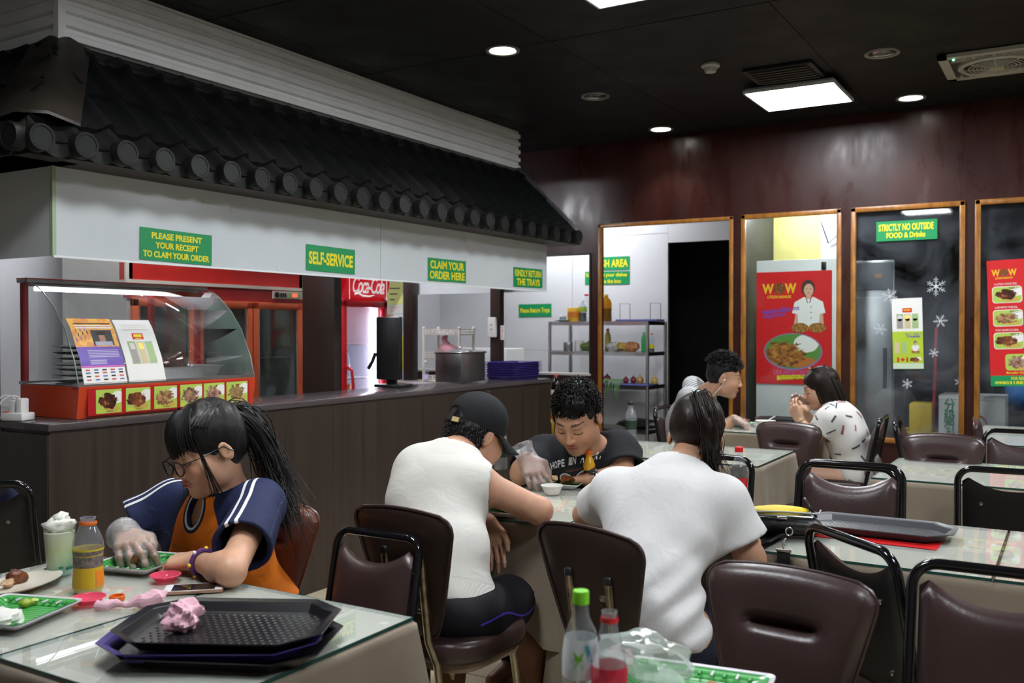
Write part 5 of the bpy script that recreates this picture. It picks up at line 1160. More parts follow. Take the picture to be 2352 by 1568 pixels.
def arm(J, s, b=1.):
    sh, el_, wr = J['sh'+s], J['el'+s], J['wr'+s]; m = el_*.65+wr*.35
    return [(rcone(sh, el_, .047*b, .038*b), .03), (rcone(el_, m, .038*b, .038*b), .02), (rcone(m, wr, .038*b, .025*b), .02)]
def leg(J, s, b=1., e=0.):
    return [(rcone(J['hip'+s], J['kn'+s], .082*b+e, .056*b+e), .05), (rcone(J['kn'+s], J['kn'+s]*.6+J['an'+s]*.4, .054*b+e, .055*b+e), .03), (rcone(J['kn'+s]*.6+J['an'+s]*.4, J['an'+s], .055*b+e, .035*b+e), .03)]
def foot(J, s, fwd): f_ = nrm(fwd); a = J['an'+s]; return [(rcone(a-f_*.02-V(0, 0, .035), a+f_*.15-V(0, 0, .055), .038, .028), .02)]
def sleeve(sh, el_, t, r0, r1, k=.035): d = el_-sh; return (rcone(sh, sh+d*t, r0, r1, cap1=True), k)
def hollow(sh, el_, t, r): d = el_-sh; L = np.linalg.norm(d); u = d/L; return (rcone(sh+u*(L*t-.035), sh+u*(L*t+.02), r, r), .006, 'cut')
def bvh_of(o): me = o.data; return BVHTree.FromPolygons([v.co[:] for v in me.vertices], [p.vertices[:] for p in me.polygons])
def stick(o, target, d, lift=.0015):
    """lay a flat mesh (verts in the wearer's space) onto a garment along direction d"""
    bv = bvh_of(target); d = Vector(nrm(d)); me = o.data
    for v in me.vertices:
        h = bv.ray_cast(v.co-d*.35, d)
        if h[0] is not None: v.co = h[0]-d*lift
    me.update(); return o
def wrinkle(amp, seed, dirs=3, fr=26.):
    rg = np.random.default_rng(seed); D = [(nrm(rg.normal(size=3)), rg.uniform(.6, 1.5)*fr, rg.uniform(0, 6.28), nrm(rg.normal(size=3)), rg.uniform(8, 16)) for _ in range(dirs)]
    def fn(X, Y, Z):
        a = 0
        for d, f_, p, w, wf in D: a = a+np.sin((X*d[0]+Y*d[1]+Z*d[2])*f_*2+p+1.6*np.sin((X*w[0]+Y*w[1]+Z*w[2])*wf))
        return amp*a/dirs
    return fn
def fabric(name, col, rough=.85, bumpsc=300, var=.06, bs=.12):
    if name in MATS: return MATS[name]
    t = NT(name); c = t.coord(); n = t.noise(c, 6, 4); lo = tuple(x*(1-var) for x in col); hi = tuple(min(1, x*(1+var)) for x in col)
    t.set(Base_Color=t.ramp(n, [(.3, lo), (.7, hi)]), Roughness=rough); t.b.inputs['Specular IOR Level'].default_value = .2
    b1 = t.noise(t.coord(scale=(1, 1, .6)), 22, 3, .5, .8); b2 = t.noise(c, bumpsc, 2); t.bump(t.math('ADD', t.math('MULTIPLY', b1, .9), t.math('MULTIPLY', b2, .12)), bs*3, .008); MATS[name] = t.m; return t.m
def make_person(label, J, HR, hs, skin, lip, prims, hands, hres=.0032, bres=.008, base=None, paint=None, **hk):
    """the bare body: one mesh"""
    base = np.array([J['pelvis'][0], J['pelvis'][1], 0.]) if base is None else base
    up2 = nrm(J['head']-J['neck']); allp = list(prims)
    allp += [(rcone(J['neck']-up2*.03, J['head']-HR[:, 0]*.02*hs-HR[:, 2]*.04*hs, .058*hs, .050*hs), .03)]
    hp = head_prims(J['head'], HR, hs, hk.pop('fem', False), hk.pop('jaw', 1.0)); allp += hp
    boxes = []
    lo, hi = bounds(allp, .02); boxes.append((lo, hi, bres))
    hl = [h for h in hands if h]
    for h in hl:
        allp += h; a, b = bounds(h, .012); boxes.append((a, b, .0036))
    lo2 = np.minimum(lo, np.min([b[0] for b in boxes], 0)); hi2 = np.maximum(hi, np.max([b[1] for b in boxes], 0)); boxes[0] = (lo2, hi2, bres)
    a, b = bounds(hp, .012); boxes.append((a, b, hres))
    me, P_ = solid(allp, boxes, 'person', base)
    col = head_colors(P_, J['head'], HR, hs, skin, lip, **hk)
    if paint: paint(P_, col)
    setcol(me, col); o = meshobj('person', me, M_SKIN, None, base); tag(o, label, 'person', 'diners'); return o, base
def garment(name, prims, m, parent, base, h=.006, noise=None, it=2):
    lo, hi = bounds(prims, .025); me, P_ = solid(prims, [(lo, hi, h)], name, base, noise, it, 1500); return meshobj(name, me, m, parent), P_
def glove(h, parent, base, cuff=None, res=.0036):
    P_ = [((p[0][0], p[0][1], p[0][2]), p[1]) for p in h]
    infl = []
    for (fn, lo, hi), k in P_: infl.append((((lambda X, Y, Z, fn=fn: fn(X, Y, Z)-.0024), lo-.004, hi+.004), k+.005))
    if cuff: infl.append((rcone(cuff[0], cuff[1], .034, .048, cap1=True), .02)); infl.append((rcone(cuff[0], cuff[1]+(cuff[1]-cuff[0])*.2, .028, .045), .004, 'cut'))
    w = wrinkle(.0016, 5, 4, 70.); lo, hi = bounds(infl, .012); me, _ = solid(infl, [(lo, hi, res)], 'glove', base, w, 0); return meshobj('glove', me, M_GLOVE, parent)
def look(rt, fw, down, roll=0., up=(0, 0, 1)):
    d = nrm(RT*rt+np.array([FW[0], FW[1], 0])*fw-V(0, 0, 1)*down); R = frame_from(d, up)
    if roll: R = np.stack([R[:, 0], rotax(R[:, 1], R[:, 0], roll), rotax(R[:, 2], R[:, 0], roll)], 1)
    return R
def haircap(o, base, J, HR, hs, m, prims, cuts, noise=None, h=.0035, name='hair'):
    """hair volume in the head frame; prims/cuts are (centre, radii[, k])"""
    c = J['head']; T = lambda p: c+HR@(np.array(p)*hs); L = []
    for p in prims: L.append((ell(T(p[0]), np.array(p[1])*hs, HR), p[2] if len(p) > 2 else .02))
    for p in cuts: L.append((ell(T(p[0]), np.array(p[1])*hs, HR), p[2] if len(p) > 2 else .008, 'cut'))
    lo, hi = bounds(L, .02); me, _ = solid(L, [(lo, hi, h)], name, base, noise, 1); return meshobj(name, me, m, o)
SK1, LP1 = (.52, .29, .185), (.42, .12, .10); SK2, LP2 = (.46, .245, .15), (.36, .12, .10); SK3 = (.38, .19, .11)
# ---------------------------------------------------------------- 1. girl in orange and navy, eating with one gloved hand
def girl():
    J = dict(head=pX(480, 1030, 1.80), neck=pX(520, 1135, 1.885), shR=pX(400, 1155, 1.915), shL=pX(598, 1160, 1.87), chest=pX(500, 1235, 1.885), pelvis=pX(590, 1405, 1.99), elR=pX(278, 1225, 1.80), wrR=pX(290, 1232, 1.64), elL=pz(530, 1312, .79), wrL=pz(452, 1288, .785))
    J['waist'] = J['pelvis']*.5+J['chest']*.5
    J['hipL'] = J['pelvis']+V(-.02, -.085, -.03); J['hipR'] = J['pelvis']+V(-.02, .085, -.03); J['knL'] = J['hipL']+V(-.36, -.03, .02); J['knR'] = J['hipR']+V(-.36, .03, .02); J['anL'] = J['knL']+V(-.02, 0, -.40); J['anR'] = J['knR']+V(-.02, 0, -.40)
    HR = look(-.70, -.72, .36, .05); hs = 1.0
    dR = pz(335, 1325, .775)-J['wrR']; hR = hand_prims(J['wrR'], nrm(dR+V(0, 0, .02)), V(-.3, 0, 1.), 1, (.45, .65, .45), .22, 1.02, .9)
    hL = hand_prims(J['wrL'], V(-.25, .95, -.08), V(-.2, 0, 1), -1, (.5, .7, .5), .06, .95, .9)
    pr_ = torso(J, 0, .86)+arm(J, 'L', .92)+arm(J, 'R', .92)+leg(J, 'L', .9)+leg(J, 'R', .9)+foot(J, 'L', V(-1, 0, 0))+foot(J, 'R', V(-1, 0, 0))
    o, base = make_person('girl in an orange and navy sports shirt and glasses eating by hand', J, HR, hs, (.57, .325, .21), (.50, .17, .15), pr_, [hR, hL], .0027, fem=True, jaw=.94, lipm=1.1)
    # shirt
    sp = torso(J, .016, .92)
    sp += [sleeve(J['shL'], J['elL'], .66, .066, .078), sleeve(J['shR'], J['elR'], .70, .066, .082)]
    up2 = nrm(J['neck']-J['chest']); nf = nrm(np.cross(nrm(J['shL']-J['shR']), up2))
    sp += [(rcone(J['neck']-up2*.045+nf*.0, J['neck']+up2*.12, .060, .085), .008, 'cut'), (ell(J['neck']-up2*.045+nf*.075, (.045, .028, .052)), .006, 'cut'), hollow(J['shL'], J['elL'], .66, .062), hollow(J['shR'], J['elR'], .70, .064), (halfsp(J['pelvis']-V(0, 0, .04), V(0, 0, 1), J['pelvis']-.4, J['pelvis']+V(.4, .4, -.02)), .004, 'cut')]
    t = NT('sports_shirt'); n = t.noise(t.coord(), 5, 3); a = t.new('ShaderNodeAttribute', attribute_name='navy'); b = t.new('ShaderNodeAttribute', attribute_name='stripe'); v = t.new('ShaderNodeAttribute', attribute_name='collar')
    org = t.ramp(n, [(.3, (.86, .20, .014)), (.7, (.92, .24, .02))]); nav = t.ramp(n, [(.3, (.012, .018, .060)), (.7, (.018, .026, .080))])
    mask = t.math('GREATER_THAN', a.outputs['Fac'], 0.); c1 = t.mix(mask, org, nav)
    st = t.math('ABSOLUTE', t.math('SUBTRACT', t.math('ABSOLUTE', b.outputs['Fac']), .013)); c2 = t.mix(t.math('MULTIPLY', t.math('LESS_THAN', st, .0048), mask), c1, (.75, .75, .76))
    k1 = t.math('LESS_THAN', v.outputs['Fac'], .017); k2 = t.math('MULTIPLY', t.math('LESS_THAN', v.outputs['Fac'], .010), t.math('GREATER_THAN', v.outputs['Fac'], .0045)); c3 = t.mix(k1, c2, (.014, .02, .065)); c3 = t.mix(k2, c3, (.7, .7, .7))
    t.set(Base_Color=c3, Roughness=.7); t.b.inputs['Sheen Weight'].default_value = .0; t.b.inputs['Specular IOR Level'].default_value = .25; t.bump(t.noise(t.coord(), 24, 3, .5, 1.), .4, .01)
    so, P_ = garment('shirt', sp, t.m, o, base, .0055, wrinkle(.0042, 11, 4, 15.))
    lat = nrm(J['shL']-J['shR']); q = P_-J['neck']; la = q@lat; hh = -(q@up2); navy = np.abs(la)-(.052+np.clip(hh, 0, .5)*.52); navy = np.where(hh > .24, np.minimum(navy, .0)-.0+np.where(np.minimum(np.linalg.norm(P_-J['elL'], axis=1), np.linalg.norm(P_-J['elR'], axis=1)) < .16, .05, 0), navy)
    setf(so.data, 'navy', navy)
    stripe = np.full(len(P_), .5)
    for s in ('L', 'R'):
        ax = nrm(J['el'+s]-J['sh'+s]); side = nrm(np.cross(ax, V(-.55, 0, .83))); d = (P_-J['sh'+s])@side; outer = (P_-J['sh'+s])@nrm(np.cross(side, ax)); near = ((la > 0) if s == 'L' else (la < 0)); near &= (outer < -.0) if (np.cross(side, ax)@V(-.55, 0, .83)) < 0 else (outer > 0)
        stripe = np.where(near, d, stripe)
    setf(so.data, 'stripe', stripe)
    f_ = ell(J['neck']-up2*.045+nf*.075, (.045, .028, .052))[0]; g_ = rcone(J['neck']-up2*.045, J['neck']+up2*.12, .060, .085)[0]
    setf(so.data, 'collar', np.minimum(np.abs(f_(P_[:, 0], P_[:, 1], P_[:, 2])), np.abs(g_(P_[:, 0], P_[:, 1], P_[:, 2]))))
    tc = J['chest']-lat*.045+nf*.12-base-up2*.01
    tx = text('2 4 8 - E2', mat('print_olive', (.12, .14, .03), .6), None, 0, 0, .06, .014, 0, .0, name='chest_print'); tx.data.transform(frm(tuple(tc), lat, up2)); tx.parent = o; stick(tx, so, -nf)
    # trousers
    tr_ = [(ell(J['pelvis'], (.13, .165, .115)), .04)]+leg(J, 'L', .98, .01)+leg(J, 'R', .98, .01); garment('trousers', tr_, fabric('navy_cloth', (.012, .014, .035)), o, base, .01)
    glove(hR, o, base, (J['wrR'], J['wrR']+nrm(J['elR']-J['wrR']+V(-.02, 0, .02))*.07)); bs = MB()
    # hair: cap, fringe, side locks and a high pony tail
    c = J['head']; T = lambda x, y, z: c+HR@(V(x, y, z)*hs)
    haircap(o, base, J, HR, hs, M_HBLK, [((-.014, 0, .046), (.106, .086, .094)), ((-.045, 0, .01), (.072, .080, .085))], [((.10, 0, -.045), (.075, .072, .098)), ((.02, .086, -.03), (.040, .022, .045)), ((.02, -.086, -.03), (.040, .022, .045))], wrinkle(.0022, 3, 3, 70.))
    S = MB(); rg = np.random.default_rng(4); tie = T(-.088, .0, .082)
    for k in range(170):     # combed back over the cap
        a = rg.uniform(-1.25, 1.25); r = rg.uniform(0, 1); st_ = (.085*math.cos(a)-.01, .084*math.sin(a), .055+.06*math.cos(a)*rg.uniform(.6, 1.)) ; mid = (-.02, .088*math.sin(a)*.85, .108+.03*math.cos(a)*.9)
        S.tube(bez([T(*st_), T(mid[0], mid[1]*1.1, mid[2]+.012), T(-.085, .04*math.sin(a), .128), tie], 7), [.0017]*8, 4, cap=False)
    for k in range(220):    # fringe
        y = rg.uniform(-.072, .066); x = math.sqrt(max(0, 1-(y/.083)**2))*.094-.004; S.tube(bez([T(x*.45, y*.55, .132), T(x*1.02, y*.95, .118), T(x+.018, y*1.02, .065), T(x+.012, y*1.05+rg.normal()*.003, .020+rg.uniform(-.010, .012)+.016*abs(y)/.07)], 7), [.0022*(1-.65*(i/7)**2) for i in range(8)], 4, cap=False)
    for s in (-1, 1):
        for k in range(16): y = s*(.076+rg.uniform(-.004, .006)); S.tube(bez([T(.058, y*.9, .07), T(.066, y*1.05, .02), T(.055+rg.normal()*.006, y*1.06, -.05), T(.055+rg.normal()*.012, y*1.0, -.115-rg.uniform(0, .03))], 8), [.0020*(1-.7*i/8) for i in range(9)], 4, cap=False)
    end = pX(655, 1195, 1.95); m1 = pX(600, 985, 1.93); m2 = pX(640, 1075, 1.99)
    S.tube(bez([tie, tie+(m1-tie)*.5+V(0, 0, .035), m1, m2, end+(m2-end)*.25], 9), [.014, .022, .028, .032, .034, .034, .032, .027, .018, .004], 12)
    for k in range(420):    # pony tail
        j = rg.normal(size=3)*V(.010, .010, .010); w = rg.uniform(.5, 1.5); o1 = rg.normal(size=3)*.020; o2 = rg.normal(size=3)*.030; o3 = rg.normal(size=3)*V(.034, .034, .04)
        S.tube(bez([tie+j*.8, tie+(m1-tie)*.5+V(0, 0, .035)+o1, m1+o1*1.3, m2+o2*1.2, end+o3], 9), [.0019*(1-.75*(i/9)**2) for i in range(10)], 4, cap=False)
    S.v = [tuple(np.array(p)-base) for p in S.v]; S.build('hair_strands', M_HBLK, o, smooth=80)
    b = MB(); b.lathe([(.017, -.008), (.021, 0), (.017, .008)], 14, T=Matrix.Translation(Vector(tie-base)) @ Vector((*(tie-c),)).to_track_quat('Z', 'Y').to_matrix().to_4x4(), cap=False); b.build('hair_tie', M_BLACK, o)
    # glasses
    G = MB(); 
    for y in (-.033, .033): G.tube([T(.118-.006*abs(math.cos(a)), y+.0285*math.cos(a), -.004+.0225*math.sin(a)*(1 if math.sin(a) < 0 else .82))-base for a in [2*math.pi*k/22 for k in range(22)]], .0023, 6, closed=True)
    G.tube([T(.117, -.008, .004)-base, T(.121, 0, .007)-base, T(.117, .008, .004)-base], .0018, 6)
    for s in (-1, 1): G.tube([T(.112, s*.058, .006)-base, T(.075, s*.078, .007)-base, T(.0, s*.088, .010)-base, T(-.025, s*.086, -.012)-base], .0017, 6)
    go_ = G.build('glasses', mat('glasses_black', (.010, .011, .014), .25), o)
    for y in (-.033, .033):
        L_ = MB(); L_.add([T(.116-.006*abs(math.cos(a)), y+.0275*math.cos(a), -.004+.0215*math.sin(a)*(1 if math.sin(a) < 0 else .82))-base for a in [2*math.pi*k/22 for k in range(22)]], [list(range(22))]); L_.build('lens', glassmat('lens_glass', (.97, .97, 1.), .02, 1.5, .04), go_, smooth=0)
    # bracelet
    wr = J['wrL']+nrm(J['elL']-J['wrL'])*.035; ax = nrm(J['elL']-J['wrL']); u1 = nrm(np.cross(ax, V(0, 0, 1))); u2 = np.cross(u1, ax); B = MB()
    B.tube([wr+.033*(math.cos(a)*u1+math.sin(a)*u2)-base for a in [2*math.pi*k/20 for k in range(20)]], .0058, 6, closed=True); br = B.build('bracelet', mat('bracelet_purple', (.09, .03, .16), .4), o)
    for k in range(7): a = 2*math.pi*k/7; MB().ball(tuple(wr+.0375*(math.cos(a)*u1+math.sin(a)*u2)-base), .0055, 8, 6).build('bead', (mat('bead_yellow', (.8, .55, .03), .4), mat('bead_white', (.75, .75, .72), .4))[k % 2], br)
girl()
# ---------------------------------------------------------------- 2. man in a white knit vest and black cap, seen from behind
def capman():
    J = dict(head=pX(1095, 1000, 2.66), neck=pX(1050, 1040, 2.545), shL=pX(958, 1075, 2.47), shR=pX(1098, 1110, 2.50), chest=pX(1010, 1130, 2.46), pelvis=pX(1020, 1395, 2.31), elR=pz(1238, 1172, .80), wrR=pX(1152, 1150, 2.74), elL=pX(1070, 1190, 2.60)+V(0, .16, 0), wrL=pX(1118, 1195, 2.605))
    J['waist'] = pX(1015, 1270, 2.35); lat = V(.1, 1, 0)
    J['hipL'] = J['pelvis']+V(.03, .085, -.03); J['hipR'] = J['pelvis']+V(.03, -.085, -.03); J['knR'] = pX(1232, 1352, 2.76); J['knL'] = J['knR']+V(-.03, .30, 0); J['anR'] = V(2.56, 1.50, .07); J['anL'] = V(2.42, 1.70, .07)
    HR = look(.80, .60, .42); hs = 1.0
    hR = hand_prims(J['wrR'], V(.15, .55, -.75), V(.6, .1, .8), 1, (.4, .6, .4), .1, 1., .8); hL = hand_prims(J['wrL'], V(.02, -.25, -.95), V(1, .2, 0), -1, (.15, .25, .2), .05, 1., .4)
    pr_ = torso(J, 0, 1.02)+arm(J, 'L', 1.05)+arm(J, 'R', 1.12)+leg(J, 'L', 1.)+leg(J, 'R', 1.)+foot(J, 'L', V(1, 0, 0))+foot(J, 'R', V(1, 0, 0))
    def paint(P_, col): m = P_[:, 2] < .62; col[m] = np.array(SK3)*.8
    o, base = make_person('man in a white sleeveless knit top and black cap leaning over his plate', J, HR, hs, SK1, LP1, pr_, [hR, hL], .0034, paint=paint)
    up2 = nrm(J['neck']-J['chest']); sp = torso(J, .013, 1.03)
    u = nrm(J['neck']-J['pelvis'])
    sp += [(rcone(J['neck']-up2*.012, J['neck']+up2*.12, .062, .085), .008, 'cut')]
    for s in ('L', 'R'):
        d = nrm(J['el'+s]-J['sh'+s]); sp.append((rcone(J['sh'+s]+d*.015, J['el'+s], .066, .075), .008, 'cut'))
    sp.append((halfsp(J['pelvis']-u*.015, u, J['pelvis']-.45, J['pelvis']+V(.45, .45, .3)), .004, 'cut'))
    t = NT('white_knit'); t.set(Base_Color=(.62, .61, .565), Roughness=.9)
    a = t.new('ShaderNodeAttribute', attribute_name='rib'); w = t.math('SINE', t.math('MULTIPLY', a.outputs['Fac'], 900.)); cl = t.noise(t.coord(), 240, 2); f_ = t.noise(t.coord(scale=(1, 1, 1.6)), 10, 3, .5, .6)
    t.bump(t.math('ADD', t.math('ADD', t.math('MULTIPLY', w, .05), t.math('MULTIPLY', cl, .08)), t.math('MULTIPLY', f_, .9)), .45, .012)
    so, P_ = garment('knit_top', sp, t.m, o, base, .006, wrinkle(.0032, 21, 4, 11.)); h = (P_-J['pelvis'])@u; ang = (P_-J['pelvis'])@V(0, 1, 0); setf(so.data, 'rib', np.where(h < .055, ang, 0))
    hm = [(ell(J['pelvis'], (.148, .182, .10)), .03)]+leg(J, 'L', 1.12, .012)[:1]+leg(J, 'R', 1.12, .012)[:1]
    for s in ('L', 'R'): hm.append((rcone(J['kn'+s]*.93+J['hip'+s]*.07, J['kn'+s]*1.3-J['hip'+s]*.3, .16, .16), .004, 'cut'))
    sh, _ = garment('shorts', hm, fabric('black_shorts', (.010, .010, .014), .6), o, base, .008, wrinkle(.003, 9, 3, 14.))
    pp = MB(); side = V(0, -1, 0); pts = []
    for k in range(14): q = J['hipR']+V(-.09, 0, .02)+(J['knR']-J['hipR']-V(-.09, 0, .02))*k/13*.70; pts.append(q+V(0, -.16, .02*math.sin(k*.5)))
    pp.tube([p-base for p in pts], .0035, 6); po = pp.build('blue_piping', mat('piping_blue', (.05, .04, .42), .5), o); bv = bvh_of(sh)
    for v in po.data.vertices:
        hit = bv.ray_cast(v.co+Vector((0, -.1, 0)), Vector((0, 1, 0)))
        if hit[0] is not None: v.co.y = hit[0].y-.003
        else: v.select = True
    bm = bmesh.new(); bm.from_mesh(po.data); bmesh.ops.delete(bm, geom=[v for v in bm.verts if bv.ray_cast(v.co+Vector((0, -.1, 0)), Vector((0, 1, 0)))[0] is None], context='VERTS'); bm.to_mesh(po.data); bm.free()
    glove(hR, o, base, None)
    ft = MB()
    for s in ('L', 'R'): a = J['an'+s]-base; ft.box((a[0]+.06, a[1], .012), (.27, .1, .024), bev=.01)
    ft.build('sandals', M_BLACK, o)
    c = J['head']; T = lambda x, y, z: c+HR@(V(x, y, z)*hs)
    haircap(o, base, J, HR, hs, M_HBLK, [((-.03, 0, .0), (.088, .083, .08)), ((-.04, 0, .05), (.078, .07, .07))], [((.085, 0, -.03), (.085, .1, .12)), ((.0, .09, -.03), (.036, .03, .045)), ((.0, -.09, -.03), (.036, .03, .045)), ((-.02, 0, -.12), (.12, .12, .055))], wrinkle(.003, 8, 3, 80.))
    S = MB(); tufts(S, c, HR, hs, 480, lambda p: p[2] < .03 and p[0] < -.02 and p[2] > -.058, .020, .0026, .2, (.091, .084, .1), (-.02, 0, .02), .35, (-.2, 0, -.9), 3); S.v = [tuple(np.array(p)-base) for p in S.v]; S.build('hair_locks', M_HBLK, o, smooth=80)
    # cap: dome with panels, visor, strap gap and buckle
    M_CAP = fabric('black_twill', (.014, .015, .017), .8); L = [(ell(T(-.012, 0, .052), V(.110, .091, .096)*hs, HR), .01), (halfsp(T(0, 0, .022), HR[:, 2]*1+HR[:, 0]*.12, c-.25, c+.25), .004, 'cut'), (ell(T(-.115, 0, .032), V(.03, .042, .032)*hs, HR), .004, 'cut')]
    L[1] = (halfsp(T(-.02, 0, .02), -(HR[:, 2]+HR[:, 0]*.10), c-.25, c+.25), .004); lo, hi = bounds(L[:1], .02); f = Fld(lo, hi, .0035); f.op(L[0][0], .01); X, Y, Z = np.meshgrid(*f.ax, indexing='ij', sparse=True); n_ = nrm(HR[:, 2]+HR[:, 0]*.10); p0 = T(-.02, 0, .018); f.v = np.maximum(f.v, -((X-p0[0])*n_[0]+(Y-p0[1])*n_[1]+(Z-p0[2])*n_[2])); f.op(L[2][0], .004, 'cut'); me, _ = meshfrom([f.mesh()], 'cap', base); cp_ = meshobj('cap', me, M_CAP, o)
    vs = MB(); rows = 8
    for i in range(rows+1):
        for j in range(13):
            a = -1.15+2.3*j/12; r = i/rows; x = .088*math.cos(a)+r*.105*math.cos(a*.8); y = .088*math.sin(a); vs.v.append(tuple(T(x-.012, y, .018+.010*math.cos(a*1.2)-r*.036-.012*(abs(a))**2*r)-base))
    for i in range(rows):
        for j in range(12): q_ = i*13+j; vs.f.append([q_, q_+1, q_+14, q_+13]); vs.mi.append(0)
    vo = vs.build('visor', M_CAP, cp_); md = vo.modifiers.new('t', 'SOLIDIFY'); md.thickness = .004
    st = MB(); st.tube([T(-.012-.108*math.cos(a), .088*math.sin(a), .016)-base for a in np.linspace(-.6, .6, 9)], .008, 6); st.build('strap', M_CAP, cp_); bk = MB(); bk.box((0, 0, 0), (.004, .028, .016), T=Matrix.Translation(Vector(T(-.012-.118*math.cos(.35), -.088*math.sin(.35), .018)-base)) @ Matrix(HR.tolist()).to_4x4() @ Matrix.Rotation(.3, 4, 'Z')); bk.build('buckle', mat('brass_tan', (.55, .42, .2), .4), cp_)
    MB().ball(tuple(T(-.012, 0, .150)-base), .007, 8, 6).build('top_button', M_CAP, cp_)
capman()
# ---------------------------------------------------------------- 3. man in a black printed T-shirt across the table
def blackman():
    J = dict(head=pX(1326, 957, 3.32), neck=pX(1352, 1030, 3.47), shR=pX(1243, 1045, 3.52), shL=pX(1424, 1035, 3.52), chest=pX(1335, 1085, 3.50), pelvis=V(3.62, 1.80, .50), elR=pz(1196, 1088, .80), wrR=pX(1210, 1052, 3.24), elL=pX(1436, 1090, 3.45), wrL=pX(1352, 1100, 3.38))
    J['waist'] = J['pelvis']*.5+J['chest']*.5
    J['hipL'] = J['pelvis']+V(-.02, -.09, -.03); J['hipR'] = J['pelvis']+V(-.02, .09, -.03); J['knL'] = J['hipL']+V(-.40, -.04, .02); J['knR'] = J['hipR']+V(-.40, .04, .02); J['anL'] = V(3.22, 1.66, .07); J['anR'] = V(3.22, 1.94, .07)
    HR = look(-.42, -.90, .62, -.02); hs = 1.12
    hR = hand_prims(J['wrR'], pz(1243, 1115, .775)-J['wrR'], V(-.75, -.3, .6), 1, (.25, .5, .4), .1, 1.08, .9); hL = hand_prims(J['wrL'], V(-.08, .95, -.08), V(-.1, 0, 1), -1, (.35, .6, .5), .05, 1.0, .8)
    pr_ = torso(J, 0, 1.12)+arm(J, 'L', 1.08)+arm(J, 'R', 1.08)+leg(J, 'L')+leg(J, 'R')+foot(J, 'L', V(-1, 0, 0))+foot(J, 'R', V(-1, 0, 0))
    o, base = make_person('man in a black printed T-shirt bent over his plate facing the camera', J, HR, hs, SK2, (.38, .13, .11), pr_, [hR, hL], .003, jaw=1.1, beard=.35)
    up2 = nrm(J['neck']-J['chest']); lat = nrm(J['shL']-J['shR']); nf = nrm(np.cross(lat, up2)); sp = torso(J, .016, 1.15)+[sleeve(J['shL'], J['elL'], .75, .074, .085), sleeve(J['shR'], J['elR'], .72, .074, .082)]
    sp += [(rcone(J['neck']-up2*.0+nf*.015, J['neck']+up2*.12+nf*.04, .058, .085), .008, 'cut'), hollow(J['shL'], J['elL'], .75, .068), hollow(J['shR'], J['elR'], .72, .066)]
    so, P_ = garment('black_t_shirt', sp, fabric('black_jersey', (.013, .014, .017), .8), o, base, .0065, wrinkle(.0045, 31, 4, 13.))
    tr_ = [(ell(J['pelvis'], (.14, .18, .12)), .04)]+leg(J, 'L', 1.05, .012)+leg(J, 'R', 1.05, .012); garment('trousers', tr_, fabric('dark_denim', (.015, .018, .03)), o, base, .011)
    def onchest(ob, px_, py_): ctr = pX(px_, py_, 3.42)-base; ob.data.transform(frm(tuple(ctr), lat, V(0, 0, 1))); ob.parent = o; stick(ob, so, -nf+V(0, 0, .3)); return ob
    M_PW = mat('print_white', (.6, .6, .6), .7); M_PB = mat('print_brown', (.16, .06, .035), .7)
    for ch, (x, y, r) in zip('HOPE IN HEART', [(i*.0165-.099, .018-.9*(i*.0165-.099)**2*1.6, -(i*.0165-.099)*2.6) for i in range(13)]):
        if ch != ' ': onchest(text(ch, M_PW, None, x, y-.01, .0145, .028, 0, .03, rot=r, name='chest_letter'), 1332, 1040)
    onchest(text('GIORDANO', M_PB, None, 0, -.028, .07, .009, 0, .0, name='chest_letter'), 1332, 1040)
    for s in (-1, 1): onchest(MB().add([(*p, 0) for p in ellpoly(s*.035, -.062, .027, .020, 20, s*.5)], [list(range(20))]).build('chest_print', M_PB, None, smooth=0), 1332, 1040); onchest(MB().tube([(*p, 0) for p in ellpoly(s*.035, -.062, .029, .022, 20, s*.5)], .0022, 4, closed=True).build('chest_print', M_PW, None, smooth=0), 1332, 1040)
    glove(hR, o, base, (J['wrR'], J['wrR']+nrm(J['elR']-J['wrR']+V(0, 0, .12))*.06))
    ax = nrm(J['elL']-J['wrL']); wr = J['wrL']+ax*.03; u1 = nrm(np.cross(ax, V(0, 0, 1))); u2 = np.cross(u1, ax); B = MB(); B.tube([wr+.034*(math.cos(a)*u1+math.sin(a)*u2)-base for a in [2*math.pi*k/20 for k in range(20)]], .007, 6, closed=True); wt = B.build('watch', mat('watch_steel', (.4, .4, .4), .25, metal=1), o); MB().lathe([(.018, 0), (.019, .006), (.015, .009), (.001, .009)], 18, T=Matrix.Translation(Vector(wr+.036*(u2*.8-u1*.1+V(-.5, 0, 0))-base)) @ Vector(tuple(u2+V(-.6, 0, 0))).to_track_quat('Z', 'Y').to_matrix().to_4x4(), cap=False).build('dial', mat('watch_dial', (.03, .03, .035), .2), wt)
    haircap(o, base, J, HR, hs, M_HBLK, [((-.016, 0, .046), (.101, .081, .090)), ((-.035, 0, .01), (.082, .079, .08))], [((.110, 0, -.048), (.070, .095, .100)), ((.03, .09, -.04), (.055, .03, .06)), ((.03, -.09, -.04), (.055, .03, .06))], wrinkle(.004, 8, 3, 90.))
    S = MB(); tufts(S, J['head'], HR, hs, 1700, lambda p: (p[2] > .055 or (p[0] < .02 and p[2] > -.01)) and not (p[0] > .06 and p[2] < .046), .015, .0021, .30, (.100, .080, .090), (-.016, 0, .046), .22, (.75, .2, .25), 5); S.v = [tuple(np.array(p)-base) for p in S.v]; S.build('hair_locks', M_HMAT, o, smooth=80)
blackman()
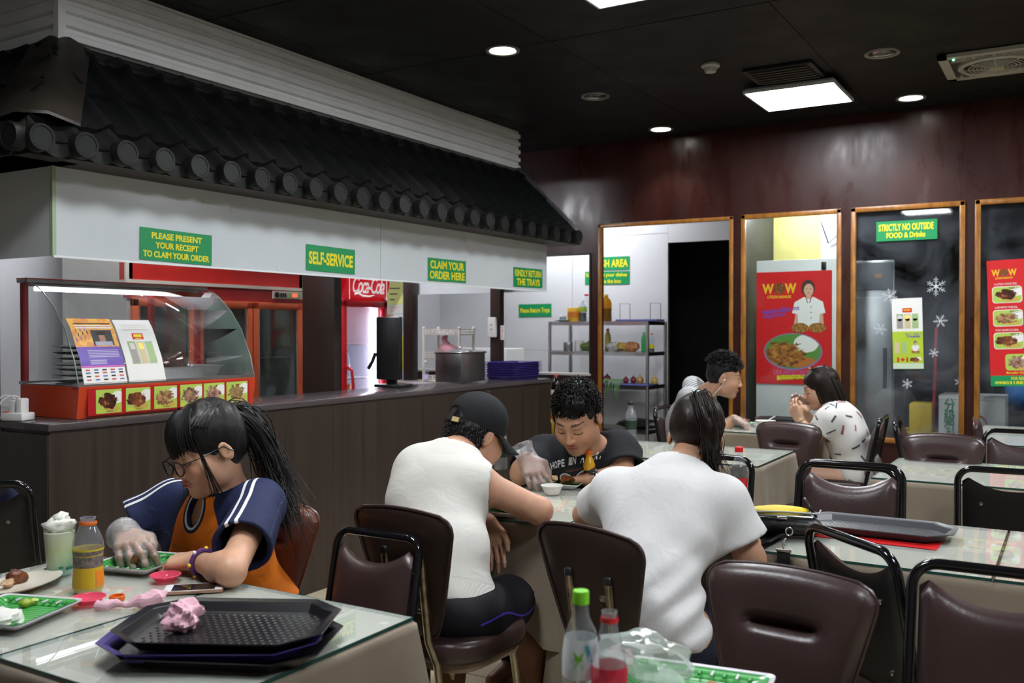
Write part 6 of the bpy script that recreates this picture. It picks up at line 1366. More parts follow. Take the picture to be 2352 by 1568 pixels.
# ---------------------------------------------------------------- 4. person in a white T-shirt with a pony tail, seen from behind
def whitetee():
    J = dict(head=pX(1600, 1004, 2.64), neck=pX(1560, 1084, 2.53), shL=pX(1412, 1128, 2.50), shR=pX(1660, 1152, 2.48), chest=pX(1535, 1180, 2.46), pelvis=pX(1490, 1452, 2.285), elL=pz(1345, 1182, .795), wrL=pX(1430, 1175, 2.86), elR=pX(1724, 1284, 2.50), wrR=pX(1692, 1192, 2.84))
    J['waist'] = pX(1490, 1330, 2.33)
    J['hipL'] = J['pelvis']+V(.03, .085, -.03); J['hipR'] = J['pelvis']+V(.03, -.085, -.03); J['knL'] = J['hipL']+V(.42, .03, .0); J['knR'] = J['hipR']+V(.42, -.05, .0); J['anL'] = J['knL']+V(-.05, .0, -.42); J['anR'] = J['knR']+V(-.1, -.02, -.42)
    HR = look(.30, .95, .36, .06); hs = .95
    hL = hand_prims(J['wrL'], V(.5, -.8, -.15), V(0, 0, 1), -1, (.4, .6, .4), .08, 1., .8); hR = hand_prims(J['wrR'], V(.6, .6, -.35), V(.2, 0, 1), 1, (.4, .6, .4), .08, 1., .8)
    pr_ = torso(J, 0, .96)+arm(J, 'L', 1.0)+arm(J, 'R', 1.04)+leg(J, 'L')+leg(J, 'R')+foot(J, 'L', V(1, 0, 0))+foot(J, 'R', V(1, 0, 0))
    o, base = make_person('person in a plain white T-shirt with a dark pony tail, back turned', J, HR, hs, SK1, LP1, pr_, [hL, hR], .0036)
    up2 = nrm(J['neck']-J['chest']); u = nrm(J['neck']-J['pelvis']); sp = torso(J, .013, .98)+[sleeve(J['shL'], J['elL'], .62, .062, .068), sleeve(J['shR'], J['elR'], .70, .064, .076)]
    sp += [(rcone(J['neck']-up2*.022+V(.012, 0, 0), J['neck']+up2*.12+V(.04, 0, 0), .064, .09), .008, 'cut'), hollow(J['shL'], J['elL'], .62, .050), hollow(J['shR'], J['elR'], .70, .052), (halfsp(J['pelvis']-u*.045, u, J['pelvis']-.45, J['pelvis']+V(.45, .45, .3)), .004, 'cut')]
    base_w = wrinkle(.0062, 41, 4, 10.)
    w = lambda X, Y, Z: base_w(X, Y, Z)+.0075*np.exp(-((Z-.66)/.10)**2)*np.sin((Z+.35*Y-.2*X)*75+2.2*np.sin(Y*14))
    so, P_ = garment('white_t_shirt', sp, fabric('white_jersey', (.66, .66, .655), .85, 280, .03, .14), o, base, .0065, w)
    cb = MB(); cb.tube([J['neck']-up2*.012+V(.012, 0, 0)+.068*(math.cos(a)*nrm(np.cross(up2, V(0, 1, 0)))+math.sin(a)*nrm(J['shL']-J['shR']))-base for a in [2*math.pi*k/26 for k in range(26)]], .006, 6, closed=True); cb.build('collar', fabric('white_rib', (.66, .66, .655), .85), so)
    tr_ = [(ell(J['pelvis']-V(0, 0, .03), (.118, .146, .10)), .04)]+leg(J, 'L', .98, .008)+leg(J, 'R', .98, .008); garment('jeans', tr_, fabric('dark_denim', (.015, .018, .03)), o, base, .009)
    ld = MB(); ld.tube([J['neck']+up2*.012+V(.015, 0, .0)+.070*(math.cos(a)*nrm(np.cross(up2, V(0, 1, 0)))+math.sin(a)*nrm(J['shL']-J['shR']))-base for a in [2*math.pi*k/26 for k in range(26)]], .0048, 6, closed=True); ld.build('lanyard', mat('black_cord', (.008, .008, .009), .25), o)
    glove(hR, o, base, (J['wrR'], J['wrR']+nrm(J['elR']-J['wrR'])*.08))
    c = J['head']; T = lambda x, y, z: c+HR@(V(x, y, z)*hs)
    haircap(o, base, J, HR, hs, M_HBRN, [((-.016, 0, .046), (.103, .083, .092)), ((-.040, 0, .012), (.074, .077, .062))], [((.10, 0, -.045), (.07, .1, .1)), ((.015, .088, -.035), (.05, .03, .055)), ((.015, -.088, -.035), (.05, .03, .055))], wrinkle(.0018, 3, 3, 70.))
    S = MB(); rg = np.random.default_rng(9); tie = T(-.088, -.004, .095)
    for k in range(420):
        a = rg.uniform(0, 6.283); rr = rg.uniform(.75, 1.); st = V(-.016+.104*math.sin(a)*.75*rr-.01, .0865*math.cos(a)*rr, .03+.06*math.sin(a)); v = nrm(st-V(-.016, 0, .04)); st = V(-.016, 0, .04)+v*V(.104, .084, .093); tl = V(-.088, -.004, .095); mid = (st+tl)/2; mv = nrm((mid-V(-.016, 0, .04))/V(.106, .087, .096)); mid = V(-.016, 0, .04)+mv*V(.108, .089, .098)
        S.tube(bez([T(*st), T(*(mid*1.05)), T(*tl)], 6), [.0016]*7, 4, cap=False)
    end = pX(1635, 1068, 2.60); m1 = pX(1628, 968, 2.49); m2 = pX(1640, 1020, 2.52)
    S.tube(bez([tie, tie+nrm(tie-c)*.032, m1, m2, end+(m2-end)*.2], 9), [.010, .018, .024, .027, .028, .027, .025, .021, .014, .003], 12)
    for k in range(380):
        o1 = rg.normal(size=3)*.015; o2 = rg.normal(size=3)*.020; o3 = rg.normal(size=3)*V(.016, .018, .022); S.tube(bez([tie+rg.normal(size=3)*.008, tie+nrm(tie-c)*.032+V(0, 0, .004)+o1, m1+o1*1.4, m2+o2, end+o3], 9), [.0019*(1-.7*(i/9)**2) for i in range(10)], 4, cap=False)
    S.v = [tuple(np.array(p)-base) for p in S.v]; S.build('hair_strands', M_HBRN, o, smooth=80)
    MB().lathe([(.011, -.005), (.014, 0), (.011, .005)], 14, T=Matrix.Translation(Vector(tie+nrm(tie-c)*.004-base)) @ Vector(tuple(tie-c)).to_track_quat('Z', 'Y').to_matrix().to_4x4(), cap=False).build('hair_tie', mat('tie_grey', (.05, .045, .045), .5), o)
whitetee()
# ---------------------------------------------------------------- 5. man in a striped hooded top, far table, facing right
def stripeman():
    X0 = 6.02; J = dict(head=pX(1662, 868, X0), neck=pX(1614, 906, X0), shR=pX(1586, 916, X0-.17), shL=pX(1600, 912, X0+.19), chest=pX(1578, 958, X0), pelvis=V(X0, 2.30, .50), elR=pX(1652, 992, X0-.17), wrR=pX(1688, 962, X0-.16), elL=pX(1655, 985, X0+.2), wrL=pX(1685, 960, X0+.12))
    J['waist'] = J['pelvis']*.5+J['chest']*.5
    J['hipL'] = J['pelvis']+V(.09, -.02, -.03); J['hipR'] = J['pelvis']+V(-.09, -.02, -.03); J['knL'] = J['hipL']+V(.02, -.40, .02); J['knR'] = J['hipR']+V(-.02, -.40, .02); J['anL'] = J['knL']-V(0, -.05, .42); J['anR'] = J['knR']-V(0, -.05, .42)
    HR = look(.97, -.22, .16); hs = 1.06
    hR = hand_prims(J['wrR'], V(0, -.85, -.4), V(0, -.3, .9), 1, (.4, .6, .4), .1, 1.05, .8); hL = hand_prims(J['wrL'], V(0, -.85, -.4), V(0, -.3, .9), -1, (.4, .6, .4), .1, 1.05, .8)
    pr_ = torso(J, 0, 1.)+arm(J, 'L')+arm(J, 'R')+leg(J, 'L')+leg(J, 'R')+foot(J, 'L', V(0, -1, 0))+foot(J, 'R', V(0, -1, 0))
    o, base = make_person('man in a grey striped hooded top with earphones at the far table', J, HR, hs, SK1, LP1, pr_, [hR, hL], .0042, opened=True, beard=.45)
    up2 = nrm(J['neck']-J['chest']); sp = torso(J, .018, 1.04)+[sleeve(J['shL'], J['elL'], .85, .068, .07), sleeve(J['shR'], J['elR'], .88, .068, .07)]
    sp += [(rcone(J['neck']-up2*.01-V(0, .02, 0), J['neck']+up2*.14-V(0, .05, 0), .066, .09), .008, 'cut')]
    t = NT('striped_jersey'); c = t.coord(scale=(.3, .55, 1)); sx = t.new('ShaderNodeSeparateXYZ'); t.link(c, sx.inputs[0]); nz = t.noise(t.coord(), 12, 2); v = t.math('ADD', t.math('ADD', sx.outputs[2], sx.outputs[1]), t.math('MULTIPLY', nz, .02)); s_ = t.math('SINE', t.math('MULTIPLY', v, 430.)); t.set(Base_Color=t.ramp(s_, [(.35, (.58, .59, .6)), (.65, (.10, .11, .125))]), Roughness=.9); t.bump(t.noise(t.coord(), 20, 3), .3, .01)
    so, _ = garment('hooded_top', sp, t.m, o, base, .009, wrinkle(.005, 51, 4, 14.))
    hd = [(rcone(J['neck']+V(-.06, .06, .04), J['neck']+V(.06, .06, .04), .058, .058), .03), (rcone(J['neck']+V(-.075, .05, .02), J['neck']+V(-.06, -.05, -.03), .045, .030), .03), (rcone(J['neck']+V(.075, .05, .02), J['neck']+V(.06, -.05, -.03), .045, .030), .03), (ell(J['neck']+V(0, .075, .075), (.075, .05, .045)), .04), (rcone(J['neck']-V(0, 0, .03), J['neck']+V(0, -.03, .16), .056, .062), .01, 'cut')]
    garment('hood', hd, t.m, o, base, .008, wrinkle(.005, 52, 3, 20.))
    tr_ = [(ell(J['pelvis'], (.18, .14, .12)), .04)]+leg(J, 'L', 1.05, .012)+leg(J, 'R', 1.05, .012); garment('trousers', tr_, fabric('dark_denim', (.015, .018, .03)), o, base, .013)
    for h in (hR, hL): glove(h, o, base, None, .0045)
    haircap(o, base, J, HR, hs, M_HBLK, [((-.014, 0, .060), (.098, .078, .086)), ((-.04, 0, .015), (.070, .0755, .07))], [((.112, 0, -.04), (.07, .095, .105)), ((.03, .09, -.04), (.05, .03, .065)), ((.03, -.09, -.04), (.05, .03, .065))], wrinkle(.003, 8, 3, 80.), .0045)
    S = MB(); tufts(S, J['head'], HR, hs, 600, lambda p: p[2] > .07, .034, .0030, .45, (.1, .08, .09), (-.014, 0, .06), .5, (.7, 0, .5), 6); S.v = [tuple(np.array(p)-base) for p in S.v]; S.build('hair_locks', M_HBLK, o, smooth=80)
    c = J['head']; T = lambda x, y, z: c+HR@(V(x, y, z)*hs); E = MB(); E.ball(tuple(T(.006, -.088, -.008)-base), .008, 8, 6); E.tube(bez([T(.006, -.090, -.012)-base, T(.01, -.092, -.06)-base, J['chest']+V(-.13, -.10, .09)-base, J['chest']+V(-.09, -.15, -.05)-base], 8), .0022, 5); E.build('earphone', mat('earphone_white', (.7, .7, .7), .4), o)
stripeman()
# ---------------------------------------------------------------- 6. woman in a white shirt with coloured dashes, far table, facing left
def dashwoman():
    X0 = 6.0; J = dict(head=pX(1886, 893, X0), neck=pX(1918, 940, X0), shL=pX(1905, 968, X0-.165), shR=pX(1925, 960, X0+.165), chest=pX(1938, 985, X0), pelvis=V(X0, 1.13, .50), elL=pX(1872, 1008, X0-.19), wrL=pX(1836, 962, X0-.13), elR=pX(1880, 990, X0+.17), wrR=pX(1850, 945, X0+.08))
    J['waist'] = J['pelvis']*.5+J['chest']*.5
    J['hipL'] = J['pelvis']+V(-.085, .02, -.03); J['hipR'] = J['pelvis']+V(.085, .02, -.03); J['knL'] = J['hipL']+V(-.04, .28, .02); J['knR'] = J['hipR']+V(.04, .38, .02); J['anL'] = J['knL']-V(0, .1, .42); J['anR'] = J['knR']-V(0, .05, .42)
    HR = look(-.93, .12, .25); hs = 1.02
    hL = hand_prims(J['wrL'], V(.05, .45, .75), V(-.8, .2, 0), -1, (.5, .7, .5), .08, .98, .9); hR = hand_prims(J['wrR'], V(-.1, .5, .6), V(.8, .2, .2), 1, (.5, .7, .5), .08, .98, .9)
    pr_ = torso(J, 0, .9)+arm(J, 'L', .92)+arm(J, 'R', .92)+leg(J, 'L', .95)+leg(J, 'R', .95)+foot(J, 'L', V(0, 1, 0))+foot(J, 'R', V(0, 1, 0))
    o, base = make_person('woman in a loose white shirt with coloured dashes at the far table', J, HR, hs, (.55, .33, .22), (.45, .13, .12), pr_, [hL, hR], .0042, fem=True, jaw=.94)
    up2 = nrm(J['neck']-J['chest']); sp = torso(J, .026, 1.0)+[sleeve(J['shL'], J['elL'], .70, .072, .085), sleeve(J['shR'], J['elR'], .70, .072, .085)]
    sp += [(rcone(J['neck']-up2*.01, J['neck']+up2*.14, .064, .09), .008, 'cut'), hollow(J['shL'], J['elL'], .70, .07), (halfsp(J['pelvis']-V(0, 0, .09), V(0, 0, 1), J['pelvis']-.4, J['pelvis']+V(.4, .4, -.05)), .004, 'cut')]
    so, P_ = garment('dashed_shirt', sp, fabric('white_cotton', (.64, .63, .60), .85, 250, .03), o, base, .009, wrinkle(.007, 61, 4, 12.))
    rg = np.random.default_rng(3); me = so.data; DC = (mat('dash_rose', (.30, .10, .12), .8), mat('dash_slate', (.045, .055, .075), .8)); idx = rg.permutation(len(me.vertices)); got = []
    for i in idx:
        v = me.vertices[int(i)]; p = np.array(v.co); n_ = np.array(v.normal)
        if n_[0] > .2 or p[2]+base[2] < .45: continue
        if any(np.linalg.norm(p-g) < .068 for g in got): continue
        got.append(p); a = rg.uniform(0, 3.14); t1 = nrm(np.cross(n_, V(.3, .2, .9))); t2 = np.cross(n_, t1); d = t1*math.cos(a)+t2*math.sin(a); e = np.cross(n_, d); L_, w_ = rg.uniform(.020, .030), rg.uniform(.004, .0085); b = MB()
        for k in range(5):
            for s in (-1, 1): b.v.append(tuple(p+d*L_*(k/2-1)+e*w_*s+n_*.02))
        for k in range(4): b.f.append([2*k, 2*k+1, 2*k+3, 2*k+2]); b.mi.append(0)
        stick(b.build('dash', DC[len(got) % 2], so, smooth=0), so, -n_, .002)
        if len(got) >= 46: break
    sk = [(ell(J['pelvis']-V(0, 0, .02), (.155, .13, .10)), .04)]+leg(J, 'L', 1.02, .012)[:1]+leg(J, 'R', 1.02, .012)[:1]
    for s in ('L', 'R'): sk.append((rcone(J['kn'+s]*.6+J['hip'+s]*.4, J['kn'+s]*1.3-J['hip'+s]*.3, .16, .16), .004, 'cut'))
    garment('shorts', sk, fabric('grey_green_cloth', (.12, .16, .15)), o, base, .012)
    glove(hR, o, base, None, .0045)
    haircap(o, base, J, HR, hs, M_HBRN, [((-.016, 0, .046), (.106, .088, .094)), ((-.05, 0, -.04), (.07, .084, .10))], [((.11, 0, -.05), (.062, .075, .11)), ((.05, .1, -.06), (.03, .03, .05))], wrinkle(.003, 3, 3, 70.), .0045)
    c = J['head']; T = lambda x, y, z: c+HR@(V(x, y, z)*hs); S = MB()
    for k in range(360):
        a = rg.uniform(.6, 5.7); x = -.02+.095*math.cos(a); y = .09*math.sin(a); 
        if x > .05: continue
        L_ = -.20-rg.uniform(0, .05); S.tube(bez([T(x*.5, y*.5, .135), T(x*1.1, y*1.1, .09), T(x*1.12, y*1.15, -.02), T(x*1.0-.02, y*1.1, -.12), T(x*.9-.05+rg.normal()*.012, y*1.1, L_)], 8), [.0024*(1-.65*(i/8)**2) for i in range(9)], 4, cap=False)
    S.v = [tuple(np.array(p)-base) for p in S.v]; S.build('hair_strands', M_HBRN, o, smooth=80)
    cl = MB(); cl.tube([T(.03, -.05+.02*k, .138)-base for k in range(4)], .005, 6); cl.build('hair_clip', mat('clip_tan', (.5, .33, .12), .4), o)
    ax = nrm(J['elL']-J['wrL']); wr = J['wrL']+ax*.03; u1 = nrm(np.cross(ax, V(0, 0, 1))); u2 = np.cross(u1, ax); B = MB(); B.tube([wr+.028*(math.cos(a)*u1+math.sin(a)*u2)-base for a in [2*math.pi*k/16 for k in range(16)]], .004, 6, closed=True); B.build('wristwatch', mat('strap_tan', (.3, .2, .1), .5), o)
dashwoman()
# ================================================================ THINGS ON THE TABLES
def blob(r, seed, amp=.25, n=16, m=10, fr=3.):
    b = MB(); b.ball((0, 0, 0), r, n, m); rg = np.random.default_rng(seed); K = rg.normal(size=(5, 3))*fr; ph = rg.uniform(0, 6.28, 5)
    R = np.array(r if hasattr(r, '__len__') else (r, r, r)); out = []
    for p in b.v: q = np.array(p)/R; s = 1+amp*sum(math.sin(q@K[i]+ph[i]) for i in range(5))/5*1.8; out.append(tuple(np.array(p)*s))
    b.v = out; return b
def m_food(name, a, b, rough=.25, sc=40):
    if name in MATS: return MATS[name]
    t = NT(name); n = t.noise(t.coord(), sc, 5, .6); t.set(Base_Color=t.ramp(n, [(.3, a), (.7, b)]), Roughness=rough); t.bump(n, .5, .004); MATS[name] = t.m; return t.m
M_CHK = m_food('roast_glaze', (.035, .008, .004), (.28, .075, .02), .2); M_MEAT = m_food('chicken_meat', (.42, .25, .13), (.62, .42, .24), .45); M_RICE = m_food('rice', (.6, .6, .55), (.75, .75, .70), .6, 160)
def m_leaf():
    t = NT('leaf_green_glaze'); c = t.coord(); w = t.new('ShaderNodeTexWave'); w.inputs['Scale'].default_value = 26; w.inputs['Distortion'].default_value = .6; t.link(c, w.inputs['Vector']); t.set(Base_Color=t.ramp(w.outputs['Fac'], [(.3, (.03, .24, .05)), (.7, (.08, .38, .09))]), Roughness=.22); t.bump(w.outputs['Fac'], .25, .002); MATS['leaf'] = t.m; return t.m
M_LEAF = m_leaf(); M_RIM = mat('plate_lilac_white', (.60, .58, .62), .25); M_CREAM = mat('cream_melamine', (.68, .63, .52), .25); M_PINKD = glassmat('pink_plastic_dish', (.95, .30, .38), .1, 1.0, .55, (.80, .10, .18)); M_TISS = mat('pink_tissue', (.72, .42, .50), .9, var=.08, bump=.5, bs=60)
def sqplate(loc, rz, lab, w_=.20, d_=.20, grp='green leaf patterned plates', cut=.2):
    p = thing('leaf_plate', lab, 'plate', loc, rz, grp); b = MB(); pr = [(w_*.72, d_*.72, 0), (w_*.98, d_*.98, .016), (w_, d_, .018), (w_, d_, .021), (w_*.95, d_*.95, .019), (w_*.72, d_*.72, .005)]; N = 16
    for a, c, z in pr: b.v += [(q[0], q[1], z) for q in rrect(a, c, .012, 3)]
    for j in range(5):
        for i in range(N): b.f.append([j*N+i, j*N+(i+1) % N, (j+1)*N+(i+1) % N, (j+1)*N+i]); b.mi.append(0)
    b.f.append(list(range(N))[::-1]); b.mi.append(0); b.f.append(list(range(5*N, 6*N))); b.mi.append(0); b.build('rim', M_RIM, p)
    MB().prism(rrect(w_*.71, d_*.71, .012, 3), .005, .0065).build('well', M_LEAF, p, smooth=0)
    g = MB(); q0 = rrect(w_*.71, d_*.71, .012, 3); q1 = rrect(w_*.93, d_*.93, .012, 3)
    for a in (q0, q1): g.v += [(x, y, .0066 if a is q0 else .0195) for x, y in a]
    for i in range(16): g.f.append([i, (i+1) % 16, 16+(i+1) % 16, 16+i]); g.mi.append(0)
    g.build('flange', M_LEAF, p)
    for s in (-1, 1):
        for k in range(9): MB().box((s*w_*.415, (k-4)*d_*.085, .0155), (w_*.14, .004, .003), T=None).build('flute', M_RIM if k % 2 else M_LEAF, p, smooth=0)
    return p
def pos(x, y, z=.75, dz=0.): p = pz(x, y, z); return (p[0], p[1], z+dz+.0008)
def piece(name, lab, cat, loc, r, m, seed, amp=.25, rz=0, grp=None, fr=3.): return tag(blob(r, seed, amp, fr=fr).build(name, m, None, loc, (0, 0, rz)), lab, cat, grp)
TT = .75
# --- girl's table
cu = thing('dessert_drink', 'tall clear cup of green dessert drink topped with whipped cream', 'drink', pos(137, 1320))
cp_ = [(.027, 0), (.030, .003), (.0335, .05), (.037, .10), (.0395, .128), (.0425, .130), (.0425, .133), (.039, .132)]
MB().lathe(cp_, 26, cap=False).build('cup', M_PET, cu, smooth=60)
t = NT('green_slush'); sx = t.new('ShaderNodeSeparateXYZ'); t.link(t.coord('Generated'), sx.inputs[0]); t.set(Base_Color=t.ramp(sx.outputs[2], [(0, (.20, .50, .38)), (.25, (.36, .56, .30)), (.6, (.50, .60, .26)), (1, (.66, .70, .52))]), Roughness=.35); MATS['slush'] = t.m
MB().lathe([(.026, .002), (.029, .005), (.0325, .05), (.036, .10), (.037, .112), (.001, .114)], 26).build('drink', t.m, cu, smooth=60)
cr = blob((.034, .034, .020), 3, .22, 20, 12, 5.); cr.v = [(x, y, z+.128) for x, y, z in cr.v]; cr.build('cream', mat('whipped_cream', (.74, .75, .66), .6, bump=.4, bs=50), cu, smooth=70); cr = blob((.020, .018, .014), 8, .25, 16, 10, 5.); cr.v = [(x+.004, y, z+.146) for x, y, z in cr.v]; cr.build('cream', MATS['whipped_cream'], cu, smooth=70)
for k in range(12): a = k*2.4; MB().box((.031*math.cos(a), .031*math.sin(a), .012+.004*(k % 4)), (.008, .008, .006), T=None).build('jelly_cube', mat('jelly_green', (.02, .16, .12), .2), cu, smooth=0)
jb, rad = bottle(pos(203, 1358), 'juice', 'open clear juice bottle with a grey and yellow label beside the dessert cup', M_PET, None, None, mat('juice_dregs', (.55, .42, .03), .2), fill=.12, sc=1.08, ring=M_CAPO, rz=2.4)
MB().lathe([(rad(z)+.0007, z) for z in np.linspace(.012, .095, 6)], 24, cap=False).build('wrapper', mat('label_yellow', (.60, .42, .02), .35), jb, smooth=60); MB().lathe([(rad(z)+.0010, z) for z in np.linspace(.058, .095, 4)], 24, cap=False).build('wrapper_band', mat('label_grey', (.16, .14, .13), .4, var=.5, vs=120), jb, smooth=60); MB().lathe([(rad(z)+.0012, z) for z in np.linspace(.094, .098, 2)], 24, cap=False).build('wrapper_edge', mat('label_gold', (.75, .6, .02), .35), jb)
b = MB(); b.grid(lambda u, v: ((rad(.02+.03*v)+.0014)*math.cos(2.2+.8*u), (rad(.02+.03*v)+.0014)*math.sin(2.2+.8*u), .015+.035*v), 5, 4); b.build('fruit_print', mat('label_orange', (.75, .22, .01), .4), jb)
sqplate(pos(322, 1303), .25, 'green leaf plate with chicken bones under the girl\'s gloved hand', .185, .185)
piece('chicken_piece', 'dark roast chicken piece gripped by the girl\'s glove', 'chicken', pos(322, 1306, .75, .024), (.030, .022, .016), M_CHK, 2, .35, .4)
def basket(loc, lab):
    o = thing('sauce_dish', lab, 'dish', loc, 0, 'small pink plastic dishes'); b = MB(); n = 30; pr = [(.018, 0), (.022, .001), (.034, .013), (.037, .014), (.036, .016), (.021, .004), (.001, .003)]
    for r, z in pr: b.v += [((r*(1+(.04*math.cos(k*10*2*math.pi/n) if .012 < z < .017 else 0)))*math.cos(2*math.pi*k/n), r*(1+(.04*math.cos(k*10*2*math.pi/n) if .012 < z < .017 else 0))*math.sin(2*math.pi*k/n), z) for k in range(n)]
    for j in range(len(pr)-1):
        for i in range(n): b.f.append([j*n+i, j*n+(i+1) % n, (j+1)*n+(i+1) % n, (j+1)*n+i]); b.mi.append(0)
    b.build('bowl', M_PINKD, o); ri = MB()
    ri.tube([(.037*math.cos(a), .037*math.sin(a), .0155) for a in [2*math.pi*k/24 for k in range(24)]], .0014, 5, closed=True); ri.build('rim', mat('pink_rim', (.78, .09, .16), .25), o)
basket(pos(380, 1334), 'pink plastic sauce dish beside the phone'); basket(pos(204, 1387), 'pink plastic sauce dish in front of the juice bottle')
ca = thing('orange_screw_lid', 'loose orange screw lid lying on the glass', 'lid', pos(269, 1380)); MB().lathe([(.0155, 0), (.0165, .002), (.0165, .012), (.0150, .013), (.0150, .004), (.001, .003)], 24, cap=False).build('shell', M_CAPO, ca)
for k in range(16): a = 2*math.pi*k/16; MB().box((.0166*math.cos(a), .0166*math.sin(a), .007), (.0012, .0012, .009)).build('ridge', M_CAPO, ca, smooth=0)
ph = thing('smartphone', 'white and rose gold smartphone lying at the table edge', 'phone', pos(446, 1356), math.radians(43)); MB().box((0, 0, .004), (.068, .14, .008), bev=.0038).build('body', mat('rose_gold', (.55, .34, .25), .3, metal=.7), ph); MB().prism(rrect(.063, .135, .008, 4), .0078, .0083).build('face', mat('phone_white', (.72, .72, .72), .15), ph, smooth=0); MB().prism(rectp(-.0285, -.05, .0285, .05), .0083, .0085).build('screen', mat('phone_screen', (.01, .008, .008), .06), ph, smooth=0); MB().lathe([(.0052, .0083), (.0052, .0087)], 16, (0, -.0585, 0)).build('home_button', mat('phone_btn', (.6, .6, .6), .2), ph)
ts = MB(); ts.tube(bez([(-.075, 0, .008), (-.03, .004, .010), (0, -.01, .012), (.03, .0, .014), (.055, .012, .018), (.075, .02, .030)], 14), [.011, .012, .012, .010, .006, .007, .010, .014, .017, .018, .018, .017, .015, .012, .006], 12); ts.v = [(x+.003*math.sin(170*y+90*z), y+.003*math.sin(150*x), max(.0005, z+.003*math.sin(140*x+120*y))) for x, y, z in ts.v]; tag(ts.build('twisted_tissue', M_TISS, None, pos(300, 1398), (0, 0, -.9), smooth=25), 'twisted pink tissue lying flat before the trays', 'tissue', 'pink tissues')
lp = thing('oval_plate', 'cream oval plate with bones and a roast piece at the left edge', 'plate', pos(45, 1352), .25)
b = MB(); pr = [(.055, .035, 0), (.115, .068, .014), (.118, .070, .016), (.112, .066, .015), (.055, .035, .004)]; N = 28
for a, c, z in pr: b.v += [(a*math.cos(u), c*math.sin(u)*(1+.0*math.cos(u)), z+.004*abs(math.cos(u))**6) for u in [2*math.pi*k/N for k in range(N)]]
for j in range(4):
    for i in range(N): b.f.append([j*N+i, j*N+(i+1) % N, (j+1)*N+(i+1) % N, (j+1)*N+i]); b.mi.append(0)
b.f += [list(range(N))[::-1], list(range(4*N, 5*N))]; b.mi += [0, 0]; b.build('dish', M_CREAM, lp)
piece('chicken_piece', 'glazed chicken piece on the cream oval plate', 'chicken', pos(35, 1345, .75, .022), (.026, .020, .018), M_CHK, 5, .3, .2, 'chicken pieces'); piece('chicken_bone', 'pale picked chicken bone on the cream oval plate', 'bone', pos(18, 1356, .75, .018), (.024, .012, .008), M_MEAT, 6, .3, .6)
sqplate(pos(28, 1420), .32, 'green leaf plate with rice and a cut lime at the left edge', .205, .205); piece('rice_mound', 'heap of white rice on the left green plate', 'rice', pos(2, 1440, .75, .018), (.045, .04, .018), M_RICE, 9, .3, 0, None, 7.)
piece('calamansi', 'squeezed green lime half on the left green plate', 'lime', pos(58, 1402, .75, .016), (.014, .012, .010), mat('lime_green', (.28, .36, .03), .4), 4, .12); piece('calamansi', 'second lime half behind the first on the left plate', 'lime', pos(78, 1396, .75, .014), (.012, .010, .008), mat('lime_pale', (.45, .48, .10), .4), 5, .12)
def menu(loc, rz, lab, w_=.24, d_=.17, red=M_RED):
    o = thing('paper_menu', lab, 'menu', loc, rz, 'paper menus under the glass'); MB().prism(rectp(-w_/2, -d_/2, w_/2, d_/2), -.0006, 0).build('sheet', red, o, smooth=0)
    for i in range(3):
        for j in range(2): MB().prism(rectp(-w_/2+.012+i*w_*.31, -d_/2+.02+j*d_*.45, -w_/2+.012+i*w_*.31+w_*.26, -d_/2+.02+j*d_*.45+d_*.30), 0, .0002).build('picture', FM[(i*2+j) % 6], o, smooth=0); MB().prism(rectp(-w_/2+.014+i*w_*.31, -d_/2+.008+j*d_*.45, -w_/2+.014+i*w_*.31+w_*.2, -d_/2+.015+j*d_*.45), 0, .0002).build('print', M_SYEL, o, smooth=0)
MZ = TT-.00915
def mpos(x, y): p = pz(x, y, TT); return (p[0], p[1], MZ)
M_PALER = mat('menu_faded', (.55, .32, .30), .6)
menu(mpos(165, 1362), -1.0, 'red picture menu under the glass by the juice bottle'); menu(mpos(1290, 1155), .3, 'red picture menu under the glass before the white bowl'); menu(mpos(2120, 1078), 1.45, 'faded pink menu under the glass of the right bare table', .26, .34, M_PALER); menu(mpos(2240, 1245), 1.5, 'faded menu under the glass right of the dark tray', .2, .2, M_PALER)
cd = thing('paper_card', 'pale blue photo card under the glass of the bare table', 'card', mpos(1725, 1043), .1); MB().prism(rectp(-.12, -.1, .12, .1), -.0006, 0).build('sheet', mat('card_blue', (.5, .58, .62), .6), cd, smooth=0); MB().prism(rectp(-.07, -.05, .07, .05), 0, .0002).build('picture', mat('card_photo', (.25, .30, .16), .5, var=.4, vs=30), cd, smooth=0)
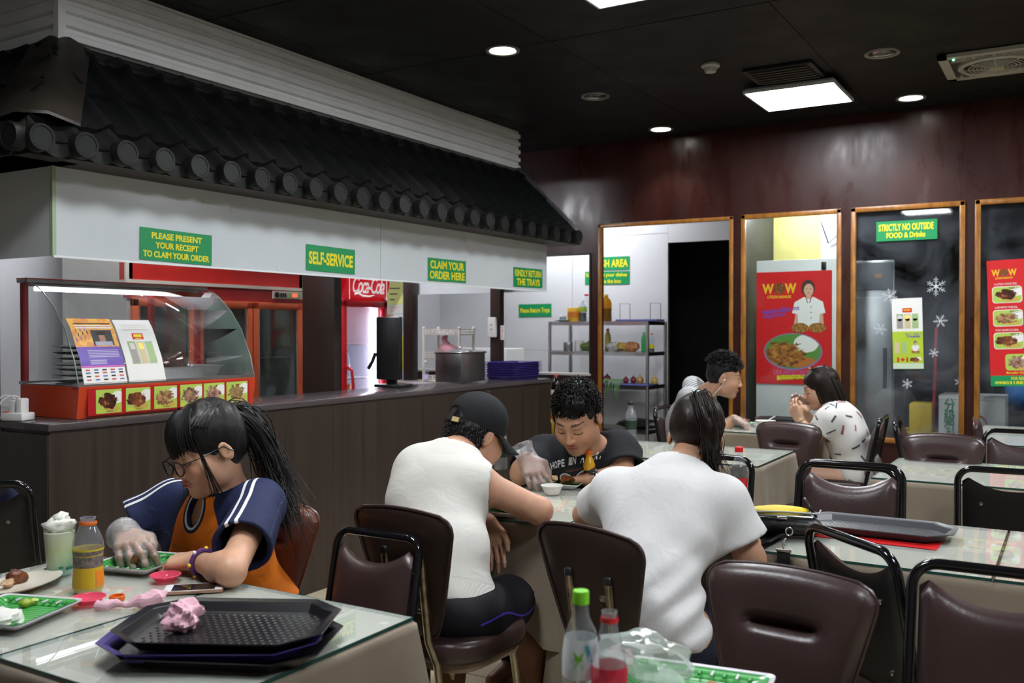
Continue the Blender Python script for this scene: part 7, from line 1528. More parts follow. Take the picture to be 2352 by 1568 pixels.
# --- tray stack and the crumpled tissue
M_TRB = mat('tray_black', (.010, .010, .012), .26); M_TRG = mat('tray_grey', (.05, .052, .058), .32)
def tray(loc, rz, lab, m, w_=.42, d_=.30, rx=0, ry=0, nub=True, grp='serving trays'):
    o = thing('serving_tray', lab, 'tray', loc, rz, grp); o.rotation_euler = (rx, ry, rz); b = MB(); ch = .06
    def oct_(w, d, c): return [(w/2, d/2-c), (w/2-c, d/2), (-w/2+c, d/2), (-w/2, d/2-c), (-w/2, -d/2+c), (-w/2+c, -d/2), (w/2-c, -d/2), (w/2, -d/2+c)]
    pr = [(w_-.07, d_-.05, ch*.7, 0), (w_-.03, d_-.02, ch, .020), (w_, d_, ch*1.1, .024), (w_, d_, ch*1.1, .0215), (w_-.035, d_-.025, ch, .0185), (w_-.075, d_-.055, ch*.7, .003)]
    for w, d, c, z in pr: b.v += [(x, y, z) for x, y in oct_(w, d, c)]
    for j in range(5):
        for i in range(8): b.f.append([j*8+i, j*8+(i+1) % 8, (j+1)*8+(i+1) % 8, (j+1)*8+i]); b.mi.append(0)
    b.f += [list(range(8))[::-1], list(range(40, 48))]; b.mi += [0, 0]; b.build('pan', m, o, smooth=30)
    if nub:
        nb = MB(); 
        for i in range(20):
            for j in range(13): nb.add([(x+(i-9.5)*.0155+.0077*(j % 2), y+(j-6)*.0155, z) for x, y, z in ((-.0035, -.0035, .003), (.0035, -.0035, .003), (.0035, .0035, .003), (-.0035, .0035, .003), (0, 0, .0046))], [(0, 1, 4), (1, 2, 4), (2, 3, 4), (3, 0, 4)])
        x = nb.build('grip_dots', m, o, smooth=0); x['kind'] = 'stuff'
    return o
tc = pz(528, 1428, .80); ta = math.radians(-62)
tray((tc[0]-.005, tc[1]+.0, .7508), ta-.05, 'lowest black tray of the three tray stack', M_TRB, .42, .30, nub=False); tray((tc[0]-.012, tc[1]+.016, .764), ta+.06, 'purple tray in the middle of the tray stack', M_PURP, .42, .30, nub=False); tray((tc[0], tc[1], .782), ta, 'topmost black dotted tray under the pink tissue', M_TRB, .41, .29)
ti = blob((.034, .032, .026), 12, .28, 26, 18, 6.); ti.v = [(x+.003*math.sin(90*z), y+.003*math.sin(110*x), z+.003*math.sin(95*y)) for x, y, z in ti.v]; tag(ti.build('crumpled_tissue', M_TISS, None, tuple(pz(420, 1440, .79)+V(0, 0, .022)), smooth=20), 'crumpled ball of pink tissue on the topmost tray', 'tissue', 'pink tissues')
# --- middle table
sqplate(pos(1293, 1117), .2, 'green leaf plate with glazed chicken before the man in black', .17, .17); 
for k, (x, y, r, mm, lab) in enumerate(((1305, 1117, (.045, .03, .018), M_CHK, 'glazed roast chicken leg on the plate of the man in black'), (1272, 1113, (.022, .018, .012), M_MEAT, 'torn chicken meat on the plate of the man in black'))): piece('chicken_piece', lab, 'chicken', pos(x, y, .75, .024), r, mm, 20+k, .28, .3, 'chicken pieces')
def bowl(loc, lab, r=.042, h_=.032, spoon=False):
    o = thing('foam_bowl', lab, 'bowl', loc, 0, 'white foam bowls'); MB().lathe([(r*.62, 0), (r*.66, .002), (r*.95, h_), (r*1.04, h_+.001), (r*1.04, h_+.003), (r*.92, h_), (r*.6, .004), (.001, .004)], 26, cap=False).build('shell', mat('foam_white', (.75, .74, .71), .5), o); MB().lathe([(.001, h_*.7), (r*.82, h_*.7)], 22, cap=False).build('soup', mat('broth', (.55, .48, .32), .15), o)
    if spoon: MB().tube([(0, 0, h_*.7), (.02, -.02, h_+.01), (.045, -.05, h_+.03)], [.008, .003, .004], 6).build('spoon', mat('spoon_white', (.75, .75, .75), .4), o)
bowl(pos(1268, 1135), 'white foam soup bowl beside the glazed chicken plate'); sqplate(pos(1160, 1180), .1, 'green leaf plate under the cap man\'s gloved hand', .17, .17)
bottle(pos(1150, 1078), 'pet', 'clear water bottle with a black cap between the two men', M_PET, M_CAPB, mat('label_dark_green', (.01, .03, .015), .4), None, (.06, .125), 0, .95)
ob, rad = bottle(pos(1353, 1116), 'juice', 'full orange juice bottle with an orange cap', mat('juice_bright', (.82, .42, .02), .2), M_CAPO, mat('label_blackgold', (.012, .010, .010), .4), None, (.032, .082), 0, .80); MB().lathe([(rad(z)+.0008, z) for z in (.012, .031)], 22, cap=False).build('wrapper_band', mat('label_gold', (.75, .6, .02), .35), ob)
tb = board('wrapper_print', None, None, (0, 0, 0), (1, 0, 0), (0, 0, 1), parent=ob); tx = text('美粒果', M_WHITE, tb, 0, .055, .034, .014, 0, .01)
if tx:
    for v in tx.data.vertices: a = math.radians(212)+v.co.x/.031; v.co = Vector((.0318*math.cos(a), v.co.y, -.0318*math.sin(a)))
cb_, rad = bottle(pos(1697, 1168), 'contour', 'cola bottle with a red cap and red label beside the shoulder bag', M_PET, M_CAPR, mat('label_red', (.50, .01, .015), .35), M_COLA, (.075, .115), .74, .97)
tray(pos(1640, 1232), 1.5, 'black tray half hidden by the white T-shirt', M_TRB, .40, .28, nub=False); tray(pos(2010, 1222, .75, .004), math.radians(90), 'dark grey gridded tray beside the shoulder bag', M_TRG, .46, .24)
pl = thing('red_placemat', 'red paper placemat peeking out under the grey tray', 'placemat', pos(2022, 1229), math.radians(89)); MB().prism(rectp(-.175, -.12, .175, .12), -.0006, .0004).build('sheet', M_RED, pl, smooth=0); MB().prism(rectp(-.165, -.11, .165, -.09), .0004, .0006).build('print', M_SYEL, pl, smooth=0)
# --- shoulder bag
bg = thing('shoulder_bag', 'black shoulder bag with a yellow pocket lying on the table', 'bag', pos(1793, 1228), math.radians(-72)); M_LEA = mat('bag_leather', (.009, .009, .010), .38, bump=.3, bs=80)
b = blob((.125, .075, .038), 3, .10, 26, 14, 2.5); b.v = [(np.sign(x)*.125*(abs(x)/.125)**.75 if x else 0, np.sign(y)*.075*(abs(y)/.075)**.75 if y else 0, max(.0, z*.9+.036)) for x, y, z in b.v]; b.build('body', M_LEA, bg, smooth=70)
b = blob((.088, .048, .017), 7, .26, 24, 14, 3.5); b.v = [(x-.01, y+.012, z+.072) for x, y, z in b.v]; b.build('yellow_pocket', mat('bag_yellow', (.72, .55, .015), .55, bump=.3, bs=50), bg, smooth=70)
b = MB(); b.lathe([(.034, 0), (.036, .004), (.034, .008), (.001, .009)], 24, T=Matrix.Translation((.085, .015, .082)) @ Matrix.Rotation(1.0, 4, 'Y')); b.build('round_flap', M_LEA, bg)
MB().tube([(-.10, -.048, .066), (0, -.062, .070), (.09, -.05, .066)], .004, 6).build('zip', mat('zip_grey', (.25, .25, .24), .35, metal=.8), bg); MB().box((.0, -.070, .066), (.03, .008, .008), bev=.002).build('zip_pull', M_STEEL, bg); MB().tube([(-.12, -.03, .072), (0, -.05, .080), (.11, -.03, .074), (.12, .03, .074)], .003, 6).build('piping', mat('pipe_grey', (.35, .35, .34), .4), bg)
MB().tube([(.02+.010*math.cos(a), -.082, .028+.012*math.sin(a)) for a in [2*math.pi*k/14 for k in range(14)]], .0022, 6, closed=True).build('ring', M_STEEL, bg)
sp0 = pX(1800, 1262, 2.645); st = thing('bag_strap', 'black bag strap with a steel clip hanging over the table edge', 'strap', (sp0[0], sp0[1], sp0[2])); MB().box((0, 0, -.055), (.004, .036, .10)).build('webbing', mat('strap_black', (.010, .010, .012), .8), st, smooth=0); MB().box((-.002, 0, -.002), (.006, .044, .008), bev=.002).build('clip_bar', M_STEEL, st); MB().tube([(0, 0, 0), (.0, .004, .018), (.006, -.004, .030), (.012, .004, .018), (.02, 0, .008)], .003, 6).build('clip_hook', M_STEEL, st)
# --- near table at the bottom edge
nb_, rad = bottle((1.256, .636, .7508), 'pet', 'tall empty water bottle with a lime green cap, bottom centre', M_PET, M_CAPG, glassmat('label_clear_white', (.9, .93, .95), .2, .6, .7, (.75, .78, .8)), None, (.105, .160), 0, 1.06, rz=-2.5); nb_.scale = (.86, .86, 1.06)
star = MB(); R0 = .0325
for k in range(6):
    a = k*math.pi/3; pts = [(0, 0), (.008*math.cos(a-.5), .008*math.sin(a-.5)), (.018*math.cos(a), .018*math.sin(a)), (.008*math.cos(a+.5), .008*math.sin(a+.5))]
    star.add([(*p, 0) for p in pts], [(0, 1, 2, 3)])
def wrap_on(mb, ang, zc, r): mb.v = [(r*math.cos(ang-x/r), r*math.sin(ang-x/r), zc+y) for x, y, z in mb.v]; return mb
wrap_on(star, math.radians(343), .130, R0).build('star_print', mat('star_green', (.16, .50, .02), .4), nb_, smooth=0); sq_ = MB(); sq_.add([(-.004, -.012, 0), (.004, -.012, 0), (.012, .012, 0), (.004, .012, 0)], [(0, 1, 2, 3)]); wrap_on(sq_, math.radians(22), .142, R0).build('blue_print', mat('star_blue', (.05, .35, .45), .4), nb_, smooth=0)
b2, rad = bottle((1.25, .586, .7508), 'contour', 'open empty cola bottle with a torn red label, bottom centre', M_PET, None, glassmat('label_red_clear', (.95, .35, .4), .2, .6, .6, (.6, .03, .06)), None, (.085, .135), 0, 1.0, ring=M_CAPR); b2.scale = (.84, .84, 1.02)
sqplate((1.515, .562, .7508), math.radians(8), 'green leaf plate with chicken scraps at the bottom edge', .24, .26); piece('chicken_piece', 'chewed roast chicken scrap on the bottom edge plate', 'chicken', (1.47, .525, .775), (.032, .022, .014), M_CHK, 31, .35, .5, 'chicken pieces'); piece('chicken_bone', 'brown wing bone on the bottom edge plate', 'bone', (1.51, .505, .778), (.034, .012, .010), m_food('fried_skin', (.22, .09, .02), (.5, .28, .1), .35), 33, .3, 1.0)
pb = blob((.062, .085, .034), 15, .25, 30, 20, 5.); pb.v = [(x+.004*math.sin(70*y), y+.004*math.sin(60*z), max(-.02, z+.004*math.sin(65*x))) for x, y, z in pb.v]; tag(pb.build('plastic_glove_heap', glassmat('cloudy_plastic', (.9, .93, .9), .12, 1.6, .34, (.62, .68, .64)), None, (1.53, .645, .800), smooth=25), 'crumpled clear plastic glove on the bottom edge plate', 'glove')
ti = blob((.022, .028, .022), 13, .28, 22, 14, 6.); tag(ti.build('crumpled_tissue', M_TISS, None, (1.58, .72, .772), smooth=20), 'crumpled pink tissue between the bottles and the bottom plate', 'tissue', 'pink tissues')
# --- far tables
bottle((4.87, pX(1449, 1010, 4.87)[1], .7508), 'pet', 'empty clear bottle with a black cap behind the man in black', M_PET, M_CAPB, mat('label_dark_green', (.01, .03, .015), .4), None, (.07, .12), 0, 1.0)
sqplate(pos(1700, 978), 0, 'leaf plate with food before the striped man', .19, .17); piece('chicken_piece', 'chicken on the striped man\'s plate', 'chicken', pos(1712, 975, .75, .024), (.04, .03, .018), M_CHK, 41, .3, 0, 'chicken pieces'); piece('yellow_rice', 'yellow rice on the striped man\'s plate', 'rice', pos(1685, 978, .75, .018), (.03, .03, .012), mat('rice_yellow', (.5, .42, .15), .6), 42, .25); bowl(pos(1758, 983), 'white foam bowl with a spoon on the far table', .062, .045, True)
tray(pos(1798, 968), 1.57, 'black tray at the far end of the couple\'s table', M_TRB, .36, .27, nub=False); piece('fried_chicken', 'pale piece of chicken in the woman\'s gloved hands', 'chicken', tuple(pX(1846, 940, 5.93)), (.03, .035, .025), M_MEAT, 44, .25)
# --- roast chicken inside the case
for k, (x, y, z, r) in enumerate(((2.93, 3.70, .215, (.075, .05, .034)), (3.01, 3.68, .235, (.05, .045, .04)), (3.06, 3.72, .205, (.04, .03, .02)))): piece('roast_chicken', ('large dark roast chicken in the steel tray', 'glossy roast chicken on top in the steel tray', 'small roast wing at the right of the steel tray')[k], 'chicken', (x, y, OZ+z-.02), r, m_food('dark_roast', (.012, .004, .003), (.12, .03, .012), .2), 50+k, .28, k, 'roast chickens in the case')
# --- power strip and cable on the counter end
ps = thing('power_strip', 'white power strip with two plugs on the counter end', 'power strip', tuple(pz(42, 968, 1.012)+V(.03, .05, .001)), .3); MB().box((0, 0, .016), (.075, .10, .032), bev=.006).build('block', mat('white_plastic', (.75, .75, .74), .35), ps); MB().box((.0, .02, .055), (.03, .03, .05), bev=.004).build('plug', mat('white_plastic', (.75, .75, .74), .35), ps); MB().box((0, -.02, .06), (.045, .028, .06), bev=.006).build('plug', mat('white_plastic', (.75, .75, .74), .35), ps); MB().box((-.02, .04, .034), (.01, .02, .006)).build('switch', mat('switch_red', (.7, .12, .05), .3), ps, smooth=0)
for k in (0, 1): q0 = np.array(ps.location)+V(0, .02-.04*k, .085); c_ = MB(); c_.tube(bez([q0, q0+V(-.02, .03, .05), q0+V(-.10, .08, .0), q0+V(-.13, .06, -.15), q0+V(-.12, .04+.02*k, -.30), q0+V(-.12, .05+.04*k, -.62)], 18), .0035, 6); tag(c_.build('charging_cable', mat('cable_white', (.7, .7, .7), .4), None), ('white cable from the rear plug hanging down the counter end', 'white cable from the front plug hanging down the counter end')[k], 'cable', 'white cables')
jk = blob((.05, .09, .17), 4, .15, 18, 14, 2.); tag(jk.build('navy_jacket', fabric('navy_cloth', (.012, .014, .035)), None, tuple(np.array(LCH.location)+V(.04, .03, .625))), 'dark navy garment behind the chair at the left edge', 'garment')
# ================================================================ KITCHEN SHELF BEYOND THE DOORWAY
SX0, SX1 = 7.78, 8.20; SY0, SY1 = pX(1487, 800, SX0)[1], pX(1263, 800, SX0)[1]; sh_ = thing('steel_shelf', 'stainless steel shelf rack seen through the doorway', 'shelf', ((SX0+SX1)/2, (SY0+SY1)/2, 0)); W2, D2 = (SX1-SX0)/2, (SY1-SY0)/2
LV = [pX(1400, y, SX0)[2] for y in (738, 808, 884, 985)]
for sx in (-1, 1):
    for sy in (-1, 1): MB().tube([(sx*W2, sy*D2, 0), (sx*W2, sy*D2, LV[0])], .016, 10).build('post', M_STEEL, sh_)
for z in LV: b = MB(); b.box((0, 0, z-.004), (2*W2, 2*D2, .008)); b.box((-W2, 0, z-.016), (.008, 2*D2, .034)); b.box((W2, 0, z-.016), (.008, 2*D2, .034)); b.box((0, -D2, z-.016), (2*W2, .008, .034)); b.box((0, D2, z-.016), (2*W2, .008, .034)); b.build('shelf', M_STEEL, sh_, smooth=0)
def son(x, lv, dx=.08): p = pX(x, 780, SX0+dx); return (SX0+dx, p[1], LV[lv]+.0008)
def jug(loc, lab, body, cap, liq=None, fill=.5, sc=1.): return bottle(loc, 'big', lab, body, cap, None, liq, (.1, .15), fill, sc, 'bottles on the steel shelf')
jug(son(1392, 0), 'big oil jug half full of dark oil with a yellow cap', glassmat('oil_amber', (.75, .45, .08), .1, 1., .3, (.5, .25, .02)), mat('cap_yellow', (.75, .55, .02), .4), mat('dark_oil', (.012, .006, .003), .15), .5, .90)
bottle(son(1338, 0, .1), 'big', 'dark vinegar bottle with a green label on top of the shelf', M_PET, M_CAPW, mat('label_lime', (.35, .50, .06), .4), M_COLA, (.13, .2), .45, .70, 'bottles on the steel shelf')
bottle(son(1347, 0, .25), 'big', 'large empty clear jug with a red cap on top of the shelf', M_PET, M_CAPR, None, None, sc=.95, grp='bottles on the steel shelf')
def can(loc, lab, m, r=.045, h_=.10, m2=None): o = thing('tin', lab, 'tin', loc, 0, 'tins on the steel shelf'); MB().lathe([(r*.96, 0), (r, .003), (r, h_-.003), (r*.96, h_), (r*.9, h_-.003), (.001, h_-.003)], 20, cap=False).build('body', m, o); MB().lathe([(r+.0006, h_*.3), (r+.0006, h_*.7)], 20, cap=False).build('wrapper', m2 or M_WHITE, o)
can(son(1318, 0), 'yellow tin with red print on top of the shelf', mat('tin_yellow', (.70, .38, .02), .4), .06, .13, mat('tin_red', (.65, .2, .02), .4)); can(son(1293, 0), 'small white tin at the left end of the shelf top', M_WHITE, .033, .065, mat('tin_blue', (.3, .35, .5), .4))
wr_ = thing('tray_rack', 'blue tray with two bent wire stands on the shelf top', 'rack', son(1470, 0, .12)); MB().box((0, 0, .01), (.2, .40, .018), bev=.006).build('tray', mat('blue_plastic', (.10, .12, .35), .4), wr_)
for y in (-.15, .15): MB().tube([(0, y-.05, .02), (0, y-.05, .16), (0, y+.05, .165), (0, y+.05, .02)], .004, 6).build('wire_stand', M_STEELD, wr_)
pl_ = MB(); pl_.lathe([(.03, 0), (.08, .010), (.082, .012), (.03, .004), (.001, .004)], 18, cap=False); tag(pl_.build('green_plate', mat('dark_green', (.01, .06, .04), .3), None, son(1293, 0, .03)), 'dark green plate at the front left of the shelf top', 'plate'); bpy.data.objects['green_plate'].location.x -= .0
can(son(1305, 1), 'steel mug on the middle shelf', M_STEELD, .045, .085, M_STEELD); can(son(1330, 1, .14), 'white plastic tub on the middle shelf', M_WHITE, .045, .10)
for k, (x, c, lab) in enumerate(((1432, (.45, .30, .05), 'bag of yellow noodles on the middle shelf'), (1452, (.50, .20, .09), 'bag of orange brown onions on the middle shelf'), (1412, (.5, .52, .5), 'crumpled white plastic bag on the middle shelf'), (1352, (.14, .22, .06), 'green packet of herbs on the middle shelf'))): l = son(x, 1, .12); piece('food_bag', lab, 'bag', (l[0], l[1], l[2]+.045), (.06, .085, .045), mat('foodbag_%d' % k, c, .35, var=.4, vs=30), 70+k, .2, 0, 'food bags on the steel shelf', 4.)
bottle(son(1479, 1, .06), 'pet', 'green soda bottle on the middle shelf', M_PETG, M_CAPG, None, None, sc=.8, grp='bottles on the steel shelf'); bottle(son(1497, 1, .2), 'pet', 'clear bottle with an orange cap on the middle shelf', M_PET, M_CAPO, M_SYEL, M_COLA, (.04, .09), .4, .75, 'bottles on the steel shelf'); bottle(son(1396, 1, .2), 'pet', 'yellow sauce bottle with a red cap on the middle shelf', mat('sauce_yellow', (.4, .38, .08), .3), M_CAPR, None, None, sc=.95, grp='bottles on the steel shelf')
vt = thing('vegetable_tray', 'blue tray of vegetables on the third shelf', 'tray', son(1440, 2, .1)); MB().box((0, 0, .008), (.26, .52, .014), bev=.005).build('pan', mat('blue_plastic', (.10, .12, .35), .4), vt)
for k, (x, c, r) in enumerate(((1470, (.55, .30, .08), .036), (1503, (.60, .42, .12), .034), (1455, (.22, .03, .05), .032), (1438, (.20, .02, .05), .03), (1395, (.13, .02, .03), .038))): l = son(x, 2, .08+.03*(k % 3)); o = thing('onion', ('brown onion by the shelf post', 'pale onion right of the shelf post', 'red onion beside the brown one', 'small red onion behind the leaves', 'dark red onion at the left of the shelf')[k], 'onion', (l[0], l[1], l[2]+.016+r*.85), 0, 'onions'); MB().lathe([(.001, -r), (r*.6, -r*.8), (r, -.1*r), (r*.85, r*.5), (r*.3, r*.95), (.003, r*1.3)], 16, cap=False).build('bulb', mat('onion_%d' % k, c, .35, var=.2), o); MB().tube([(0, 0, r*1.1), (.004, 0, r*1.6)], .003, 5).build('stem', mat('onion_stem', (.4, .3, .12), .7), o)
for k in range(14): l = son(1392+k*3.2, 2, .02); rg_ = random.Random(k); b = MB(); b.tube(bez([(0, .0, .05), (-.03, .02, .06), (-.08-.02*rg_.random(), .01, .02), (-.10, rg_.uniform(-.05, .05), -.05-.1*rg_.random())], 6), [.006, .006, .005, .005, .004, .003, .001], 6); tag(b.build('scallion', mat('scallion_green', (.10, .20, .07), .5), None, l), 'green onion leaf hanging over the third shelf edge', 'scallion', 'green onion leaves on the third shelf')
lf = son(1470, 3, .1); tag(blob((.1, .22, .05), 88, .2).build('black_pan', M_BLACK, None, (lf[0], lf[1], lf[2]+.05)), 'heap of black pans on the lowest visible shelf', 'pans')
db = bottle((6.60, pX(1277, 905, 6.60)[1], .80), 'big', 'dark soy sauce bottle with a red cap beside the counter end', mat('soy_dark', (.008, .004, .003), .15), M_CAPR, M_WHITE, None, (.08, .13), 0, .8, 'drink bottles')
st_ = thing('condiment_stand', 'small yellow condiment stand beside the counter end', 'stand', (6.60, pX(1277, 905, 6.60)[1], 0)); 
for z in (.25, .52, .79): MB().box((0, 0, z), (.22, .22, .018)).build('shelf', mat('stand_yellow', (.42, .40, .12), .5), st_, smooth=0)
for sx in (-1, 1):
    for sy in (-1, 1): MB().tube([(sx*.1, sy*.1, 0), (sx*.1, sy*.1, .8)], .01, 6).build('leg', mat('stand_yellow', (.42, .40, .12), .5), st_)
for k in range(4): bottle((6.56+.05*(k % 2), st_.location.y-.05+.1*(k//2), .53), 'juice', ('small red sauce bottle on the condiment stand', 'small pink sauce bottle on the condiment stand', 'small black sauce bottle on the condiment stand', 'small yellow sauce bottle on the condiment stand')[k], mat('cond_%d' % k, ((.5, .02, .02), (.6, .1, .2), (.01, .01, .01), (.6, .45, .05))[k], .3), M_CAPR if k % 2 else M_CAPB, sc=.9, grp='bottles on the condiment stand')
# ================================================================ BEHIND THE WINDOWS
fz = thing('steel_freezer', 'tall stainless freezer seen dimly through the snowflake window', 'freezer', (7.62, 1.36, 0)); MB().box((0, 0, .95), (.5, .42, 1.9), bev=.01).build('body', M_STEELD, fz); MB().box((-.26, -.0, 1.78), (.02, .40, .2), bev=.004).build('control_panel', mat('freezer_panel', (.12, .13, .14), .4), fz); MB().box((-.262, 0, .85), (.024, .40, 1.55), bev=.006).build('door', M_STEELD, fz); MB().box((-.28, -.15, 1.1), (.02, .025, .3), bev=.006).build('handle', M_BLACK, fz); MB().box((-.274, -.1, 1.78), (.008, .05, .03)).build('display', mat('lcd_amber', (.5, .2, .1), .4), fz, smooth=0)
ct = thing('white_carton', 'white fruit carton with green characters and a red ring', 'carton', (7.42, .625, .0)); MB().box((0, 0, .30), (.34, .42, .60)).build('stack_base', M_BLACK, ct, smooth=0); MB().box((0, 0, .76), (.34, .42, .32), bev=.004).build('box', mat('carton_white', (.60, .60, .60), .6), ct); MB().box((-.171, 0, .90), (.003, .42, .012)).build('lid_edge', M_WHITE, ct, smooth=0)
fb = board('front_print', None, None, (-.172, .21, .60), (0, -1, 0), (0, 0, 1), parent=ct); text('分\n級\n包', mat('print_green', (.02, .22, .10), .6), fb, .07, .17, .07, .26, .002, .01); MB().tube([(.25+.055*math.cos(a), .13+.055*math.sin(a), .003) for a in [2*math.pi*k/28 for k in range(28)]], .004, 5, closed=True).build('red_ring', mat('print_red', (.6, .05, .06), .6), fb)
bk = thing('mop_bucket', 'yellow mop wringer bucket behind the window', 'bucket', (7.45, .95, 0)); MB().lathe([(.12, 0), (.14, .02), (.17, .62), (.18, .63), (.18, .65), (.16, .64), (.13, .03), (.001, .03)], 24, cap=False).build('pail', mat('bucket_yellow', (.70, .48, .02), .4), bk); MB().box((.0, .02, .74), (.16, .16, .22), bev=.02).build('wringer', mat('bucket_yellow', (.70, .48, .02), .4), bk)
mp = thing('mop', 'red handled mop standing in the yellow bucket behind the window', 'mop', (7.44, .90, .4)); MB().tube([(0, 0, 0), (-.03, -.03, 1.0)], .011, 8).build('handle', mat('mop_red', (.60, .04, .05), .35), mp); MB().lathe([(.02, .02), (.05, -.02), (.07, -.12), (.05, -.2)], 14, cap=False).build('mop_head', mat('mop_grey', (.4, .4, .38), .9), mp)
piece('blue_sack', 'bright blue plastic sack behind the right window', 'sack', (7.74, .27, .95), (.14, .17, .18), mat('sack_blue', (.08, .25, .65), .35, var=.3), 91, .15); tag(MB().box((7.78, .27, .40), (.30, .40, .74)).build('storage_crate', M_BLACK, smooth=0), 'black crate stack under the blue sack', 'crate')
bx = thing('brown_carton', 'brown cardboard carton behind the right window table', 'carton', (7.36, .08, .0)); MB().box((0, 0, .74), (.26, .34, .26), bev=.003).build('box', mat('cardboard', (.30, .21, .11), .8), bx); MB().box((0, 0, .30), (.26, .34, .6)).build('stack_base', M_BLACK, bx, smooth=0); MB().box((-.1315, 0, .74), (.002, .34, .04)).build('tape', mat('tape_tan', (.4, .3, .16), .3), bx, smooth=0)
# ---------------------------------------------------------------- posters
M_SK = mat('print_skin', (.62, .38, .26), .5); M_HR = mat('print_hair', (.05, .02, .018), .5); M_PUR = mat('print_violet', (.15, .06, .42), .5); M_PNK = mat('print_pink', (.65, .10, .30), .5); M_LIME = mat('print_lime', (.42, .58, .03), .5)
def wow(b, cx, cy, w_, z):
    M_GO = mat('logo_gold', (.80, .50, .02), .45); text('W', M_GO, b, cx-w_*.33, cy, w_*.34, w_*.30, z, .04); text('W', M_GO, b, cx+w_*.33, cy, w_*.34, w_*.30, z, .04); flat('logo_ball', ellpoly(cx, cy, w_*.17, w_*.17), z, foodmat('logo_roast', (.2, .05, .01), (.06, .015, .008), (.35, .12, .03), .5, .5, .6, .6, (.3, .7, .1), 6, 4.), b); text('LITSON MANOK', M_GO, b, cx, cy-w_*.24, w_*.72, w_*.09, z, .03, shear=.2)
def chef(b, cx, y0, s, z):
    """generic cook in a white jacket holding out chicken"""
    flat('cook_arm', [(cx-.30*s, y0+.02*s), (cx-.18*s, y0+.02*s), (cx-.16*s, y0+.3*s), (cx-.26*s, y0+.3*s)], z, M_SK, b); flat('cook_arm', [(cx+.18*s, y0+.02*s), (cx+.30*s, y0+.02*s), (cx+.28*s, y0+.3*s), (cx+.18*s, y0+.3*s)], z, M_SK, b)
    flat('cook_jacket', [(cx-.2*s, y0+.02*s), (cx+.2*s, y0+.02*s), (cx+.22*s, y0+.28*s), (cx+.33*s, y0+.30*s), (cx+.28*s, y0+.52*s), (cx+.1*s, y0+.62*s), (cx-.1*s, y0+.62*s), (cx-.28*s, y0+.52*s), (cx-.33*s, y0+.30*s), (cx-.22*s, y0+.28*s)], z+.0004, M_WHITE, b)
    flat('cook_hair', ellpoly(cx-.01*s, y0+.80*s, .135*s, .17*s), z, M_HR, b); flat('cook_neck', rectp(cx-.045*s, y0+.58*s, cx+.045*s, y0+.7*s), z+.0008, M_SK, b); flat('cook_face', ellpoly(cx, y0+.76*s, .095*s, .13*s), z+.0010, M_SK, b)
    for d in (-1, 1): flat('cook_eye', ellpoly(cx+d*.04*s, y0+.785*s, .016*s, .007*s, 10), z+.0018, M_BLK, b); flat('cook_lapel', [(cx+d*.01*s, y0+.5*s), (cx+d*.05*s, y0+.62*s), (cx+d*.065*s, y0+.62*s), (cx+d*.025*s, y0+.5*s)], z+.0012, M_BLK, b)
    flat('cook_mouth', ellpoly(cx, y0+.70*s, .035*s, .010*s, 12), z+.0018, mat('print_lip', (.6, .12, .12), .5), b)
    for k in range(3): flat('cook_button', ellpoly(cx+.05*s, y0+(.2+.11*k)*s, .012*s, .012*s, 8), z+.0012, M_BLK, b)
    for d in (-1, 1): flat('held_chicken', ellpoly(cx+d*.17*s, y0+.0*s, .17*s, .10*s), z+.0014, foodmat('poster_chicken', (.5, .25, .06), (.10, .03, .01), (.55, .28, .06), .5, .5, .7, .7, (.5, .6, .02), 8, 2.), b)
q = lambda x, y: pX(x, y, 7.29)
b, w_, h_ = bd('chef_poster', 'large red poster of a smiling cook holding roast chicken', 'poster', q(1737, 626), q(1910, 620), q(1738, 880), None, .002)
flat('sheet', rectp(0, 0, w_, h_), 0, M_RED, b, .002); wow(b, w_*.31, h_*.85, w_*.46, .0024); chef(b, w_*.70, h_*.50, w_*.66, .0024)
text('Babalik-balikan mo', M_PUR, b, w_*.33, h_*.66, w_*.5, h_*.045, .003, .03, rot=.13); text('ang sarap!!', M_PUR, b, w_*.25, h_*.61, w_*.3, h_*.045, .003, .03, rot=.13)
flat('platter', ellpoly(w_*.49, h_*.29, w_*.39, h_*.165), .0024, mat('platter_violet', (.25, .2, .38), .4), b); flat('platter_food', ellpoly(w_*.49, h_*.295, w_*.37, h_*.152), .0032, foodmat('platter_print', (.10, .28, .05), (.09, .02, .008), (.55, .24, .05), .34, .40, .36, .36, (.74, .72, .22), 9, 7., (.5, .17, .04)), b)
text('UNLIMITED RICE!', M_PNK, b, w_*.48, h_*.105, w_*.48, h_*.045, .003, .03); flat('banner', [(w_*.28, h_*.035), (w_*.72, h_*.055), (w_*.72, h_*.09), (w_*.28, h_*.075)], .0024, M_SYEL, b); text('On All Combo Meals', M_BLK, b, w_*.5, h_*.072, w_*.38, h_*.016, .003, .0, rot=.04); text('Dine-in ONLY!!', M_BLK, b, w_*.47, h_*.050, w_*.28, h_*.016, .003, .0, rot=.04)
q = lambda x, y: pX(x, y, WX+.024)
b, w_, h_ = bd('drinks_poster', 'white and lime drinks poster taped to the snowflake window', 'poster', q(2050, 686), q(2120, 683), q(2052, 847), None, .002)
flat('sheet', rectp(0, 0, w_, h_), 0, M_WHITE, b, .001); flat('lime_half', rectp(0, .0, w_, h_*.53), .0011, M_LIME, b); flat('logo_bar', rectp(w_*.35, h_*.80, w_*.66, h_*.86), .0011, M_RED, b); text('WOW', M_SYEL, b, w_*.5, h_*.83, w_*.24, h_*.03, .0018, .02)
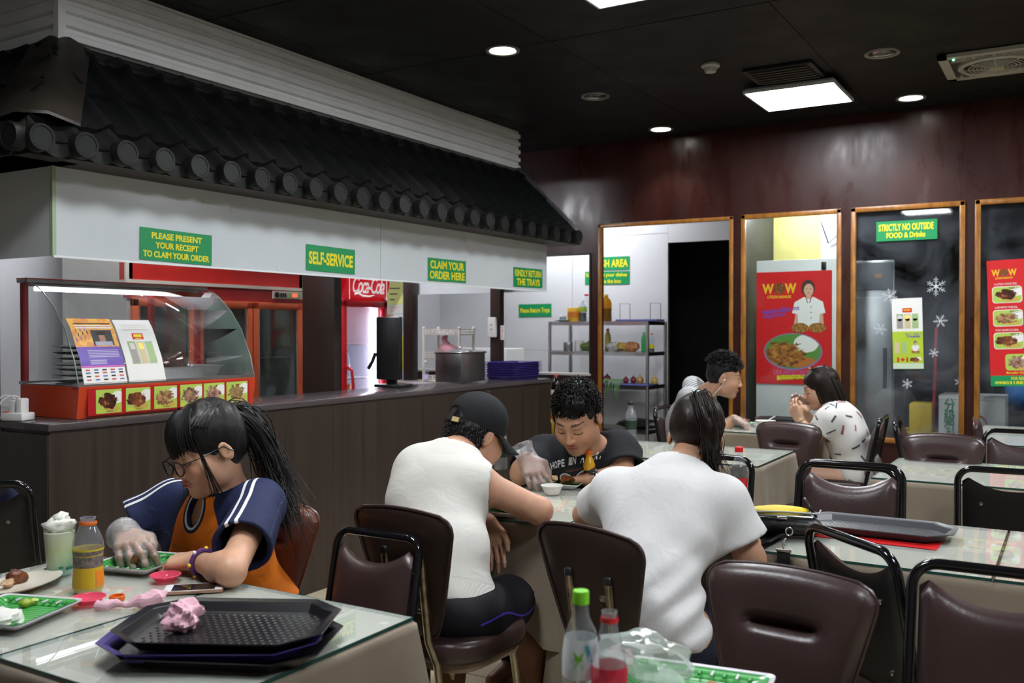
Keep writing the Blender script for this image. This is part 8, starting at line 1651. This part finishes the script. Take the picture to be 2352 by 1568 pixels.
for i in range(3): x = w_*(.15+.25*i); flat('drink_photo', rectp(x, h_*.57, x+w_*.22, h_*.78), .0011, mat('drink_bg_%d' % i, (.3, .45, .2), .5), b); flat('drink_glass', rectp(x+w_*.03, h_*.58, x+w_*.19, h_*.71), .0018, mat('drink_body_%d' % i, (.4, .4, .3), .5), b); flat('drink_cream', ellpoly(x+w_*.11, h_*.72, w_*.085, h_*.045, 14), .0018, mat('drink_top_%d' % i, (.6, .6, .5), .5), b)
text('Buy 1 take 1', M_PUR, b, w_*.68, h_*.49, w_*.5, h_*.03, .0018, .02); text('TAIPEI', M_PUR, b, w_*.68, h_*.455, w_*.45, h_*.03, .0018, .04); chef(b, w_*.75, h_*.24, w_*.4, .0018); text('1+1', M_RED, b, w_*.32, h_*.13, w_*.36, h_*.07, .0018, .05)
for i in range(2): flat('drink_glass', rectp(w_*(.06+.24*i), h_*.22, w_*(.22+.24*i), h_*.38), .0018, mat('drink_body_%d' % (i+1), (.4, .4, .3), .5), b)
flat('plate_photo', ellpoly(w_*.74, h_*.13, w_*.2, h_*.05), .0018, FM[1], b); flat('foot_strip', rectp(0, 0, w_, h_*.08), .0016, mat('foot_mint', (.55, .68, .5), .5), b)
b, w_, h_ = bd('menu_poster', 'tall red picture menu on the right window with a green foot', 'poster', q(2276, 599), q(2410, 590), q(2276, 887), None, .002)
flat('sheet', rectp(0, 0, w_, h_), 0, M_RED, b, .001); wow(b, w_*.30, h_*.90, w_*.44, .0016); flat('green_foot', rectp(0, 0, w_, h_*.085), .0011, M_SGRN, b); text('FOR RESERVATION', M_SYEL, b, w_*.62, h_*.062, w_*.52, h_*.024, .0018, .02); text('0980318828', M_SYEL, b, w_*.38, h_*.028, w_*.6, h_*.024, .0018, .02)
for i, (yy, tt) in enumerate(((.71, '1/4 LITSON MANOK MEAL'), (.525, 'LIEMPO MEAL'), (.345, 'PORK BARBECUE MEAL'))): text(tt, M_WHITE, b, w_*.32, h_*(yy+.10), w_*.4, h_*.016, .0018, .0); flat('photo_frame', rrect(w_*.52, h_*.132, .02, 4, w_*.34, h_*yy+h_*.015), .0011, M_WHITE, b); flat('picture', rrect(w_*.50, h_*.122, .02, 4, w_*.34, h_*yy+h_*.015), .0018, FM[(0, 2, 1)[i]], b); text('NO.%d' % (i+1), M_BLK, b, w_*.45, h_*(yy+.065), w_*.14, h_*.02, .0026, .01)
flat('picture', rrect(w_*.46, h_*.13, .02, 4, w_*.5, h_*.19), .0011, FM[4], b); text('Regular Combo', M_SYEL, b, w_*.5, h_*.105, w_*.45, h_*.022, .0018, .02, shear=.2)
# ---------------------------------------------------------------- snowflake stickers
M_SNOW = mat('sticker_white', (.55, .58, .62), .6)
for k, (x, y, r, wh) in enumerate(((2150, 658, 20, 'largest snowflake sticker above the drinks poster'), (2044, 680, 17, 'snowflake sticker at the upper left of the drinks poster'), (2022, 755, 14, 'snowflake sticker left of the drinks poster'), (2160, 737, 14, 'snowflake sticker right of the drinks poster'), (2145, 810, 10, 'small snowflake sticker by the red mop handle'), (2084, 881, 11, 'small snowflake sticker low on the window'), (2204, 876, 10, 'faint snowflake sticker at the window\'s lower right'))):
    c = q(x, y); R_ = r*8/FPX*.9; o = board('snowflake_sticker', wh, 'sticker', tuple(c-V(.004, 0, 0)), (0, -1, 0), (0, 0, 1), 'snowflake stickers'); s = MB()
    for i in range(6):
        T = Matrix.Rotation(i*math.pi/3+.2*k, 4, 'Z'); s.add([(-.0025*1.4, 0, 0), (.0025*1.4, 0, 0), (.002, R_, 0), (-.002, R_, 0)], [(0, 1, 2, 3)], T)
        for f_ in (.4, .65): 
            for d in (-1, 1): s.add([(0, R_*f_, 0), (d*R_*.22, R_*(f_+.2), 0), (d*R_*.22, R_*(f_+.13), 0), (0, R_*(f_-.08), 0)], [(0, 1, 2, 3)], T)
    s.prism(ellpoly(0, 0, R_*.2, R_*.2, 6), 0, .0004); s.build('flake', M_SNOW, o, smooth=0)
